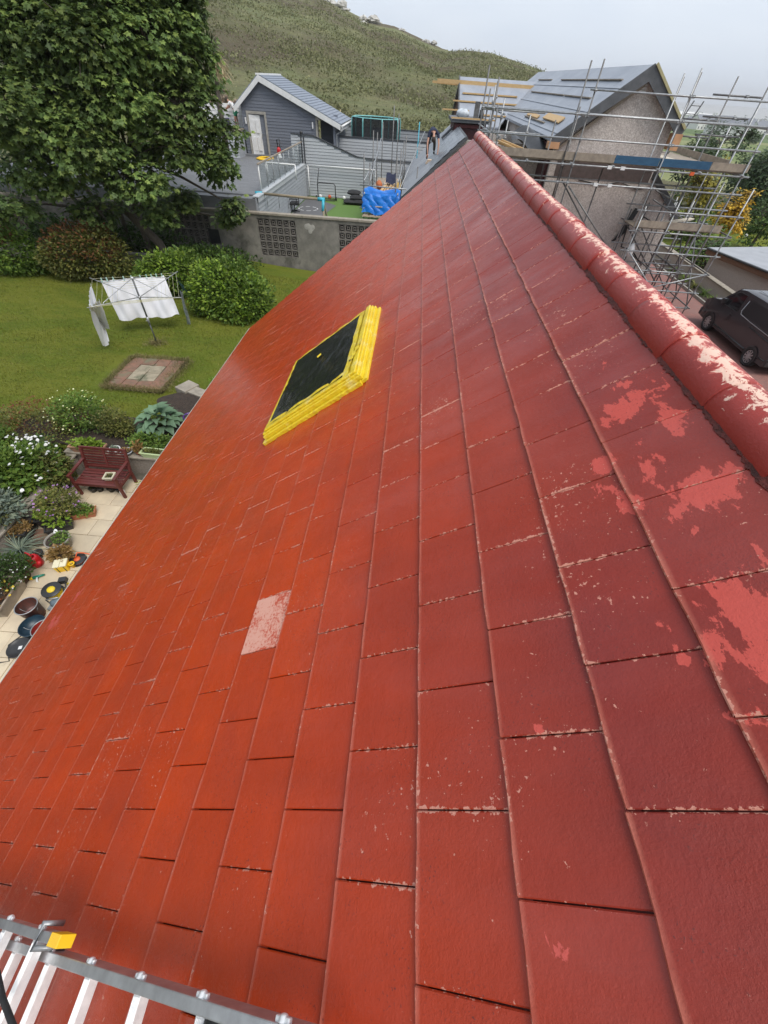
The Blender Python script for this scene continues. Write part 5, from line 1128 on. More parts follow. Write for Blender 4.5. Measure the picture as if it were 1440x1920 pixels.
for i in range(82):
    b = B(); b.box((-15.0, 23.0 + .145 * i, DZ - .055), (-7.3, 23.0 + .145 * i + .139, DZ - rnd.uniform(0, .004))); o = b.build('deck_board', M['deck'], dbase)
M['clad'] = pm('grey_cladding', (.36, .38, .405), (.30, .32, .345), 2, .5, stretch=(.3, 1, 3), island=.06)
M['clad_l'] = pm('pale_cladding', (.50, .52, .54), (.43, .45, .47), 2, .5, stretch=(.3, 1, 3), island=.06)
M['trim_d'] = pm('dark_trim', (.06, .063, .07), (.05, .052, .058), 6, .5)
def clad(parent, x0, x1, y, z0, z1f, mat, h=.15, axis='x', d=.022, name='cladding_board'):
    """feather edged boards facing -y (axis x) or facing +x (axis y); z1f gives the top at a position along the wall"""
    z = z0; m_ = (x0 + x1) / 2
    while True:
        zt = z + h
        if zt > max(z1f(x0), z1f(x1), z1f(m_)) + h * .5: break
        # clip the board to where the wall is at least this high
        n = 40; xs = [x0 + (x1 - x0) * i / n for i in range(n + 1)]; ok = [x for x in xs if z1f(x) >= zt - .01]
        if ok:
            a, c = min(ok), max(ok); b = B(); g_ = .014
            if axis == 'x': P = [(a, y - d, z + g_), (a, y - d * .3, zt - g_ * .0), (a, y + .03, zt), (a, y + .03, z + g_)]; b.prism(P, (c - a, 0, 0))
            else: P = [(y + d, a, z + g_), (y + d * .3, a, zt), (y - .03, a, zt), (y - .03, a, z + g_)]; b.prism(P, (0, c - a, 0))
            b.build(name, mat, parent)
        z += h
# cladded retaining wall under the balustrade and the back fence
rw = thing('clad_retaining_wall', 'grey board clad retaining wall under the glass balustrade', 'wall', (-7.2, 28, TZ_))
b = B(); b.box((-7.3, 22.45, 0), (-7.235, 33.3, DZ)); b.build('wall', M['clad'], rw); clad(rw, 22.5, 33.3, -7.2, TZ_, lambda x: DZ - .05, M['clad'], .15, 'y')
b = B(); b.box((-7.42, 22.45, DZ - .02), (-7.12, 33.3, DZ + .03)); b.box((-7.17, 22.45, DZ - .2), (-7.145, 33.3, DZ - .02)); b.build('cap_board', M['clad_l'], rw, bevel=.006)
FY = 33.45
top = lambda x: 4.35 if x < -6.7 else (4.35 + (x + 6.7) / (-2.9 + 6.7) * (3.42 - 4.35) if x < -2.9 else 3.42)
top = lambda x: np.interp(x, [-8.4, -6.65, -3.85, -2.9, 1.0], [4.35, 4.33, 3.48, 3.42, 3.40])
bf = thing('clad_fence', 'pale grey board fence stepping down behind the turf', 'fence', (-5, FY, TZ_))
b = B(); xs = [-8.0, -6.65, -3.85, -2.9, 1.0]; b.prism([(xs[0], FY + .03, TZ_)] + [(x, FY + .03, float(top(x)) - .02) for x in xs] + [(xs[-1], FY + .03, TZ_)], (0, .06, 0)); b.build('backing', M['clad'], bf)
clad(bf, -8.0, 1.0, FY, TZ_, lambda x: float(top(x)), M['clad_l'], .15)
b = B(); [b.bar((xa, FY + .02, float(top(xa)) + .02), (xb, FY + .02, float(top(xb)) + .02), .14, .045) for xa, xb in zip(xs[:-1], xs[1:])]; b.build('cap_rail', M['trim_d'], bf)
b = B(); [b.bar((xa, FY - .03, TZ_ + .04), (xb, FY - .03, TZ_ + .04), .03, .08) for xa, xb in ((-7.1, 1.0),)]; b.build('skirting_board', M['clad_l'], bf)
uf = thing('clad_fence', 'upper pale board fence behind the stepped one', 'fence', (-3, 36.6, 3))
b = B(); b.box((-6.4, 36.63, 2), (2.5, 36.68, 4.12)); b.build('backing', M['clad'], uf); clad(uf, -6.4, 2.5, 36.6, 2.4, lambda x: 4.12, M['clad_l'], .15); b = B(); b.bar((-6.4, 36.62, 4.16), (2.5, 36.62, 4.16), .12, .05); b.build('cap_rail', M['trim_d'], uf)
ff = thing('clad_fence', 'farthest grey board fence beyond the trampoline', 'fence', (-3, 42, 3))
b = B(); b.box((-7.4, 42.03, 2.5), (3, 42.08, 4.30)); b.build('backing', M['clad'], ff); clad(ff, -7.4, 3, 42, 2.7, lambda x: 4.3, M['clad'], .2); b = B(); b.bar((-7.4, 42.02, 4.33), (3, 42.02, 4.33), .12, .05); b.build('cap_rail', M['trim_d'], ff)
# glass balustrade
gb = thing('glass_balustrade', 'glass balustrade with timber rail along the deck edge', 'balustrade', (-7.3, 28, DZ))
t = NT('clear_glass'); tr = t.n('ShaderNodeBsdfTransparent'); tr.inputs[0].default_value = (.95, .975, .97, 1); gl = t.n('ShaderNodeBsdfGlossy'); gl.inputs['Roughness'].default_value = .02
fr = t.n('ShaderNodeFresnel'); fr.inputs[0].default_value = 1.5; fm = t.math('MINIMUM', fr.outputs[0], .3); m_ = t.n('ShaderNodeMixShader'); t.l(fm, m_.inputs[0]); t.l(tr.outputs[0], m_.inputs[1]); t.l(gl.outputs[0], m_.inputs[2]); t.l(m_.outputs[0], t.out.inputs[0]); M['glass'] = t.mat
ys = np.linspace(23.6, 33.1, 9)
for a, c in zip(ys[:-1], ys[1:]):
    b = B(); b.box((-7.29, a + .05, DZ + .08), (-7.28, c - .05, DZ + .98)); b.build('glass_panel', M['glass'], gb)
for y in ys:
    b = B(); b.tube([(-7.285, y, DZ), (-7.285, y, DZ + 1.02)], .02, 7); b.build('post', M['galv'], gb)
b = B(); b.bar((-7.285, 23.5, DZ + 1.04), (-7.285, 33.2, DZ + 1.04), .07, .045); b.build('handrail', M['wood_old'], gb)
for dx in (0, .16):
    b = B(); b.box((-7.33 + dx, 33.05, DZ), (-7.25 + dx, 33.13, DZ + 1.42 - dx * .8)); b.build('corner_post', M['trim_d'], gb)
b = B(); b.lathe((-7.25, 33.09, DZ + 1.4), [(.0, .14), (.08, .12), (.1, .05), (.07, 0)], 9); b.build('lamp_cap', M['black'], gb)
b = B(); b.tube([(-7.3, 23.6, DZ), (-7.3, 23.6, DZ + 1.0)], .035, 8); b.build('end_post', M['white'], gb)
# small goals
def goal(label, P, r=.035):
    g_ = thing('football_goal', label, 'goal', P[0]); b = B(); b.tube([P[0], P[1]], r, 8); b.build('goal_post', M['white'], g_); b = B(); b.tube([P[1], P[2]], r, 8); b.build('crossbar', M['white'], g_); b = B(); b.tube([P[2], P[3]], r, 8); b.build('goal_post', M['white'], g_)
goal('white framed football goal standing against the stepped fence', [(-7.0, 33.2, TZ_), (-7.0, 33.2, TZ_ + 1.6), (-2.6, 33.2, TZ_ + 1.6), (-2.6, 33.2, TZ_)])
q0, q1, q2 = onZ(500, 305, DZ + .62), onZ(553, 309, DZ + .62), onZ(552, 322, DZ)
goal('low white goal on the deck behind the glass balustrade', [(q0.x, q0.y, DZ), tuple(q0), tuple(q1), (q1.x, q1.y, DZ)], .03)
# swing frame
M['aqua'] = pm('aqua_plastic', (.05, .42, .55), (.04, .36, .48), 5, .4)
M['log'] = pm('swing_timber', (.3, .25, .17), (.22, .18, .12), 5, .8, stretch=(1, 6, 6))
s0, s1 = onY(482, 362, 23.4), onY(606, 374, 23.4)
sw = thing('swing_frame', 'timber swing frame with bright blue corner joints behind the wall', 'swing', (s0.x, s0.y, TZ_))
b = B(); b.tube([s0, s1], .055, 9); b.build('beam', M['log'], sw)
for e, o_ in ((s0, -1), (s1, 1)):
    for dy in (-.9, 1.0):
        b = B(); b.tube([e + Vector((0, 0, -.03)), Vector((e.x + .12 * o_, e.y + dy, TZ_))], .05, 8); b.build('leg', M['trim_d'] if o_ < 0 else M['log'], sw)
    b = B(); b.tube([e - Vector((.26 * o_, 0, 0)), e + Vector((.08 * o_, 0, 0))], .075, 10); b.tube([e + Vector((0, 0, .02)), e + Vector((0, -.22, -.42))], .07, 10); b.build('corner_joint', M['aqua'], sw)
for u in (.14, .32, .46):
    p = s0.lerp(s1, u); b = B(); b.tube([p + Vector((0, 0, .07)), p - Vector((0, 0, .5))], .012, 6); b.build('hook', M['galv'], sw)
# office chair, barrow frame, cushions, ball
M['mesh_blk'] = pm('black_fabric', (.018, .018, .02), (.028, .028, .03), 12, .8, bump=.2)
p = onZ(556, 394, TZ_ + .1); oc = thing('office_chair', 'black upholstered office chair on the dark decking', 'chair', (p.x, p.y, TZ_))
b = B(); b.box((p.x - .5, p.y - .3, TZ_ + .4), (p.x - .38, p.y + .32, TZ_ + 1.1), rz=.2); b.build('backrest', M['mesh_blk'], oc, bevel=.05)
b = B(); b.box((p.x - .42, p.y - .28, TZ_ + .36), (p.x + .2, p.y + .3, TZ_ + .5), rz=.2); b.build('seat', M['mesh_blk'], oc, bevel=.04)
for dy in (-.3, .3): b = B(); b.bar((p.x - .36, p.y + dy, TZ_ + .66), (p.x + .18, p.y + dy + .05, TZ_ + .66), .06, .05); b.bar((p.x + .1, p.y + dy + .04, TZ_ + .45), (p.x + .1, p.y + dy + .04, TZ_ + .66), .04, .04, (0, 1, 0)); b.build('armrest', M['black'], oc)
b = B(); b.tube([(p.x - .1, p.y, TZ_ + .05), (p.x - .1, p.y, TZ_ + .38)], .03, 8); [b.tube([(p.x - .1, p.y, TZ_ + .09), (p.x - .1 + .3 * math.cos(k * 1.257), p.y + .3 * math.sin(k * 1.257), TZ_ + .05)], .02, 6) for k in range(5)]; b.build('base', M['black'], oc)
p = onZ(598, 372, TZ_); tr_ = thing('hand_trolley', 'black tubular trolley with an upright handle by the goal', 'trolley', tuple(p))
p.y = min(p.y, 32.6); b = B(); b.tube([p + Vector((0, 0, .05)), p + Vector((0, 0, .8)), p + Vector((.15, 0, .85)), p + Vector((1.05, 0, .85)), p + Vector((1.15, 0, .75)), p + Vector((1.15, 0, .05))], .03, 7); b.tube([p + Vector((0, -.5, .05)), p + Vector((1.15, -.5, .05)), p + Vector((1.15, 0, .05)), p + Vector((0, 0, .05)), p + Vector((0, -.5, .05))], .025, 7); b.build('frame', M['black'], tr_)
b = B(); b.tube([p + Vector((0, 0, .8)), p + Vector((.12, .1, 1.55))], .025, 7); b.build('handle', M['black'], tr_)
for dx in (-.1, 1.2): b = B(); b.lathe(p + Vector((dx, -.2, .12)), [(0, 0), (.12, 0), (.12, .05), (0, .05)], 14, axis=(1, 0, 0)); b.build('wheel', M['rubber'], tr_)
for i, (px, py, m_, lab) in enumerate([(601, 368, M['white'], 'white football by the goal post'), (645, 371, M['white'], 'white football beside the black cushions'), (618, 369, M['orange'], 'orange football under the black trolley')]):
    q = onZ(px, py, TZ_ + .11); q.y = min(q.y, 33.0); b = B(); b.ball((q.x, q.y, TZ_ + .11), .11, 12, 8); tag(b.build('football', m_), lab, 'ball', 'footballs on the turf')
for i, (px, py, dz, sx, sy, rz, lab) in enumerate([(655, 383, 0, .75, .6, .1, 'black garden cushion lying flat on the left of the pile'), (672, 384, 0, .9, .65, -.1, 'black garden cushion lying flat on the right of the pile'), (668, 383, .2, .8, .6, .15, 'black garden cushion in the middle of the pile'), (664, 381, .4, .85, .6, -.06, 'plump black garden cushion on top of the pile')]):
    q = onZ(px, py, TZ_); b = B()
    b.grid(lambda u, v_: (q.x + math.cos(rz) * (u - .5) * sx - math.sin(rz) * (v_ - .5) * sy, q.y + math.sin(rz) * (u - .5) * sx + math.cos(rz) * (v_ - .5) * sy, TZ_ + dz + .14 + .16 * (abs(math.sin(math.pi * u) * math.sin(math.pi * v_))) ** .35), 12, 10)
    b.grid(lambda u, v_: (q.x + math.cos(rz) * (u - .5) * sx - math.sin(rz) * (v_ - .5) * sy, q.y + math.sin(rz) * (u - .5) * sx + math.cos(rz) * (v_ - .5) * sy, TZ_ + dz + .14 - .13 * (abs(math.sin(math.pi * u) * math.sin(math.pi * v_))) ** .35), 12, 10)
    tag(b.build('cushion', M['mesh_blk']), lab, 'cushion', 'pile of black cushions')
# ------------------------------------------------------------------ dark shed
SY = 34.9; M['shed'] = pm('slate_blue_boards', (.175, .19, .225), (.145, .158, .188), 2, .65, stretch=(.3, 1, 3), island=.12, dirt=((.3, .31, .32), .74))
sh = thing('shed', 'dark slate blue timber shed with white bargeboards and an open white door', 'shed', (-8.5, SY, DZ))
xL, xR, xa, za, zl, zr = -11.35, -5.45, -9.96, 6.62, 5.45, 4.95; xc = -6.6
ztop = lambda x: float(np.interp(x, [xL, xa, xR], [zl, za, zr]))
dep = 5.0
b = B(); b.prism([(xL, SY + .03, DZ)] + [(xL, SY + .03, zl), (xa, SY + .03, za), (xc, SY + .03, ztop(xc)), (xc, SY + .03, DZ)], (0, .05, 0)); b.box((xL, SY + .08, DZ), (xL + .06, SY + dep, zl)); b.box((xR - .06, SY + 1.4, DZ), (xR, SY + dep, zr)); b.box((xc, SY + 1.4, DZ), (xR, SY + 1.45, ztop(xc) - .2)); b.build('wall', M['shed'], sh)
d0, d1, dz1 = -10.95, -9.93, 5.02
b0 = lambda x: ztop(x) - .02
z = DZ; h = .145
while z < za:
    for (xa0, xa1) in ((xL, d0 - .1), (d1 + .1, xc)) if z + h < dz1 + .12 else ((xL, xc),):
        xs = [x for x in np.linspace(xa0, xa1, 60) if b0(x) >= z + h]
        if xs: b = B(); a, c = xs[0], xs[-1]; b.prism([(a, SY - .02, z + .006), (a, SY - .004, z + h), (a, SY + .03, z + h), (a, SY + .03, z + .006)], (c - a, 0, 0)); b.build('cladding_board', M['shed'], sh)
    if z + h < ztop(xR): 
        b = B(); b.prism([(xR + .02, SY + .05, z + .006), (xR + .004, SY + .05, z + h), (xR - .02, SY + .05, z + h), (xR - .02, SY + .05, z + .006)], (0, dep, 0)); b.build('cladding_board', M['shed'], sh)
        b = B(); b.prism([(xc, SY + 1.38, z + .006), (xc, SY + 1.396, z + h), (xc, SY + 1.42, z + h), (xc, SY + 1.42, z + .006)], (xR - xc, 0, 0)); b.build('cladding_board', M['shed'], sh)
    z += h
b = B(); b.box((xR - .1, SY - .03, DZ), (xR + .03, SY + .07, zr - .05)); b.build('corner_post', M['shed'], sh)
M['trim_w'] = pm('weathered_trim', (.4, .38, .34), (.3, .285, .25), 5, .7)
b = B(); b.box((d0 - .12, SY - .06, DZ), (d0, SY + .05, dz1)); b.box((d1, SY - .06, DZ), (d1 + .12, SY + .05, dz1)); b.box((d0 - .12, SY - .062, dz1 + .002), (d1 + .12, SY + .05, dz1 + .13)); b.build('door_frame', M['trim_w'], sh); b = B(); b.box((xc - .06, SY - .05, DZ), (xc + .06, SY + .3, ztop(xc) - .3)); b.box((xc + .062, SY - .05, ztop(xc) - .42), (xR - .12, SY + .05, ztop(xc) - .3)); b.build('recess_frame', M['trim_w'], sh)
b = B(); b.box((d0, SY + .09, DZ + .02), (d1, SY + .8, dz1)); b.build('dark_interior', M['black'], sh)
b = B(); ca, sa = math.cos(-.25), math.sin(-.25)
def dr(u, v_, w_): return (d0 + .02 + u * ca - w_ * sa, SY + .02 + u * sa * .2 - w_, DZ + .1 + v_)
b.box((d0 + .01, SY - .02, DZ + .12), (d0 + .70, SY + .03, dz1 - .04), rz=.10); dd = b.build('door', M['white'], sh)
b = B(); [b.box((d0 + .1 + .3 * i, SY - .055, DZ + .3 + .85 * j), (d0 + .33 + .3 * i, SY - .03, DZ + .95 + .8 * j), rz=.0) for i in range(2) for j in range(2)]; b.build('door_panel', M['white'], dd)
b = B(); b.box((d0 + .75, SY - .1, DZ + 1.0), (d0 + .79, SY - .03, DZ + 1.15)); b.build('handle', M['galv'], dd)
b = B(); b.box((d0 - .5, SY - .35, DZ), (d1 + .35, SY - .03, DZ + .12)); b.build('step', M['deck'], sh)
M['shed_roof'] = pm('slate_blue_roof', (.22, .25, .3), (.18, .205, .25), 3, .55, stretch=(3, .5, 1))
def shed_slope(xa_, za_, xb_, zb_, rows):
    b = B(); y0, y1 = SY - .22, SY + dep
    for i in range(rows):
        u0, u1 = i / rows, (i + 1) / rows; p0 = Vector((xa_ + (xb_ - xa_) * u0, 0, za_ + (zb_ - za_) * u0)); p1 = Vector((xa_ + (xb_ - xa_) * u1, 0, za_ + (zb_ - za_) * u1)); n_ = Vector((-(p1 - p0).z, 0, (p1 - p0).x)).normalized(); n_ = n_ if n_.z > 0 else -n_
        P = [p0 + n_ * .01, p1 + n_ * .035, p1 - n_ * .02, p0 - n_ * .02]; b = B(); b.prism([(p.x, y0, p.z) for p in P], (0, y1 - y0, 0)); b.build('roof_course', M['shed_roof'], sh)
shed_slope(xa, za + .13, xR + .45, zr + .05 - .16, 22); shed_slope(xa, za + .13, xL - .4, zl - .12, 8)
b = B()
for (xp, zp, xq, zq) in ((xa, za + .1, xR + .45, zr - .14), (xa, za + .1, xL - .42, zl - .16)):
    b.prism([(xp, SY - .26, zp), (xq, SY - .26, zq), (xq, SY - .26, zq - .26), (xp, SY - .26, zp - .28)], (0, .035, 0))
b.box((xR + .42, SY - .26, zr - .42), (xR + .45, SY + dep, zr - .16)); b.build('bargeboard', M['white'], sh)
b = B(); b.box((xa - .14, SY - .24, za + .1), (xa + .14, SY + dep, za + .17)); b.build('ridge_cap', M['white'], sh)
b = B(); b.tube([(xR + .5, SY - .2, zr - .2), (xR + .5, SY + dep, zr - .2)], .05, 8); b.tube([(xR + .5, SY + .1, zr - .2), (xR + .44, SY + .15, zr - .45), (xR + .1, SY + .15, zr - .6), (xR + .1, SY + .15, DZ)], .035, 7); b.build('gutter', M['white'], sh)
for x in (-11.15, -6.85): b = B(); b.box((x - .04, SY - .09, 4.55), (x + .04, SY - .03, 4.85)); b.build('wall_lamp', M['white'], sh)
# things near the shed
lp = thing('log_pile', 'heap of split logs and stones left of the shed', 'log pile', (-14, 37, 3.2))
b = B()
for k in range(130):
    x, y = rnd.uniform(-15.6, -11.9), rnd.uniform(36, 39); hh = 1.9 * max(0, 1 - abs(x + 13.6) / 2.4) * rnd.uniform(.2, 1); a = rnd.uniform(0, 6.28); p = Vector((x, y, 4.2 + hh)); d = Vector((math.cos(a), math.sin(a), rnd.uniform(-.3, .3))) * .2; b.tube([p - d, p + d], rnd.uniform(.06, .12), 6)
o = b.build('log', pm('split_logs', (.3, .22, .15), (.16, .12, .09), 6, .9), lp); o['kind'] = 'stuff'
b = B(); b.ball((-13.7, 37.5, 3.4), (2.0, 1.4, 1.5), 14, 8, 0, .12, rnd); b.build('earth', M['soil'], lp)
lf = thing('clad_screen', 'white board screen between the sycamore and the shed', 'fence', (-13, 36.0, DZ)); b = B(); b.box((-14.5, 36.03, DZ), (-11.5, 36.1, 5.35)); b.build('backing', M['white'], lf); clad(lf, -14.5, -11.5, 36, DZ, lambda x: 5.35, M['white'], .18)
pf = thing('clad_planter_wall', 'low grey board wall beside the shed door', 'wall', (-12, 34, DZ)); b = B(); b.box((-14.2, 33.4, DZ), (-11.42, 34.85, 4.25)); b.build('core', M['clad'], pf); clad(pf, -14.2, -11.42, 33.38, DZ, lambda x: 4.25, M['clad_l'], .15); b = B(); b.box((-14.3, 33.3, 4.26), (-11.38, 34.9, 4.32)); b.build('coping', M['wood_old'], pf)
p = Vector((-9.1, 34.2, DZ)); lm = thing('lawn_strimmer', 'red and white leaf blower standing in front of the shed', 'leaf blower', p)
b = B(); b.tube([p + Vector((0, 0, .5)), p + Vector((-.05, .1, .95)), p + Vector((.12, .1, .98)), p + Vector((.14, 0, .5))], .03, 7); b.build('handle', M['black'], lm); b = B(); b.ball(p + Vector((.05, 0, .42)), (.14, .12, .2), 10, 7); b.build('motor', M['red_pl'], lm); b = B(); b.tube([p + Vector((.05, 0, .3)), p + Vector((.2, -.3, .03))], [.09, .14], 9); b.build('nozzle', M['white'], lm)
hz_ = onZ(497, 297, DZ + .03); b = B(); pts = [hz_ + Vector((.55 * math.cos(k * .9) * (1 - k * .02), .9 * math.sin(k * .9) * (1 - k * .02), .01 * (k % 3))) for k in range(30)]; b.tube(pts, .04, 6); tag(b.build('garden_hose', M['yellow']), 'coil of yellow hose on the grey deck', 'hose')
# trampoline
tx0, tx1, ty = -4.7, -1.5, 38.6
tp = thing('trampoline', 'trampoline with dark safety net and pale turquoise frame behind the fence', 'trampoline', ((tx0 + tx1) / 2, ty, 3.0))
M['turq'] = pm('turquoise_foam', (.2, .5, .48), (.16, .42, .42), 5, .5); M['net'] = see_through('safety_net', (.012, .015, .018), .78, .8)
cx_, cy_ = (tx0 + tx1) / 2, ty + .2; ra, rb_ = 1.75, 1.5; ring = [(cx_ + ra * math.cos(a), cy_ + rb_ * math.sin(a)) for a in np.linspace(0, 2 * math.pi, 9)[:-1] + .3]
ztop_ = 5.05
for i in range(8):
    (xa_, ya_), (xb_, yb_) = ring[i], ring[(i + 1) % 8]
    b = B(); b.add([(xa_, ya_, 3.7), (xb_, yb_, 3.7), (xb_, yb_, ztop_), (xa_, ya_, ztop_)], [(0, 1, 2, 3)]); b.build('net_panel', M['net'], tp)
    b = B(); b.tube([(xa_, ya_, 3.0), (xa_, ya_, ztop_ - .15), (xa_ * .97 + cx_ * .03, ya_ * .97 + cy_ * .03, ztop_ + .03)], .045, 7); b.build('pole', M['turq'], tp)
b = B(); b.tube([(x * .97 + cx_ * .03, y * .97 + cy_ * .03, ztop_) for x, y in ring + ring[:1]], .04, 7); b.build('top_rail', M['turq'], tp)
b = B(); b.tube([(x, y, 3.75) for x, y in ring + ring[:1]], .08, 8); b.build('pad_ring', M['turq'], tp); b = B(); b.add([(x, y, 3.74) for x, y in ring], [tuple(range(8))]); b.build('mat', M['black'], tp)
b = B(); [b.tube([(cx_ + 1.2 * s, cy_, 3.0), (cx_ + 1.2 * s, cy_, 3.7)], .04, 6) for s in (-1, 1)]; b.build('leg', M['galv'], tp)
# pampas plumes behind the shed
for i, (px, py) in enumerate([(613, 190), (632, 225), (575, 160), (640, 180)]):
    q = Vector(PX(px, py + 55, 42)); rt = thing('pampas_grass', ['tall pampas grass clump behind the shed roof', 'pampas grass at the right corner of the shed', 'pampas plumes above the shed ridge', 'pampas plume highest up the bank behind the shed'][i], 'grass clump', (q.x, q.y, 3.6)); V, F_, n_ = [], [], 0
    for k in range(70):
        a = rnd.uniform(0, 6.28); L = rnd.uniform(.8, 1.6); e = Vector((q.x + math.cos(a) * L * .6, q.y + math.sin(a) * L * .6, q.z + L * .6 - .8)); m_ = Vector((q.x + math.cos(a) * L * .25, q.y, q.z + L * .7 - .8)); V += [(q.x - .02, q.y, q.z - 1.2), (q.x + .02, q.y, q.z - 1.2), (m_.x + .02, m_.y, m_.z), (m_.x - .02, m_.y, m_.z), (m_.x - .02, m_.y, m_.z), (m_.x + .02, m_.y, m_.z), tuple(e), tuple(e)]; F_ += [(n_, n_ + 1, n_ + 2, n_ + 3), (n_ + 4, n_ + 5, n_ + 6, n_ + 7)]; n_ += 8
    o = mesh_from('foliage', V, F_, LF['olive'], rt); o['kind'] = 'stuff'; b = B()
    for k in range(3): p = q + Vector((rnd.uniform(-.5, .5), 0, rnd.uniform(-.2, .3))); b.tube([p - Vector((0, 0, 1.2)), p, p + Vector((.05, 0, .35)), p + Vector((.12, 0, .65))], [.015, .05, .09, .02], 6)
    b.build('plume', pm('pampas_plume', (.55, .47, .3), (.45, .37, .22), 8, .9), rt)
# ------------------------------------------------------------------ neighbouring house being re-roofed
GY = 22.3; NA = Vector((8.31, GY, 7.77)); NL = Vector((5.34, GY, 5.66)); NR = Vector((10.25, GY, 6.18)); NE = 44.0
t = NT('brown_pebbledash'); n1 = t.noise(26, 3, .8); n2 = t.noise(9, 5, .7)
bc = t.ramp(t.math('ADD', t.math('MULTIPLY', n1, .75), t.math('MULTIPLY', n2, .25)), [(.32, (.30, .262, .24)), (.5, (.60, .535, .49)), (.66, (.85, .80, .75))])
bc = t.mix(t.ramp(t.noise(.9, 4), [(.45, 0.), (.75, .35)]), bc, (.26, .21, .19))
M['dash_b'] = t.bsdf(bc, .95, nrm=t.bump(n1, .9, .03))
M['felt'] = pm('grey_underlay', (.33, .355, .395), (.26, .285, .33), 1.4, .5, bump=.5, bscale=5, bdist=.04, stretch=(1, .5, 1), dirt=((.29, .32, .36), .6))
M['slate_d'] = pm('dark_slate_edge', (.11, .115, .125), (.075, .08, .085), 5, .6)
nh = thing('neighbour_house', 'pebbledashed house with stripped grey roof wrapped in scaffolding', 'house', (8, GY, 0))
wl, wr = NL.x + .28, NR.x - .25
zz = lambda x: float(np.interp(x, [NL.x, NA.x, NR.x], [NL.z, NA.z, NR.z])) - .16
b = B(); b.prism([(wl, GY + .3, 0), (wl, GY + .3, zz(wl)), (NA.x, GY + .3, zz(NA.x)), (wr, GY + .3, zz(wr)), (wr, GY + .3, 0)], (0, .3, 0)); b.build('gable_wall', M['dash_b'], nh)
b = B(); b.box((wl, GY + .6, 0), (wl + .3, NE - .3, NL.z - .15)); b.box((wr - .3, GY + .6, 0), (wr, NE - .3, NR.z - .15)); b.build('wall', M['dash_b'], nh)
b = B(); b.prism([NA + Vector((0, 0, .0)), NL, NL - Vector((0, 0, .1)), NA - Vector((0, 0, .13))], (0, NE - GY, 0)); b.build('roof', M['felt'], nh)
b = B(); b.prism([NA + Vector((.0, 0, .004)), NR, NR - Vector((0, 0, .1)), NA - Vector((0, 0, .13))], (0, NE - GY, 0)); b.build('roof', M['felt'], nh)
def on_left(u, y, h=0.0):      # u 0 at ridge, 1 at eaves
    d = (NL - NA); n_ = Vector((d.z, 0, -d.x)).normalized(); n_ = n_ if n_.z > 0 else -n_
    return Vector((NA.x + d.x * u, y, NA.z + d.z * u)) + n_ * h
d_ = (NL - NA)
for u0 in (.3, .62, .93):      # laps of the underlay strips
    b = B(); b.add([on_left(u0 - .02, GY + .02, .012), on_left(u0 + .01, GY + .02, .02), on_left(u0 + .01, NE - .2, .02), on_left(u0 - .02, NE - .2, .012)], [(0, 1, 2, 3)]); b.build('underlay_lap', M['felt'], nh)
for (u0, ya, yb) in ((.2, 23.4, 33.5), (.2, 36, 40), (.46, 24.2, 28.6), (.46, 28.8, 37.5), (.88, 26, 31)):
    b = B(); b.bar(on_left(u0, ya, .03), on_left(u0, yb, .03), .09, .04); b.build('roof_batten', M['wood_old'], nh)
p0, p1 = Vector(onY(1063, 236, 23.4)), Vector(onY(985, 218, 28.5)); b = B(); b.obox(on_left(.80, 25.4, .06), Vector((.12, 0, .085)), (0, 1.6, 0), (-.01, 0, .02)); b.build('roof_board', M['wood'], nh)
b = B(); b.obox(on_left(.84, 29.5, .05), Vector((.07, 0, .05)), (0, 1.4, 0), (-.01, 0, .02)); b.build('roof_board', M['wood'], nh)
b = B()                       # gable verge: dark boards, timber edge on the right slope
for e, o_ in ((NL, -1), (NR, 1)):
    b.prism([NA + Vector((0, -.05, .03)), e + Vector((.06 * o_, -.05, .0)), e + Vector((.06 * o_, -.05, -.34)), NA + Vector((0, -.05, -.42))], (0, .07, 0))
b.build('bargeboard', M['slate_d'], nh)
b = B(); b.bar(NA + Vector((.05, -.075, .03)), NR + Vector((.08, -.075, .02)), .05, .08); b.build('verge_batten', pm('yellow_treated_timber', (.42, .38, .2), (.35, .31, .17), 4, .6), nh)
b = B(); b.prism([NA + Vector((0, .18, -.4)), NL + Vector((.3, .18, -.32)), NL + Vector((.3, .18, -.42)), NA + Vector((0, .18, -.55))], (0, .12, 0)); b.build('soffit', M['wood_old'], nh)
M['fresh_end'] = pm('fresh_timber_end', (.62, .34, .18), (.5, .27, .14), 4, .7)
b = B(); b.box((NR.x - .2, GY - .12, NR.z - .62), (NR.x + .1, GY + .4, NR.z - .14)); b.build('eaves_box', M['fresh_end'], nh); b = B(); b.box((NL.x - .1, GY - .1, NL.z - .3), (NL.x + .35, GY + .25, NL.z - .1)); b.build('eaves_box', M['fresh_end'], nh)
v_ = Vector(onY(1203, 165, GY + .28)); b = B(); [b.box((v_.x - .19, GY + .255, v_.z - .12 + .085 * k), (v_.x + .19, GY + .295, v_.z - .06 + .085 * k)) for k in range(3)]; b.build('air_vent', M['white'], nh)
M['maroon'] = pm('maroon_boards', (.075, .018, .02), (.05, .014, .016), 5, .6, stretch=(6, 6, .6), bump=.2)
b = B(); b.box((wl - .12, GY + .5, 3.3), (wl - .02, GY + 3.0, NL.z - .2)); b.build('maroon_panel', M['maroon'], nh)
b = B(); a = Vector((7.0, GY + .27, 4.42)); b.tube([a, a + Vector((1.0, 0, -.12)), a + Vector((1.8, 0, .02)), a + Vector((2.6, 0, -.18)), a + Vector((3.0, 0, -.1))], .02, 6); b.build('sagging_cable', M['rubber'], nh)
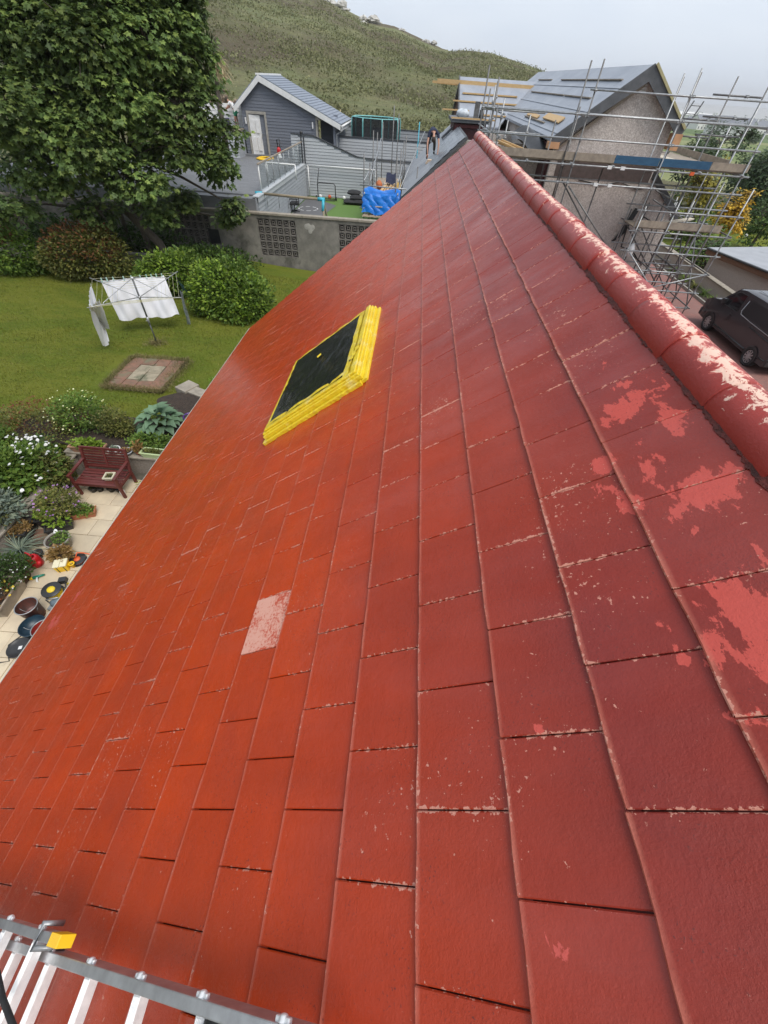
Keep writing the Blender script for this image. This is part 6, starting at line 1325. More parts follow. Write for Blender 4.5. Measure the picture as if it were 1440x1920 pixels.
b = B(); b.box((5.9, GY + .285, 4.45), (wr - .05, GY + .296, 5.18)); b.build('wall_dark_band', pm('dark_brown_wall', (.13, .098, .09), (.09, .07, .065), 8, .95, bump=.8, bscale=26, bdist=.03), nh)  # darker brown band across the wall below the boarded lift
e1, e2 = Vector(onY(1222, 318, 23.6)), Vector(onY(1270, 408, 23.6)); b = B(); b.prism([(wr - .1, 23.6, 0), (wr - .1, 23.6, e1.z + .4), (e1.x, 23.6, e1.z - .05), (e2.x - .25, 23.6, e2.z - .05), (e2.x - .25, 23.6, 0)], (0, 6, 0)); b.build('extension_wall', M['dash_b'], nh)
b = B(); b.prism([e1 + Vector((0, -.1, .12)), e2 + Vector((0, -.1, .1)), e2 + Vector((0, -.1, -.16)), e1 + Vector((0, -.1, -.2))], (0, .08, 0)); b.build('extension_bargeboard', M['slate_d'], nh)
b = B(); b.prism([e1 + Vector((0, -.02, .13)), e2 + Vector((.05, -.02, .11)), e2 + Vector((.05, -.02, .03)), e1 + Vector((0, -.02, .02))], (0, 6.2, 0)); b.build('extension_roof', M['slate_d'], nh)
# wing beyond, its slope facing us
b = B(); wx0, wx1 = 2.4, 7.6; b.prism([(wx0, 40.0, 7.26), (wx1, 40.0, 7.26), (wx1 - 2.75, 34.9, 5.2), (wx0 - .1, 34.9, 5.2)], (0, .0, -.1)); b.prism([(wx0, 40.0, 7.255), (wx1, 40.0, 7.255), (wx1, 45, 5.2), (wx0, 45, 5.2)], (0, 0, -.1)); b.build('wing_roof', M['felt'], nh)
b = B(); b.prism([(wx0 + .15, 35.1, 2.5), (wx0 + .15, 35.1, 5.1), (wx0 + .15, 40, 7.1), (wx0 + .15, 44.8, 5.1), (wx0 + .15, 44.8, 2.5)], (.25, 0, 0)); b.box((wx0 + .4, 35.1, 2.5), (5.6, 35.3, 5.1)); b.build('wing_wall', M['maroon'], nh)
b = B(); b.prism([(wx0 - .06, 34.85, 5.24), (wx0 - .06, 40.0, 7.32), (wx0 - .06, 40.0, 7.0), (wx0 - .06, 34.85, 4.95)], (.07, 0, 0)); b.build('wing_bargeboard', M['slate_d'], nh)
def on_wing(x, v_, h=0.0): return Vector((x, 40.0 + (34.9 - 40.0) * v_, 7.26 + (5.2 - 7.26) * v_ + h))
for (pa, pb, v_, w_, m_) in (((868, 170), (970, 180), .38, .08, 'wood'), ((850, 183), (970, 193), .55, .08, 'wood'), ((830, 201), (880, 205), .74, .08, 'wood'), ((900, 207), (958, 212), .8, .08, 'wood'), ((845, 218), (912, 223), .93, .08, 'wood')):
    y = 40 - 5.1 * v_; a, c = onY(*pa, y), onY(*pb, y); b = B(); b.bar(on_wing(a.x, v_, .06), on_wing(c.x, v_, .06), .12, .07); b.build('roof_batten', M[m_], nh)
y = 39.2; a, c = onY(820, 151, y), onY(1008, 165, y); b = B(); b.bar(a, c, .1, .2); b.build('long_timber', M['wood'], nh); a, c = onY(811, 153, y + .3), onY(858, 158, y + .3); b = B(); b.bar(a, c, .1, .12); b.build('long_timber', M['wood'], nh)
# lower roof where the man works: corrugated sheet below, slates above
lx0, lz0, lx1, lz1, ly0, ly1 = -.62, 3.12, 2.1, 5.42, 24.2, 34.0
def on_low(u, y, h=0.0):
    n_ = Vector((-(lz1 - lz0), 0, lx1 - lx0)).normalized(); return Vector((lx0 + (lx1 - lx0) * u, y, lz0 + (lz1 - lz0) * u)) + n_ * h
M['sheet'] = pm('galvanised_sheet', (.34, .355, .37), (.27, .28, .3), 2, .45, .25, stretch=(.4, 3, .4))
M['slates'] = pm('wet_grey_slates', (.2, .225, .255), (.16, .18, .205), 3, .35, island=.2)
b = B(); ncor = 110; P = []
for i in range(ncor + 1):
    y = ly0 + (ly1 - ly0) * i / ncor; h = .045 * (1 if (i // 2) % 2 else 0)
    for u in (0, .25, .47): P.append(on_low(u, y, h + .02))
b.add(P, [(3 * i + k, 3 * i + k + 1, 3 * i + k + 4, 3 * i + k + 3) for i in range(ncor) for k in range(2)]); b.build('sheet_roof', M['sheet'], nh)
b = B(); b.prism([on_low(0, ly0, 0), on_low(1, ly0, 0), on_low(1, ly0, -.12), on_low(0, ly0, -.12)], (0, ly1 - ly0, 0)); b.build('low_roof', M['slate_d'], nh)
sl_ = B(); sl_.obox((0, 0, 0), (.13, 0, .0), (0, .148, 0), (-.004, 0, .006)); o = sl_.build('roof_slate', M['slates']); slm = o.data; bpy.data.objects.remove(o)
ang = math.atan2(lz1 - lz0, lx1 - lx0)
for r_ in range(9):
    for k in range(33):
        y = ly0 + .15 + .3 * k + (.15 if r_ % 2 else 0)
        if y > ly1: continue
        o = bpy.data.objects.new('roof_slate', slm); col.objects.link(o); o.parent = nh; o.location = on_low(.49 + .056 * r_, y, .03 + rnd.uniform(0, .006)) - Vector((8, GY, 0)); o.rotation_euler = (rnd.uniform(-.01, .01), -ang + .03, 0)
b = B(); b.box((lx0 + .25, ly0 + .2, 0), (lx0 + .45, ly1 - .2, lz0 + .05)); b.prism([(lx0 + .45, ly0 + .2, 0), (lx0 + .45, ly0 + .2, lz0 + .1), (lx1, ly0 + .2, lz1 - .15), (5.5, ly0 + .2, lz1 - .15), (5.5, ly0 + .2, 0)], (0, .2, 0)); b.box((2.3, 33.2, 0), (5.6, 33.6, 5.0)); b.build('low_wall', M['dash_b'], nh)
b = B(); b.obox(on_low(.83, 30.4, .12), Vector((.32, 0, .27)), (0, .12, 0), (-.03, 0, .04)); b.build('lead_flashing', M['slate_d'], nh)
# maroon dormer
b = B(); b.box((1.78, 29.8, 4.1), (3.5, 33.0, 5.55)); dm = b.build('dormer', M['maroon'], nh)
for i in range(17): b = B(); x = 2.0 + .088 * i; b.box((x, 29.765, 4.2), (x + .08, 29.798, 5.36)); b.build('board', M['maroon'], dm)
b = B(); b.box((1.62, 29.55, 5.56), (3.7, 33.2, 5.68)); b.build('dormer_roof', M['slate_d'], dm)
b = B(); b.box((1.95, 29.72, 5.36), (3.5, 29.79, 5.5)); b.box((1.85, 29.72, 4.1), (1.95, 29.79, 5.5)); b.build('dormer_frame', pm('bright_maroon', (.14, .03, .03), (.11, .025, .025), 5, .5), dm)
b = B(); b.box((1.6, 29.5, 5.70), (3.9, 29.62, 5.76)); b.build('fascia_timber', M['wood'], dm)
# bags and offcuts on the dormer roof
q = onY(868, 213, 30.6); b = B(); b.ball((q.x, 30.6, 5.86), (.36, .3, .2), 12, 8, 0, .14, rnd); tag(b.build('rubble_sack', pm('crumpled_white_sack', (.6, .64, .68), (.4, .44, .48), 6, .5, bump=.8, bscale=14)), 'crumpled white sack lying on the dormer roof', 'sack')
q = onY(893, 212, 30.8); b = B(); b.box((q.x - .12, 30.7, 5.70), (q.x + .14, 30.95, 6.35)); b.tube([(q.x + .3, 30.8, 5.70), (q.x + .3, 30.8, 6.05)], .13, 9); tag(b.build('grey_flue', M['steel_dark']), 'dark grey flue standing behind the white sack', 'flue')
# torn black felt at the left eaves
b = B(); A0 = onY(968, 243, 24.4); b.grid(lambda u, v_: (A0.x - .3 + 2.0 * u, 23.2 + 2.2 * v_, 5.45 + .14 * math.sin(u * 9 + v_ * 4) - .5 * u * (1 - v_) + .25 * v_), 14, 8); tag(b.build('torn_felt', M['black']), 'torn black roofing felt flapping at the left eaves', 'roofing felt')
# porch roof
b = B(); b.prism([(10.2, 21.7, 1.55), (11.5, 21.7, .9), (11.5, 21.7, .8), (10.2, 21.7, 1.45)], (0, 2.3, 0)); b.box((10.1, 24.0, 0), (10.9, 24.2, 1.6)); b.box((10.25, 21.8, 0), (10.4, 24, 1.35)); ph = b.build('porch', pm('dark_red_porch', (.16, .02, .03), (.12, .018, .024), 5, .5)); tag(ph, 'dark red sloping porch roof at the foot of the scaffold', 'porch')
b = B(); b.bar((10.25, 21.67, 1.58), (11.5, 21.67, .95), .04, .12); b.build('fascia', M['red_pl'], ph)
# ------------------------------------------------------------------ scaffolding
M['wood_pale'] = pm('pale_new_board', (.6, .54, .44), (.5, .45, .36), 4, .7)
SF = 20.6; SB = 21.85
sf = thing('scaffolding', 'tall tube scaffolding with boarded lifts round the pebbledashed gable', 'scaffolding', (8, SF, 0)); TR = .0275; COUP = []
def tb(name, p, q, m_='galv', r=TR): b = B(); b.tube([p, q], r, 8); return b.build(name, M[m_], sf)
def coup(p): COUP.append(Vector(p))
FR = [(2.58, 7.1), (2.2, 7.45), (5.57, 7.71), (5.98, 7.76), (9.27, 7.71), (9.36, 7.62), (12.45, 7.4)]
LZS = [7.05, 6.44, 5.80, 5.08, 4.55]
for i, (x, zt) in enumerate(FR): tb('standard', (x, SF if i != 5 else SF + .12, 0 if i in (3, 4, 6) else 3.9), (x, SF if i != 5 else SF + .12, zt), 'galv' if i in (4, 6) else 'steel_dark')
for x, zt in ((2.9, 6.5), (5.2, 6.2), (5.98, 6.6), (7.6, 5.0), (9.3, 7.6), (10.85, 5.0), (12.45, 7.0)): tb('standard', (x, SB, 0), (x, SB, zt), 'steel_dark' if x < 9 else 'galv')
for j, z in enumerate(LZS):
    x0, x1 = [(5.8, 13.2), (2.2, 12.9), (2.3, 12.6), (2.6, 12.7), (3.6, 12.8)][j]
    tb('ledger', (x0, SF - .055, z), (x1, SF - .055, z))
    for x, zt in FR:
        if x0 <= x <= x1: coup((x, SF - .03, z))
    if j in (1, 3, 4): tb('ledger', (x0 + .5, SB + .055, z - .02), (x1 - .3, SB + .055, z - .02))
for x in (2.65, 4.2, 5.9, 7.5, 9.2, 10.8, 12.4): tb('transom', (x, SF - .2, 5.12), (x, SB + .2, 5.12)); coup((x, SF, 5.1))
for x in (2.7, 5.9, 9.2, 12.4): tb('transom', (x, SF - .1, 6.40), (x, SB + .15, 6.40))
tb('brace', (6.05, SF - .08, 4.45), (9.2, SF - .08, 1.95), 'steel_dark'); tb('brace', (6.1, SB, 4.45), (9.1, SB, 1.7), 'steel_dark')
k = 0
for r_ in range(5):
    y = SF + .12 + .235 * r_; x = 2.3 + (.4 if r_ % 2 else 0)
    while x < 12.3:
        L = min(3.9, 12.55 - x); b = B(); b.box((x, y, 5.155), (x + L - .03, y + .222, 5.195)); b.build('scaffold_board', M['wood_old'], sf); x += L
M['blue_board'] = pm('blue_painted_board', (.018, .075, .15), (.03, .105, .19), 4, .6, stretch=(1, 1, 3), dirt=((.3, .3, .28), .7))
for x0, x1, m_ in ((3.1, 5.6, M['wood_old']), (5.6, 7.5, M['wood_old']), (7.5, 9.2, M['blue_board']), (9.2, 11.15, M['blue_board']), (11.15, 12.6, M['wood_old'])):
    b = B(); b.box((x0 + .012, SF + .03, 5.20), (x1 - .012, SF + .068, 5.43)); b.build('toe_board', m_, sf)
for (pa, pb) in (((935, 268), (985, 285)), ((940, 262), (1000, 287)), ((950, 270), (1010, 290)), ((935, 275), (975, 290)), ((930, 262), (970, 280))):
    a, c = onY(*pa, 21.6), onY(*pb, 21.0); b = B(); b.bar(a, c, .09, .045); b.build('loose_timber', M['wood'], sf)
for x, y, z0, zt in ((2.42, SF + .5, 4.2, 6.9), (2.72, SB - .3, 4.2, 7.2), (2.95, SF + .2, 4.2, 6.7), (4.2, SB, 4.4, 6.3), (3.4, SB + .1, 4.4, 6.1), (3.0, 24.5, 4.0, 7.0)): tb('standard', (x, y, z0), (x, y, zt), 'galv' if x > 2.8 else 'steel_dark'); [coup((x, y - .03, zt - .5 - .55 * k)) for k in range(3)]
for z in (5.75, 6.35): tb('ledger', (2.3, SB + .3, z), (4.8, SB + .3, z)); tb('transom', (2.6, SF - .2, z + .05), (2.6, 24.8, z + .05)); tb('transom', (3.0, SF - .2, z - .05), (3.0, 24.8, z - .05))
# right hand run along the front of the house, with stub transoms
RX = [(1283, 144, 24.5), (1385, 143, 22.0), (1448, 150, 22.0)]
for i, (px, py, Y) in enumerate(RX):
    p = onY(px, py, Y); tb('standard', (p.x, Y, 0), p, 'steel_dark'); RX[i] = (p.x, Y)
for (pa, pb, Y) in (((1337, 177), (1428, 183), 22.0), ((1318, 218), (1400, 229), 22.0), ((1304, 252), (1378, 272), 22.0), ((1278, 222), (1345, 231), 23.0), ((1262, 254), (1325, 268), 23.0)):
    a, c = onY(*pa, Y), onY(*pb, Y); tb('transom', a, (c.x, Y, a.z), 'steel_dark'); coup(((a.x * .3 + c.x * .7), Y, a.z))
lx, lY = onY(1297, 195, 26).x, 26.0
sl = thing('scaffold_ladder', 'grey ladder rising behind the scaffold towards the bay', 'ladder', (lx, lY, 0))
for dx in (0, .42): b = B(); b.bar((lx + dx - .9, lY, 4.0), (lx + dx + .05, lY, 6.95), .03, .07, (0, 1, 0)); b.build('rail', M['steel_dark'], sl)
for k in range(11): b = B(); z = 4.2 + .26 * k; x = lx - .9 + .95 * (z - 4.0) / 2.95; b.tube([(x, lY, z), (x + .42, lY, z)], .015, 6); b.build('rung', M['steel_dark'], sl)
for r_ in range(8):
    b = B(); b.box((10.55 + .235 * r_, SB + .02, 5.15), (10.55 + .235 * r_ + .225, 27.2, 5.19)); b.build('scaffold_board', M['wood_old'] if r_ not in (1, 2) else M['wood_pale'], sf)
b = B(); b.box((12.45, SB, 5.2), (12.49, 27.2, 5.42)); b.build('toe_board', M['wood_old'], sf)
for y in (23.2, 25.2, 27.2): tb('standard', (12.52, y, 0), (12.52, y, 6.4 if y < 25 else 6.0), 'galv'); tb('transom', (10.4, y, 5.08), (12.7, y, 5.08), 'steel_dark')
tb('ledger', (12.48, 21, 5.08), (12.48, 27.5, 5.08), 'steel_dark')
# lower tower at the right corner
XS = [9.36, 10.6, 11.9, 13.15]; YS = [SF + .05, 21.9, 23.2]
for x in XS:
    for y in YS:
        zt = {9.36: 4.0, 10.6: 4.4, 11.9: 4.9, 13.15: 4.75}[x] - (y - SF) * .25; tb('standard', (x + .06, y, 0), (x + .06, y, zt), 'galv' if y < 21 else 'steel_dark')
for x in (11.0, 12.1, 13.3, 14.2):
    for y, zt in ((24.6, 4.3), (26.2, 3.9), (27.8, 3.6)): tb('standard', (x, y, 0), (x, y, zt - (x - 11) * .12), 'galv' if y > 25 else 'steel_dark')
for y in (24.6, 26.2, 27.8):
    for z in (.9, 1.9, 2.9): tb('ledger', (10.6, y, z), (14.5, y, z), 'galv' if z > 1 else 'steel_dark')
for z in (.35, 1.0, 1.75, 2.45, 3.15, 3.85):
    for y in YS[:2] if z != 1.0 else YS: tb('ledger', (9.1, y - .05, z), (13.4, y - .05, z))
    if z in (.35, 1.75, 3.15):
        for x in XS: tb('transom', (x + .1, SF - .2, z + .06), (x + .1, 23.4, z + .06), 'steel_dark')
    for x in XS: coup((x + .06, SF + .02, z))
for (a, c) in (((9.5, SF - .1, 2.4), (12.0, SF - .1, .4)), ((13.2, SF - .1, 1.8), (10.4, SF - .1, .9)), ((11.9, 21.8, 3.1), (13.2, 21.8, .4)), ((10.6, 23.2, 3.0), (13.2, 23.2, .4)), ((9.4, 21.9, 3.2), (11.9, 21.9, 1.0)), ((13.25, SF, .3), (13.25, 23.2, 3.0)), ((9.5, SF + .02, 4.5), (11.6, 22.8, 3.9)), ((9.6, SF + .1, 4.2), (12.3, 22.9, 3.3))): tb('brace', a, c, 'galv' if a[1] < 20.55 else 'steel_dark')
for r_ in range(5):
    b = B(); b.box((9.3, SF + .15 + .235 * r_, 3.24), (12.9, SF + .372 + .235 * r_, 3.28)); b.build('scaffold_board', M['wood_old'], sf)
b = B(); b.box((9.25, SF + .08, 3.285), (12.85, SF + .12, 3.52)); b.build('toe_board', M['wood_old'], sf)
for k in range(4): b = B(); b.bar((10.2 + .2 * k, 21.2 + .15 * k, 3.32), (12.4 + .1 * k, 22.6 + .1 * k, 3.34), .2, .04); b.build('loose_board', pm('pale_board', (.6, .54, .44), (.5, .45, .36), 4, .7) if k == 0 else M['pale'], sf); M['pale'] = bpy.data.materials['pale_board']
b = B()
for p in COUP: b.obox(p, (.045, 0, 0), (0, .05, 0), (0, 0, .045)); b.tube([p + Vector((-.06, -.05, 0)), p + Vector((.06, -.05, 0))], .018, 6)
o = b.build('coupler', M['galv'], sf); o['kind'] = 'stuff'
b = B(); [b.box((x, SF - .1, z - .05), (x + .16, SF - .05, z + .05)) for x, z in ((7.0, 4.55), (7.55, 4.55), (7.3, 5.08), (7.8, 5.08))]; [b.box((10.45, SF - .11, 5.02), (10.6, SF - .05, 5.12), 1)]; o = b.build('tube_tag', [M['white'], M['orange']], sf); o['kind'] = 'stuff'
# black hoses, gas bottle and boiler flue seen through the tubes
q = Vector(onY(1160, 440, GY + .2)); b = B(); b.tube([(q.x + .35, GY + .2, 3.6), (q.x + .1, GY + .15, 2.75), (q.x - .1, GY + .2, 2.4), (q.x - .2, GY + .2, 2.35)], [.1, .12, .05, .03], 8); b.tube([(q.x + .2, GY + .15, 3.0), (q.x + .25, GY, 2.2), (q.x + .8, GY, 2.1), (q.x + 1.6, GY + .1, 1.5)], .03, 6); tag(b.build('black_sheeting', M['rubber']), 'black rolled sheeting hanging on the pebbledashed wall', 'sheeting')
q = onY(1183, 468, 21.2); b = B(); b.lathe((q.x, 21.2, q.z - .25), [(0, 0), (.13, .0), (.14, .3), (.08, .42), (.05, .5), (0, .5)], 12); tag(b.build('metal_cowl', M['white']), 'white metal cowl low beside the scaffold tower', 'cowl')
# ------------------------------------------------------------------ rear scaffold with the blue tarpaulin
s2 = thing('scaffolding', 'low tube scaffold beside the rear roof with yellow boards and timbers', 'scaffolding', (-1.4, 26, TZ_)); sf_old = sf; sf = s2; COUP = []
PZ = 2.62
for (x, y, zt) in ((-2.5, 24.6, 4.55), (-2.35, 26.0, 4.1), (-2.4, 28.4, 5.1), (-2.35, 30.5, 4.9), (-2.2, 32.6, 5.2), (-.95, 24.7, 4.55), (-.85, 26.9, 4.6), (-.8, 29.4, 4.7), (-.75, 31.6, 4.8), (-1.6, 33.0, 5.9), (-1.3, 33.0, 5.6), (.05, 24.9, 4.2)): tb('standard', (x, y, TZ_), (x, y, zt), 'steel_dark')
tb('standard', (-.05, 33.0, TZ_), (-.05, 33.0, 5.3), 'aqua')
for y0, y1, x, z in ((24.3, 33.2, -2.46, PZ + .5), (24.3, 33.2, -2.46, PZ + 1.0), (24.3, 33.2, -.82, PZ + .55), (24.3, 33.2, -.82, PZ + 1.05), (24.3, 33.2, -2.46, PZ - .06), (24.3, 33.2, -.82, PZ - .06)): tb('ledger', (x, y0, z), (x, y1, z + .1))
tb('ledger', (-2.7, 24.55, 3.42), (.4, 24.55, 3.36)); tb('ledger', (-2.7, 24.6, PZ - .1), (-.3, 24.6, PZ - .12)); tb('ledger', (-1.0, 24.6, 2.75), (.6, 26.6, 3.9)); tb('brace', (-2.5, 25, 2.7), (-2.1, 30.0, 4.7)); tb('brace', (-.8, 27.0, 3.0), (.3, 33, 4.9))
for y in np.linspace(24.5, 33, 8): tb('transom', (-2.6, y, PZ - .03), (-.6, y, PZ - .03)); coup((-2.44, y, PZ)); coup((-.82, y, PZ))
M['ply'] = pm('pale_plywood', (.62, .48, .36), (.52, .4, .3), 3, .7); M['yel_board'] = pm('yellow_board', (.72, .45, .07), (.62, .38, .06), 4, .6)
for r_, m_ in enumerate(('wood_old', 'wood_old', 'ply', 'ply', 'ply', 'yel_board')):
    for y0, y1 in ((24.4, 28.5), (28.55, 32.8)): b = B(); b.box((-2.42 + .262 * r_, y0, PZ), (-2.42 + .262 * r_ + .25, y1, PZ + .04)); b.build('scaffold_board', M[m_], s2)
for k in range(9): x = -2.15 + .09 * k; b = B(); b.bar((x, 25.6 + .3 * (k % 3), PZ + .07 + .03 * (k % 2)), (x + .35, 29.6 + .35 * (k % 4), PZ + .09 + .03 * (k % 3)), .06, .045); b.build('loose_timber', M['wood'], s2)
b = B()
for p in COUP: b.obox(p, (.045, 0, 0), (0, .05, 0), (0, 0, .045))
o = b.build('coupler', M['galv'], s2); o['kind'] = 'stuff'
b = B(); b.box((-2.55, 24.35, PZ - .42), (-.7, 24.5, PZ - .36)); [b.box((-2.5 + .32 * k, 24.34, PZ - .4), (-2.24 + .32 * k, 24.75, PZ - .33)) for k in range(6)]; b.build('slate_stack', M['ply'], s2)
sf = sf_old
b = B()
def tarp(u, v_):
    x = -2.55 + 1.85 * u; f = abs(math.sin(u * 6 + v_ * 4)) * .06 + abs(math.sin(u * 13 - v_ * 9 + 1)) * .035 + .02 * math.sin(v_ * 9 + u * 13)
    if v_ < .45: k = v_ / .45; return (x, 25.3 - .75 * k, PZ + .42 + .22 * math.sin(math.pi * k) * (.4 + .6 * math.sin(u * 5 + .5) ** 2) + f * .9)
    k = (v_ - .45) / .55; return (x + .03 * math.sin(v_ * 30), 24.55 - .16 * k - f * .9, PZ + .42 + f * .6 - .72 * k + .06 * math.sin(u * 11))
b.grid(tarp, 44, 26, 0, False); tag(b.build('tarpaulin', pm('blue_tarpaulin', (.006, .19, .66), (.005, .14, .55), 4, .35, bump=.5, bscale=12, bdist=.03)), 'crumpled bright blue tarpaulin over the near end of the scaffold', 'tarpaulin')
b = B(); b.box((-2.05, 25.5, PZ + .1), (-1.45, 25.95, PZ + .36)); b.box((-2.1, 25.45, PZ + .36), (-1.4, 26.0, PZ + .4)); tag(b.build('tool_box', M['mesh_blk'], bevel=.02), 'black tool box behind the blue tarpaulin', 'tool box')
b = B(); b.grid(lambda u, v_: (-1.75 + .62 * u, 29.6 + .9 * v_, PZ + .12 + .5 * (1 - v_) ** 2 * .2 + .45 * v_ + .04 * math.sin(u * 8)), 8, 8); tag(b.build('navy_jacket', pm('navy_cloth', (.012, .016, .04), (.02, .025, .055), 8, .9)), 'navy jacket draped on the scaffold rail', 'jacket')
b = B(); b.ball((-2.05, 28.8, PZ + .25), (.18, .25, .2), 10, 7, 0, .1, rnd); tag(b.build('orange_bag', pm('orange_canvas', (.55, .17, .06), (.4, .12, .05), 8, .8)), 'orange and black tool bag on the scaffold boards', 'bag')
# ------------------------------------------------------------------ people
def person(name_label, joints, radii, edges, mats, parts, loc):
    root = thing('person', name_label, 'person', loc)
    me = bpy.data.meshes.new('body'); o0 = Vector(loc); me.from_pydata([tuple(Vector(j) - o0) for j in joints], edges, []); o = bpy.data.objects.new('body', me); col.objects.link(o); o.parent = root; _org[o.name] = o0
    sk = o.modifiers.new('skin', 'SKIN'); sk.use_smooth_shade = True
    for v_, r_ in zip(me.skin_vertices[0].data, radii): v_.radius = (r_, r_) if not hasattr(r_, '__len__') else r_
    me.skin_vertices[0].data[0].use_root = True
    ss = o.modifiers.new('smooth', 'SUBSURF'); ss.levels = 1; ss.render_levels = 2
    for m_ in mats: me.materials.append(m_)
    return root, o
M['skin'] = pm('skin', (.5, .27, .19), (.45, .24, .17), 8, .55)
M['hair'] = pm('dark_hair', (.03, .02, .015), (.05, .032, .022), 20, .8)
def hand(b, p, d, side):
    """palm with five separate bent fingers"""
    p, d = Vector(p), Vector(d).normalized(); x = d.cross(Vector((0, 0, 1))).normalized(); u_ = x.cross(d)
    b.tube([p, p + d * .045, p + d * .085], [.026, .038, .034], 8)
    for k, L in enumerate((.07, .08, .075, .06)):
        q = p + d * .08 + x * (.028 - .0187 * k); b.tube([q, q + d * L * .5 - u_ * .008, q + d * L - u_ * .035], [.0095, .009, .006], 6)
    q = p + d * .03 + x * side * .03; b.tube([q, q + (d + x * side).normalized() * .045, q + (d * 1.4 + x * side * .6).normalized() * .075 - u_ * .015], [.011, .010, .007], 6)
def build_person(label, loc, pelvis, neck, head, sh_l, el_l, ha_l, sh_r, el_r, ha_r, kn_l, an_l, kn_r, an_r, top, legs, hairm, bare_arm=True, cap=None, bare_leg=False):
    V3 = lambda a: Vector(a)
    pelvis, neck, head = V3(pelvis), V3(neck), V3(head); mid = pelvis.lerp(neck, .45); chest = pelvis.lerp(neck, .8)
    hl = pelvis.lerp(V3(kn_l), .14); hr = pelvis.lerp(V3(kn_r), .14); root = thing('person', label, 'person', loc); o0 = Vector(loc)
    def skin(name, J, Rr, E, mat, parent):
        me = bpy.data.meshes.new(name); me.from_pydata([tuple(Vector(j) - o0) for j in J], E, []); o = bpy.data.objects.new(name, me); col.objects.link(o); o.parent = parent; _org[o.name] = o0
        sk = o.modifiers.new('skin', 'SKIN'); sk.use_smooth_shade = True
        for v_, r_ in zip(me.skin_vertices[0].data, Rr): v_.radius = r_ if hasattr(r_, '__len__') else (r_, r_)
        me.skin_vertices[0].data[0].use_root = True; ss = o.modifiers.new('smooth', 'SUBSURF'); ss.levels = 1; ss.render_levels = 2; me.materials.append(mat); return o
    f = 1.0
    J = [pelvis, mid, chest, neck, neck.lerp(head, .5), head, sh_l, el_l, ha_l, sh_r, el_r, ha_r, hl, kn_l, an_l, hr, kn_r, an_r]
    Rr = [(.14, .11), (.13, .1), (.15, .11), .06, .055, .09, .055, .043, .028, .055, .043, .028, .085, .058, .04, .085, .058, .04]
    E = [(0, 1), (1, 2), (2, 3), (3, 4), (4, 5), (2, 6), (6, 7), (7, 8), (2, 9), (9, 10), (10, 11), (0, 12), (12, 13), (13, 14), (0, 15), (15, 16), (16, 17)]
    body = skin('body', J, Rr, E, M['skin'], root)
    g = .016
    skin('shirt', [pelvis.lerp(mid, .2), mid, chest, neck.lerp(chest, .35), sh_l, V3(sh_l).lerp(V3(el_l), .55), sh_r, V3(sh_r).lerp(V3(el_r), .55)], [(.155, .125), (.15, .12), (.17, .13), .085, .075, .066, .075, .066], [(0, 1), (1, 2), (2, 3), (2, 4), (4, 5), (2, 6), (6, 7)], top, root)
    e_ = .6 if bare_leg else .97
    skin('trousers', [pelvis, hl, V3(kn_l) if not bare_leg else hl.lerp(V3(kn_l), e_), V3(kn_l).lerp(V3(an_l), .95) if not bare_leg else hl.lerp(V3(kn_l), .75), hr, V3(kn_r) if not bare_leg else hr.lerp(V3(kn_r), e_), V3(kn_r).lerp(V3(an_r), .95) if not bare_leg else hr.lerp(V3(kn_r), .75)], [(.165, .135), .105, .08, .065, .105, .08, .065], [(0, 1), (1, 2), (2, 3), (0, 4), (4, 5), (5, 6)], legs, root)
    d = (head - neck).normalized(); b = B(); b.ball(head + d * .02, (.1, .1, .115), 14, 9); b.build('hair', hairm, root)
    for h_, e2 in ((ha_l, el_l), (ha_r, el_r)): b = B(); hand(b, h_, V3(h_) - V3(e2), 1 if h_ is ha_l else -1); b.build('hand', M['skin'], root)
    for an, kn in ((an_l, kn_l), (an_r, kn_r)):
        b = B(); a_ = V3(an); b.tube([a_ + Vector((0, .06, -.05)), a_ + Vector((0, -.02, -.05)), a_ + Vector((0, -.16, -.07))], [.045, .055, .04], 8); b.build('shoe', M['black'], root)
    return root
# roofer bent over the edge of the low roof, arms hanging down to it
fx, fy = .72, 27.3; fz = on_low((fx - lx0) / (lx1 - lx0), fy).z
navy = bpy.data.materials['navy_cloth']; M['trk'] = pm('dark_work_trousers', (.03, .028, .026), (.05, .046, .04), 10, .8, dirt=((.3, .28, .25), .62))
z0_ = fz
F_ = lambda x, y, z: (fx + x, fy + y, z0_ + z)
build_person('roofer in dark clothes bending down with both bare arms on the roof edge', (fx, fy, z0_), F_(-.1, .30, 1.12), F_(-.02, -.34, 1.06), F_(.0, -.50, .80), F_(-.24, -.27, 1.02), F_(-.29, -.47, .62), F_(-.24, -.6, .26), F_(.2, -.27, 1.0), F_(.27, -.47, .62), F_(.26, -.6, .3), F_(-.26, .22, .58), F_(-.24, .44, .08), F_(.08, .2, .62), F_(.1, .42, .28), navy, M['trk'], M['hair'])
for i in range(4): b = B(); b.box((fx - .3 + .03 * i, fy - .72, z0_ - .12 + .045 * i), (fx + .28 + .02 * i, fy - .38, z0_ - .085 + .045 * i)); tag(b.build('loose_slate', M['ply'], bevel=.004), 'pale slate in the small stack below the roofer\'s hands', 'slate', 'stack of slates by the roofer')
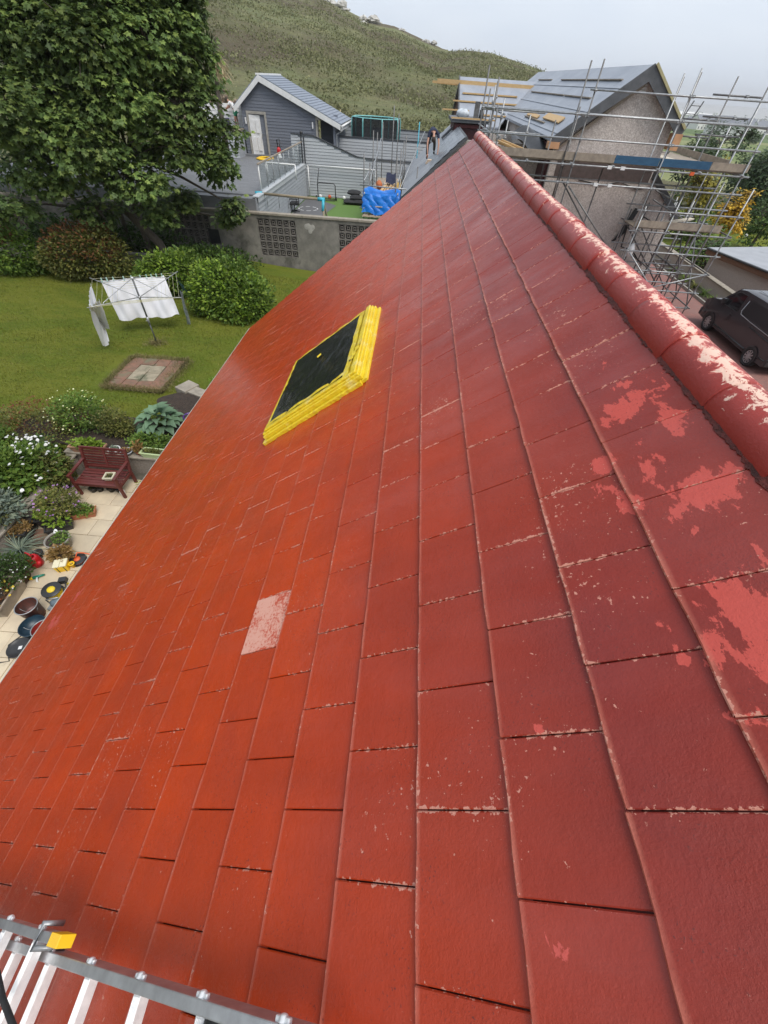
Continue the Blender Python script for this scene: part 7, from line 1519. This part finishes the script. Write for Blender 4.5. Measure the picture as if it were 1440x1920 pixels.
# stooping figure by the log pile
q = onY(440, 230, 35.6); gx, gy, gz = q.x, 35.6, DZ + 1.25
build_person('stooping person in white shirt and green shorts beside the shed', (gx, gy, gz), (gx + .15, gy, gz + .86), (gx - .12, gy - .02, gz + 1.22), (gx - .28, gy - .03, gz + 1.3), (gx - .06, gy - .18, gz + 1.18), (gx - .25, gy - .2, gz + .95), (gx - .42, gy - .18, gz + .85), (gx - .06, gy + .18, gz + 1.18), (gx - .25, gy + .15, gz + .95), (gx - .45, gy + .08, gz + .85), (gx + .1, gy - .1, gz + .45), (gx + .12, gy - .1, gz + .06), (gx + .16, gy + .1, gz + .45), (gx + .2, gy + .1, gz + .06), M['white'], pm('green_shorts', (.02, .22, .12), (.02, .18, .1), 6, .8), M['hair'], bare_leg=True)
b = B(); b.box((gx - 1.2, gy - .5, DZ), (gx + .5, gy + .5, gz)); tag(b.build('raised_step', M['clad']), 'grey clad platform under the stooping person', 'platform')
b = B(); b.lathe((gx - .5, gy - .1, gz), [(0, 0), (.16, 0), (.2, .45), (.17, .45), (.15, .1)], 12); tag(b.build('purple_bin', pm('purple_tub', (.06, .04, .16), (.05, .03, .13), 6, .5)), 'dark purple tub in front of the stooping person', 'tub')
# ------------------------------------------------------------------ right hand side: boundary wall, garage, van, planting
M['garage'] = pm('beige_dash', (.5, .44, .385), (.4, .345, .3), 26, .95, bump=.8, bscale=60, bdist=.015)
bwl = thing('boundary_wall', 'low pebbledashed boundary wall running beside the driveway', 'wall', (16.2, 24, 0))
b = B(); b.box((16.15, 15, -.3), (16.4, 32, .55)); b.build('wall', M['garage'], bwl)
for i in range(20): b = B(); b.box((16.1, 15 + .85 * i, .555), (16.45, 15 + .85 * i + .843, .62)); b.build('coping_stone', M['cap'], bwl, bevel=.01)
b = B(); b.box((15.1, 20.6, -.05), (15.2, 30, .12)); tag(b.build('kerb', M['concrete'], bevel=.01), 'pale kerb edging the planted strip by the driveway', kind='structure')
b = B(); b.box((15.2, 20.6, -.05), (16.15, 30, .05)); tag(b.build('strip_soil', M['soil']), 'planted strip between kerb and boundary wall', kind='structure')
for i, (y, m_) in enumerate([(21.6, 'olive'), (22.6, 'bright'), (23.7, 'mid'), (24.8, 'olive'), (26.0, 'bright'), (27.4, 'mid')]):
    strap_plant('border_grass', ['tawny grass tuft nearest the van in the planted strip', 'lime grass tuft second from the van', 'green grass tuft in the middle of the planted strip', 'tawny grass tuft past the middle of the planted strip', 'lime grass tuft near the scaffold feet', 'green grass tuft at the far end of the planted strip'][i], 'grass clump', (15.65, y, .05), 90, .55, .03, m_, 1.0)
b = B(); b.lathe((15.7, 20.9, .05), [(0, 0), (.18, 0), (.22, .3), (.2, .32), (0, .3)], 12); tag(b.build('yellow_tub', M['yellow']), 'yellow tub in the planted strip behind the van', 'tub')
# garage, turned slightly, on lower ground
gr_ = thing('garage', 'flat roofed beige garage beyond the boundary wall', 'garage', (17.4, 25, -1.6))
p0 = Vector((16.95, 27.0, 0)); p1 = Vector((18.45, 21.9, 0)); d = (p1 - p0).normalized(); n_ = Vector((-d.y, d.x, 0)); p1 = p0 + d * 9
if n_.x < 0: n_ = -n_
gz_ = 1.38
b = B(); b.obox(p0 + d * 4.5 + n_ * 2.6 + Vector((0, 0, (gz_ - .15 - 1.7) / 2)), d * 4.45, n_ * 2.55, (0, 0, (gz_ - .15 + 1.7) / 2)); b.build('wall', M['garage'], gr_)
b = B(); b.obox(p0 + d * 4.5 + n_ * 2.6 + Vector((0, 0, gz_)), d * 4.7, n_ * 2.75, (0, 0, .06)); b.build('roof', pm('grey_felt_roof', (.36, .37, .39), (.3, .31, .33), 1.2, .55, dirt=((.22, .23, .23), .6)), gr_)
b = B(); b.obox(p0 + d * 4.5 - n_ * .17 + Vector((0, 0, gz_ - .13)), d * 4.7, n_ * .03, (0, 0, .12)); b.build('fascia', pm('brown_fascia', (.17, .085, .045), (.13, .065, .035), 5, .6), gr_)
b = B(); b.tube([p0 + d * -.2 - n_ * .24 + Vector((0, 0, gz_ + .02)), p0 + d * 9.2 - n_ * .24 + Vector((0, 0, gz_ + .02))], .05, 7); b.build('gutter', M['black'], gr_)
# van
M['van'] = pm('dark_grey_van_paint', (.055, .049, .054), (.05, .045, .049), 2, .16, .2, spec=.7)
M['vglass'] = pm('tinted_glass', (.012, .013, .015), (.014, .015, .017), 3, .08, spec=.7)
M['chrome'] = pm('silver_trim', (.55, .55, .56), (.45, .45, .46), 6, .3, .7)
van = local_thing('parked_van', 'dark grey panel van parked on the red driveway', 'van', (14.5, 17.5, .004), 0)
VW = .955          # half width; length along +y (nose), wheel centres at y = -1.65 and 1.65
side = [(-2.45, .38), (-2.48, .75), (-2.44, 1.35), (-2.36, 1.86), (-2.2, 1.95), (-.6, 1.98), (.75, 1.94), (1.05, 1.86), (1.72, 1.28), (2.3, 1.16), (2.62, 1.0), (2.7, .7), (2.66, .36)]
def inset(z): return 1.0 if z < .9 else 1 - .13 * ((z - .9) / 1.08) ** 1.4
def vx(y, z): 
    nose = 1 - .10 * max(0, (y - 1.9) / .8) ** 2 - .04 * max(0, (-y - 2.2) / .28) ** 2; return VW * inset(z) * nose
b = B()
def ring(y):      # cross section at length y
    zt = float(np.interp(y, [p[0] for p in side[1:]] if False else [-2.48, -2.44, -2.36, -2.2, -.6, .75, 1.05, 1.72, 2.3, 2.62, 2.7], [.75, 1.4, 1.88, 1.95, 1.98, 1.95, 1.88, 1.28, 1.16, 1.0, .7]))
    zb_ = .32; P = []
    zs = [zb_, .45, .7, .95, min(1.2, zt - .08)] + ([1.5] if zt > 1.6 else [min(1.2, zt - .08) * .6 + (zt - .07) * .4]) + [zt - .1, zt - .03]
    zs = sorted(zs)
    left = [(-vx(y, z), y, z) for z in zs]; top_ = [(-vx(y, zt) * k, y, zt + .0 + .02 * (1 - k * k)) for k in (.88, .5, 0, -.5, -.88)]; right = [(-x, yy, z) for x, yy, z in left[::-1]]
    return left + top_ + right
ysv = [-2.47, -2.42, -2.3, -2.1, -1.6, -1, -.4, .2, .7, .9, 1.05, 1.25, 1.5, 1.72, 2.0, 2.3, 2.5, 2.64, 2.69]
RG = [ring(y) for y in ysv]; m = len(RG[0])
b.add([p for r_ in RG for p in r_], [(j * m + i, j * m + i + 1, (j + 1) * m + i + 1, (j + 1) * m + i) for j in range(len(RG) - 1) for i in range(m - 1)] + [tuple(range(m)), tuple(range((len(RG) - 1) * m, len(RG) * m))[::-1]], 0, True)
vb = b.build('body', M['van'], van); bmv = bmesh.new(); bmv.from_mesh(vb.data)
for e_ in bmv.edges: e_.smooth = not (len(e_.link_faces) == 2 and e_.calc_face_angle(0) > .42)
bmv.to_mesh(vb.data); bmv.free()
for s in (-1, 1):
    for wy_ in (-1.65, 1.65):
        b = B(); x = s * (VW + .025); b.lathe((x - s * .22, wy_, .335), [(.2, .0), (.335, .0), (.355, .03), (.355, .19), (.335, .225), (.25, .232), (.245, .2)], 26, axis=(s, 0, 0)); wh = b.build('wheel', M['rubber'], van)
        b = B(); b.lathe((x - s * .02, wy_, .335), [(.235, .0), (.225, .012), (.21, .0)], 24, axis=(s, 0, 0)); b.lathe((x - s * .03, wy_, .335), [(.0, .03), (.05, .028), (.06, .01)], 12, axis=(s, 0, 0))
        for k in range(10): a = k * math.pi / 5; b.bar((x - s * .01, wy_ + .05 * math.cos(a), .335 + .05 * math.sin(a)), (x - s * .012, wy_ + .215 * math.cos(a), .335 + .215 * math.sin(a)), .042, .02, (s, 0, 0))
        b.build('rim', M['chrome'], wh); b = B(); b.disc((x - s * .045, wy_, .335), .22, 20, axis=(s, 0, 0)); b.build('brake_disc', M['black'], wh)
        b = B(); P = [(x + s * .012 * 1, wy_ + .40 * math.cos(a), .335 + .40 * math.sin(a)) for a in np.linspace(-.1, math.pi + .1, 15)]; Q = [(x + s * .012, wy_ + .335 * math.cos(a), .335 + .335 * math.sin(a)) for a in np.linspace(-.1, math.pi + .1, 15)]
        b.add(P + Q, [(i, i + 1, 16 + i, 15 + i) for i in range(14)]); b.build('wheel_arch', M['black'], van)
    def gl(name, pts, mat, off=.006):
        b = B(); P = [(s * (vx(y, z) + off), y, z) for y, z in pts]; b.add(P, [tuple(range(len(P)))]); return b.build(name, mat, van)
    wn_ = gl('side_window', [(.42, 1.22), (1.42, 1.2), (1.62, 1.26), (1.05, 1.74), (.9, 1.8), (.45, 1.82)], M['vglass'], .012)
    def line(name, pts, r, mat, off=.008):
        b = B(); b.tube([(s * (vx(y, z) + off), y, z) for y, z in pts], r, 6); return b.build(name, mat, van)
    line('window_trim', [(.42, 1.22), (1.42, 1.2), (1.62, 1.26), (1.05, 1.74), (.9, 1.8), (.45, 1.82), (.42, 1.22)], .012, M['black'])
    line('panel_trim', [(.2, 1.72), (.22, 1.34), (.12, 1.24), (-.6, 1.21), (-1.9, 1.2), (-2.02, 1.26)], .012, M['chrome'] if s < 0 else M['chrome'])
    gl('panel_recess', [(.1, 1.28), (.12, 1.78), (-1.98, 1.8), (-1.96, 1.28)], pm('van_dark_panel', (.035, .032, .036), (.032, .03, .033), 2, .3, .3) if 'vdp' not in M else M['vdp'], .005); M['vdp'] = bpy.data.materials['van_dark_panel']
    line('slide_rail', [(-.75, 1.08), (-2.05, 1.06)], .02, M['black']); line('door_seam', [(.3, .45), (.3, 1.85)], .005, M['black'], .002); line('door_seam', [(1.28, .75), (1.34, 1.2)], .005, M['black'], .002); line('sill_trim', [(-1.2, .42), (1.2, .42)], .04, M['black'], .0); line('bump_strip', [(-2.42, .52), (-2.05, .5)], .03, M['black'], .0)
    gl('fuel_flap', [(.55, .82), (.72, .82), (.72, 1.0), (.55, 1.0)], M['vdp'], .004)
    b = B(); b.box((s * (VW + .02) - .1, 1.28, 1.2), (s * (VW + .02) + .12, 1.42, 1.42)) if s > 0 else b.box((s * (VW + .02) - .12, 1.28, 1.2), (s * (VW + .02) + .1, 1.42, 1.42)); b.build('mirror', M['black'], van, bevel=.03)
    gl('door_handle', [(.52, 1.05), (.68, 1.05), (.68, 1.09), (.52, 1.09)], M['black'], .02)
    b = B(); b.box((s * .80 - .07, -2.5, 1.0), (s * .80 + .07, -2.42, 1.42)); b.build('tail_light', pm('red_lens', (.3, .008, .02), (.26, .008, .02), 4, .2) if 'lens' not in M else M['lens'], van, bevel=.02); M['lens'] = bpy.data.materials['red_lens']
    b = B(); b.box((s * .72 - .14, 2.42, .86), (s * .72 + .12, 2.58, 1.02)); b.build('headlight', M['chrome'], van, bevel=.03)
b = B(); b.add([(-.78, 1.08 + .05, 1.86), (.78, 1.13, 1.86), (.86, 1.72 + .02, 1.27), (-.86, 1.74, 1.27)], [(0, 1, 2, 3)]); o = b.build('windscreen', M['vglass'], van); o.location.z = .012
b = B(); b.box((-.92, -2.56, .34), (.92, -2.4, .62)); b.build('rear_bumper', M['black'], van, bevel=.04)
b = B(); b.box((-.9, 2.5, .3), (.9, 2.74, .62)); b.build('front_bumper', M['van'], van, bevel=.06)
b = B(); b.box((-.72, -2.485, 1.42), (-.06, -2.46, 1.8)); b.box((.06, -2.485, 1.42), (.72, -2.46, 1.8)); o = b.build('rear_window', M['vglass'], van, bevel=.01); o.rotation_euler = (0, 0, 0)
b = B(); b.box((-.52, -2.515, .78), (.0, -2.49, .89)); npl = b.build('number_plate', M['yellow'], van); b = B(); [b.box((-.48 + .065 * k, -2.52, .80), (-.44 + .065 * k, -2.516, .87)) for k in range(7) if k != 4]; o = b.build('plate_print', M['black'], npl); o['kind'] = 'stuff'
b = B(); [b.bar((x, -2.0, 2.0), (x, .6, 2.0), .02, .015) for x in (-.45, 0, .45)]; o = b.build('roof_rib', pm('pale_roof_rib', (.3, .31, .33), (.24, .25, .27), 3, .5), van); o['kind'] = 'stuff'  # ribs in a paler grey than the body paint
# red car beyond
rc = thing('parked_car', 'bright red car just showing at the right edge behind the van', 'car', (17.9, 19.5, -.9)); cx, cy, cz = 18.2, 20.6, -.35
M['redcar'] = pm('red_car_paint', (.42, .012, .02), (.38, .01, .018), 3, .2, spec=.6)
b = B(); secs = [(-2.0, .5, .7), (-1.9, .85, .8), (-1.3, .95, .84), (-.9, 1.38, .7), (.5, 1.42, .7), (1.2, .95, .82), (1.9, .8, .78), (2.05, .5, .7)]
RG = []
for y, zt, hw in secs: RG.append([(cx - hw - .04, cy + y, cz + .2), (cx - hw - .06, cy + y, cz + min(.8, zt * .8)), (cx - hw * .92, cy + y, cz + zt - .06), (cx - hw * .6, cy + y, cz + zt), (cx + hw * .6, cy + y, cz + zt), (cx + hw * .92, cy + y, cz + zt - .06), (cx + hw + .06, cy + y, cz + min(.8, zt * .8)), (cx + hw + .04, cy + y, cz + .2)])
b.add([p for r_ in RG for p in r_], [(j * 8 + i, j * 8 + i + 1, j * 8 + 9 + i, j * 8 + 8 + i) for j in range(len(RG) - 1) for i in range(7)] + [tuple(range(8)), tuple(range(len(RG) * 8 - 8, len(RG) * 8))[::-1]], 0, True); b.build('body', M['redcar'], rc)
b = B(); b.box((cx - .8, cy - .85, cz + .95), (cx - .735, cy + .5, cz + 1.28)); b.box((cx + .735, cy - .85, cz + .95), (cx + .8, cy + .5, cz + 1.28)); b.build('side_window', M['vglass'], rc)
for s in (-1, 1):
    for y in (-1.25, 1.25): b = B(); b.lathe((cx + s * .7, cy + y, cz + .3), [(0, 0), (.3, 0), (.31, .16), (.2, .19), (0, .18)], 18, axis=(s, 0, 0)); b.build('wheel', M['rubber'], rc)
b = B(); b.add([(16.45, 12, -.55), (24, 12, -.55), (24, 32, -.9), (16.45, 32, -.6)], [(0, 1, 2, 3)]); tag(b.build('neighbour_drive', M['blocks']), 'paved yard beyond the boundary wall', kind='structure')
# garden lawn beyond the garage
b = B(); b.grid(lambda u, v_: (19 + 22 * u, 31.5 + 24 * v_, -1.25 + .15 * math.sin(u * 7) * math.sin(v_ * 5)), 16, 16); tag(b.build('far_lawn', M['lawn']), 'strip of lawn beyond the garage', kind='structure')
q = onZ(1398, 443, -1.1); b = B(); b.ball((q.x, q.y, -1.05), .14, 8, 6); tag(b.build('white_ball', M['white']), 'white ball on the lawn beyond the garage', 'ball')
# shrubs and trees on the right
def rtree(name, label, px, py, Y, r, m_, n=2600, ls=.22, trunk=True, seed=1, group=None, zb=-1.4, shape='kite'):
    c = Vector(onY(px, py, Y)); rr = r if hasattr(r, '__len__') else (r, r, r)
    crowns = [((c.x, c.y, c.z), rr)] + [((c.x + rnd.uniform(-.7, .7) * rr[0], c.y + rnd.uniform(-.6, .6) * rr[1], c.z + rnd.uniform(-.6, .6) * rr[2]), tuple(k * rnd.uniform(.4, .6) for k in rr)) for _ in range(5)]
    r_, me = branch_tree(name, label, (c.x, c.y, zb), [([(c.x, c.y, zb), (c.x + .05, c.y, (zb + c.z) / 2), (c.x, c.y, c.z)], max(.08, rr[0] * .07), .05)], crowns, n, ls, M['bark'], seed, leaf_shape=shape); finish_tree(r_, me, LF[m_]); return r_
LF['gold'] = leaf_mat('golden_leaves', (.42, .25, .015), (.6, .38, .03), (.7, .5, .08), .3)
LF['gdull'] = leaf_mat('dull_gold_leaves', (.16, .15, .02), (.26, .22, .03), (.36, .3, .05), .3)
rtree('golden_bush', 'golden yellow bush glowing behind the scaffold tower', 1374, 398, 36, (1.0, 1.0, 1.3), 'gold', 3200, .2, seed=4)
rtree('yellow_green_bush', 'yellow green bush seen under the boarded lift', 1325, 352, 40, (1.6, 1.4, 1.6), 'gdull', 2600, .22, seed=5)
rtree('dark_shrub', 'dark shrub between the scaffold tubes and the golden bush', 1290, 385, 42, (2.4, 2, 2.2), 'dark', 2600, .25, seed=6)
rtree('broad_tree', 'large broad dark tree at the right edge beyond the scaffold', 1440, 345, 48, (3.2, 3, 2.4), 'conif', 8000, .3, seed=7)
rtree('broad_tree', 'second dark tree rising behind the far end of the deck boards', 1425, 312, 60, (3.0, 3, 1.8), 'conif', 6000, .32, seed=8)
rtree('purple_hedge', 'dark purplish hedge at the right edge beside the lawn', 1440, 410, 40, (2.0, 2.6, 2.0), 'dark', 3200, .2, seed=9)
rtree('feathery_conifer', 'feathery conifer standing behind the empty scaffold bays', 1350, 268, 58, (2.6, 2.2, 1.7), 'conif', 5200, .3, seed=10)
rtree('dark_conifer', 'low dark conifer just right of the gable eaves', 1300, 300, 50, (2.2, 2.0, 1.7), 'conif', 4200, .3, seed=12)
rtree('green_bush', 'green bush half hidden under the tower by the garage', 1310, 455, 33, (1.9, 1.6, 1.4), 'mid', 2600, .2, seed=13)
rtree('green_bush', 'dark bush behind the garage corner', 1335, 480, 29.5, (1.5, 1.2, 1.1), 'dark', 1800, .2, seed=14)
gs = thing('garden_shed', 'small grey garden shed behind the far lawn', 'shed', (27, 45, -1.2)); q = onZ(1425, 395, -1.2); b = B(); b.box((q.x - .4, q.y, -1.2), (q.x + 3, q.y + 2.2, .5)); b.build('wall', M['clad'], gs); b = B(); b.prism([(q.x - .6, q.y - .2, .5), (q.x + 1.3, q.y - .2, 1.3), (q.x + 3.2, q.y - .2, .5)], (0, 2.6, 0)); b.build('roof', M['slate_d'], gs)
# ------------------------------------------------------------------ village by the bay
M['pale_wall'] = pm('white_house_wall', (.72, .72, .7), (.6, .6, .58), .05, .8); M['far_slate'] = pm('far_slate_roof', (.2, .21, .24), (.15, .16, .18), .1, .7); M['far_win'] = pm('dark_pane', (.05, .055, .065), (.06, .065, .07), .3, .3)
def house_far(px, py, r, L, W, H, RH, rz, lab, wall, name='far_house', shed_roof=False):
    d = ray(px, py); k = r / math.hypot(d[0], d[1]); x, y = d[0] * k, d[1] * k; z = float(terrain_z(np.array([x]), np.array([y]))[0]) - .4
    h = local_thing(name, lab, 'house', (x, y, z), rz, 'white village houses by the bay'); b = B(); b.box((-L / 2, -W / 2, 0), (L / 2, W / 2, H)); b.prism([(-L / 2, -W / 2, H), (-L / 2, W / 2, H), (-L / 2, 0, H + RH)], (L, 0, 0)); b.build('wall', wall, h)
    b = B()
    for s in (-1, 1): b.prism([(-L / 2 - .4, s * (W / 2 + .4), H - .25), (-L / 2 - .4, 0, H + RH + .15), (-L / 2 - .4, 0, H + RH - .1), (-L / 2 - .4, s * (W / 2 + .4), H - .5)], (L + .8, 0, 0))
    b.build('roof', M['far_slate'], h); b = B(); b.box((-L / 2 + .2, -.5, H + RH - .5), (-L / 2 + 1.2, .5, H + RH + 1.3)); b.build('chimney', wall, h)
    for i in range(max(2, int(L / 4))): b = B(); xx = -L / 2 + (i + .5) * L / max(2, int(L / 4)); b.box((xx - .6, -W / 2 - .05, 1.2), (xx + .6, -W / 2 - .02, 2.6)); b.build('window', M['far_win'], h)
    return h
vr = random.Random(4)
lab_adj = ['white cottage with a slate roof', 'pale cream terrace', 'white two storey house', 'grey rendered bungalow', 'long white house']
spots = [(1352, 226, 900), (1362, 231, 820), (1376, 228, 930), (1388, 231, 860), (1398, 226, 1000), (1410, 229, 900), (1420, 226, 980), (1432, 229, 930), (1340, 232, 760), (1328, 238, 640), (1367, 238, 640), (1385, 240, 560), (1425, 240, 600), (1415, 236, 700), (1300, 234, 640), (1312, 240, 560), (1345, 243, 480), (1360, 250, 400), (1436, 236, 760)]
place = ['at the left end of the bay', 'next along the bay', 'with its gable to the shore', 'in front of the sea wall', 'nearest the far shore', 'between two terraces', 'on the rise above the bay', 'at the right of the bay', 'behind the conifer', 'beside the white hall', 'under the upper ledger', 'above the green field', 'at the right frame edge', 'behind the coupler', 'close to the house gable', 'by the dark conifer', 'among the garden trees', 'lowest of the village', 'farthest right by the shore']
for i, (px, py, r) in enumerate(spots): house_far(px, py, r, vr.uniform(12, 24), vr.uniform(8, 10), vr.uniform(4.5, 6.5), vr.uniform(2.6, 3.6), vr.uniform(-.5, .5), lab_adj[i % 5] + ' ' + place[i], M['pale_wall'] if i % 5 != 3 else M['concrete'])
def hall(px, py, r, L, W, H, rz, lab):
    d = ray(px, py); k = r / math.hypot(d[0], d[1]); x, y = d[0] * k, d[1] * k; z = float(terrain_z(np.array([x]), np.array([y]))[0]) - .5
    h = local_thing('white_hall', lab, 'building', (x, y, z), rz); b = B(); b.box((-L / 2, -W / 2, 0), (L / 2, W / 2, H)); b.build('wall', M['pale_wall'], h); b = B(); b.prism([(-L / 2 - .5, -W / 2 - .5, H), (-L / 2 - .5, W / 2 + .5, H), (-L / 2 - .5, 0, H + 2.2)], (L + 1, 0, 0)); b.build('roof', M['pale_wall'], h)
    for k in range(6): b = B(); xx = -L / 2 + (k + .5) * L / 6; b.box((xx - 1, -W / 2 - .06, 2), (xx + 1, -W / 2 - .02, 4.5)); b.build('window', M['far_win'], h)
hall(1268, 212, 900, 60, 24, 10, -.2, 'big white hall right beside the gable verge'); hall(1310, 222, 800, 46, 20, 9, -.3, 'second white hall below the empty scaffold bay')
for i, (px, py, r, rr) in enumerate([(1330, 236, 560, 7), (1352, 236, 520, 6), (1375, 246, 420, 6), (1395, 246, 470, 6), (1408, 262, 300, 3.5), (1422, 258, 330, 3), (1345, 240, 380, 6), (1310, 228, 700, 8), (1436, 225, 1000, 9), (1415, 222, 1050, 8), (1390, 222, 1100, 9)]):
    d = ray(px, py); k = r / math.hypot(d[0], d[1]); x, y = d[0] * k, d[1] * k; z = float(terrain_z(np.array([x]), np.array([y]))[0])
    r_, me = branch_tree('village_tree', ['round tree beside the second white hall', 'dark tree in the middle of the village', 'tree above the green field edge', 'tree right of the field trees', 'small bush on the near field', 'tiny bush at the field corner', 'tree behind the feathery conifer', 'tree left of the halls', 'shore tree at the right edge', 'shore tree by the long white house', 'shore tree before the grey sea'][i], (x, y, z), [([(x, y, z), (x, y, z + rr * .5)], rr * .08, rr * .04)], [((x, y, z + rr * .7), (rr, rr, rr * .75))], 900, rr * .16, M['bark'], 30 + i, 'trees between the village houses', 'kite'); finish_tree(r_, me, LF['conif'])
# ------------------------------------------------------------------ rocks and tussocks on the hill
M['rock'] = pm('pale_rock', (.62, .6, .55), (.4, .385, .35), .35, .95, bump=1., bscale=2., bdist=.4)
def hill_pt(px, py, r):
    d = ray(px, py); k = r / math.hypot(d[0], d[1]); x, y = d[0] * k, d[1] * k; return x, y, float(terrain_z(np.array([x]), np.array([y]))[0])
for i, (px, py, r, s, lab) in enumerate([(632, 24, 300, 3.6, 'pale crag at the top left of the hill crest'), (648, 32, 290, 1.6, 'small pale rock just below the first crag'), (688, 54, 285, 4.2, 'largest pale crag on the hill shoulder'), (706, 57, 285, 2, 'rock at the right of the largest crag'), (755, 66, 285, 1.8, 'rock high on the far shoulder'), (808, 93, 280, 2.4, 'white boulder near the dip in the skyline'), (795, 92, 280, 1.2, 'smaller boulder left of the white one'), (680, 75, 250, 1.8, 'lone boulder on the middle slope'), (617, 12, 300, 2.2, 'crag at the upper end of the visible crest')]):
    x, y, z = hill_pt(px, py, r); b = B()
    for k in range(5): b.ball((x + rnd.uniform(-s, s) * .8, y + rnd.uniform(-s, s) * .6, z + .2 * s), (s * rnd.uniform(.35, .7), s * rnd.uniform(.3, .6), s * rnd.uniform(.2, .4)), 9, 6, 0, .22, rnd)
    o = b.build('rock_outcrop', M['rock']); o.data.polygons.foreach_set('use_smooth', [False] * len(o.data.polygons)); tag(o, lab, 'rock', 'rocks on the hill crest')
n = 30000; azr = np.radians(rng.uniform(-24, 13, n)); rr_ = 48 * (250 / 48) ** rng.random(n); gx, gy = rr_ * np.sin(azr), rr_ * np.cos(azr); nz_ = vnoise(gx, gy, 16.) + vnoise(gx, gy, 5.)
kp = nz_ + rng.normal(0, .3, n) > -.1; gx, gy, rr_ = gx[kp], gy[kp], rr_[kp]; n = len(gx); gz = terrain_z(gx, gy)
P = np.stack([gx, gy, gz], -1); K = 5; PP_ = np.repeat(P, K, 0) + rng.normal(0, 1, (n * K, 3)) * np.array([.35, .35, .08]) * (1 + np.repeat(rr_, K)[:, None] / 120)
V, F_ = leaf_quads(PP_, .19 * (1 + np.repeat(rr_, K) / 170), np.tile([0, 0, .35], (n * K, 1)), .75)
M['tuss'] = leaf_mat('heather_tussocks', (.14, .145, .068), (.18, .188, .086), (.235, .23, .11), .25, .85)
tag(mesh_from('heather', V, F_, M['tuss']), 'heather and rough grass tussocks over the hillside', 'heather', kind='stuff')
# ------------------------------------------------------------------ sea air
t = NT('sea_haze'); t.t.nodes.clear(); ho = t.n('ShaderNodeOutputMaterial'); pv = t.n('ShaderNodeVolumePrincipled'); pv.inputs['Color'].default_value = (.985, .99, 1.0, 1); pv.inputs['Density'].default_value = .00022; pv.inputs['Anisotropy'].default_value = .2
t.l(pv.outputs[0], ho.inputs['Volume'])
b = B(); b.box((-7300, -7300, -75), (7300, 7300, 95)); hz = b.build('haze', t.mat); tag(hz, 'thin pale sea haze over the whole place', kind='stuff')
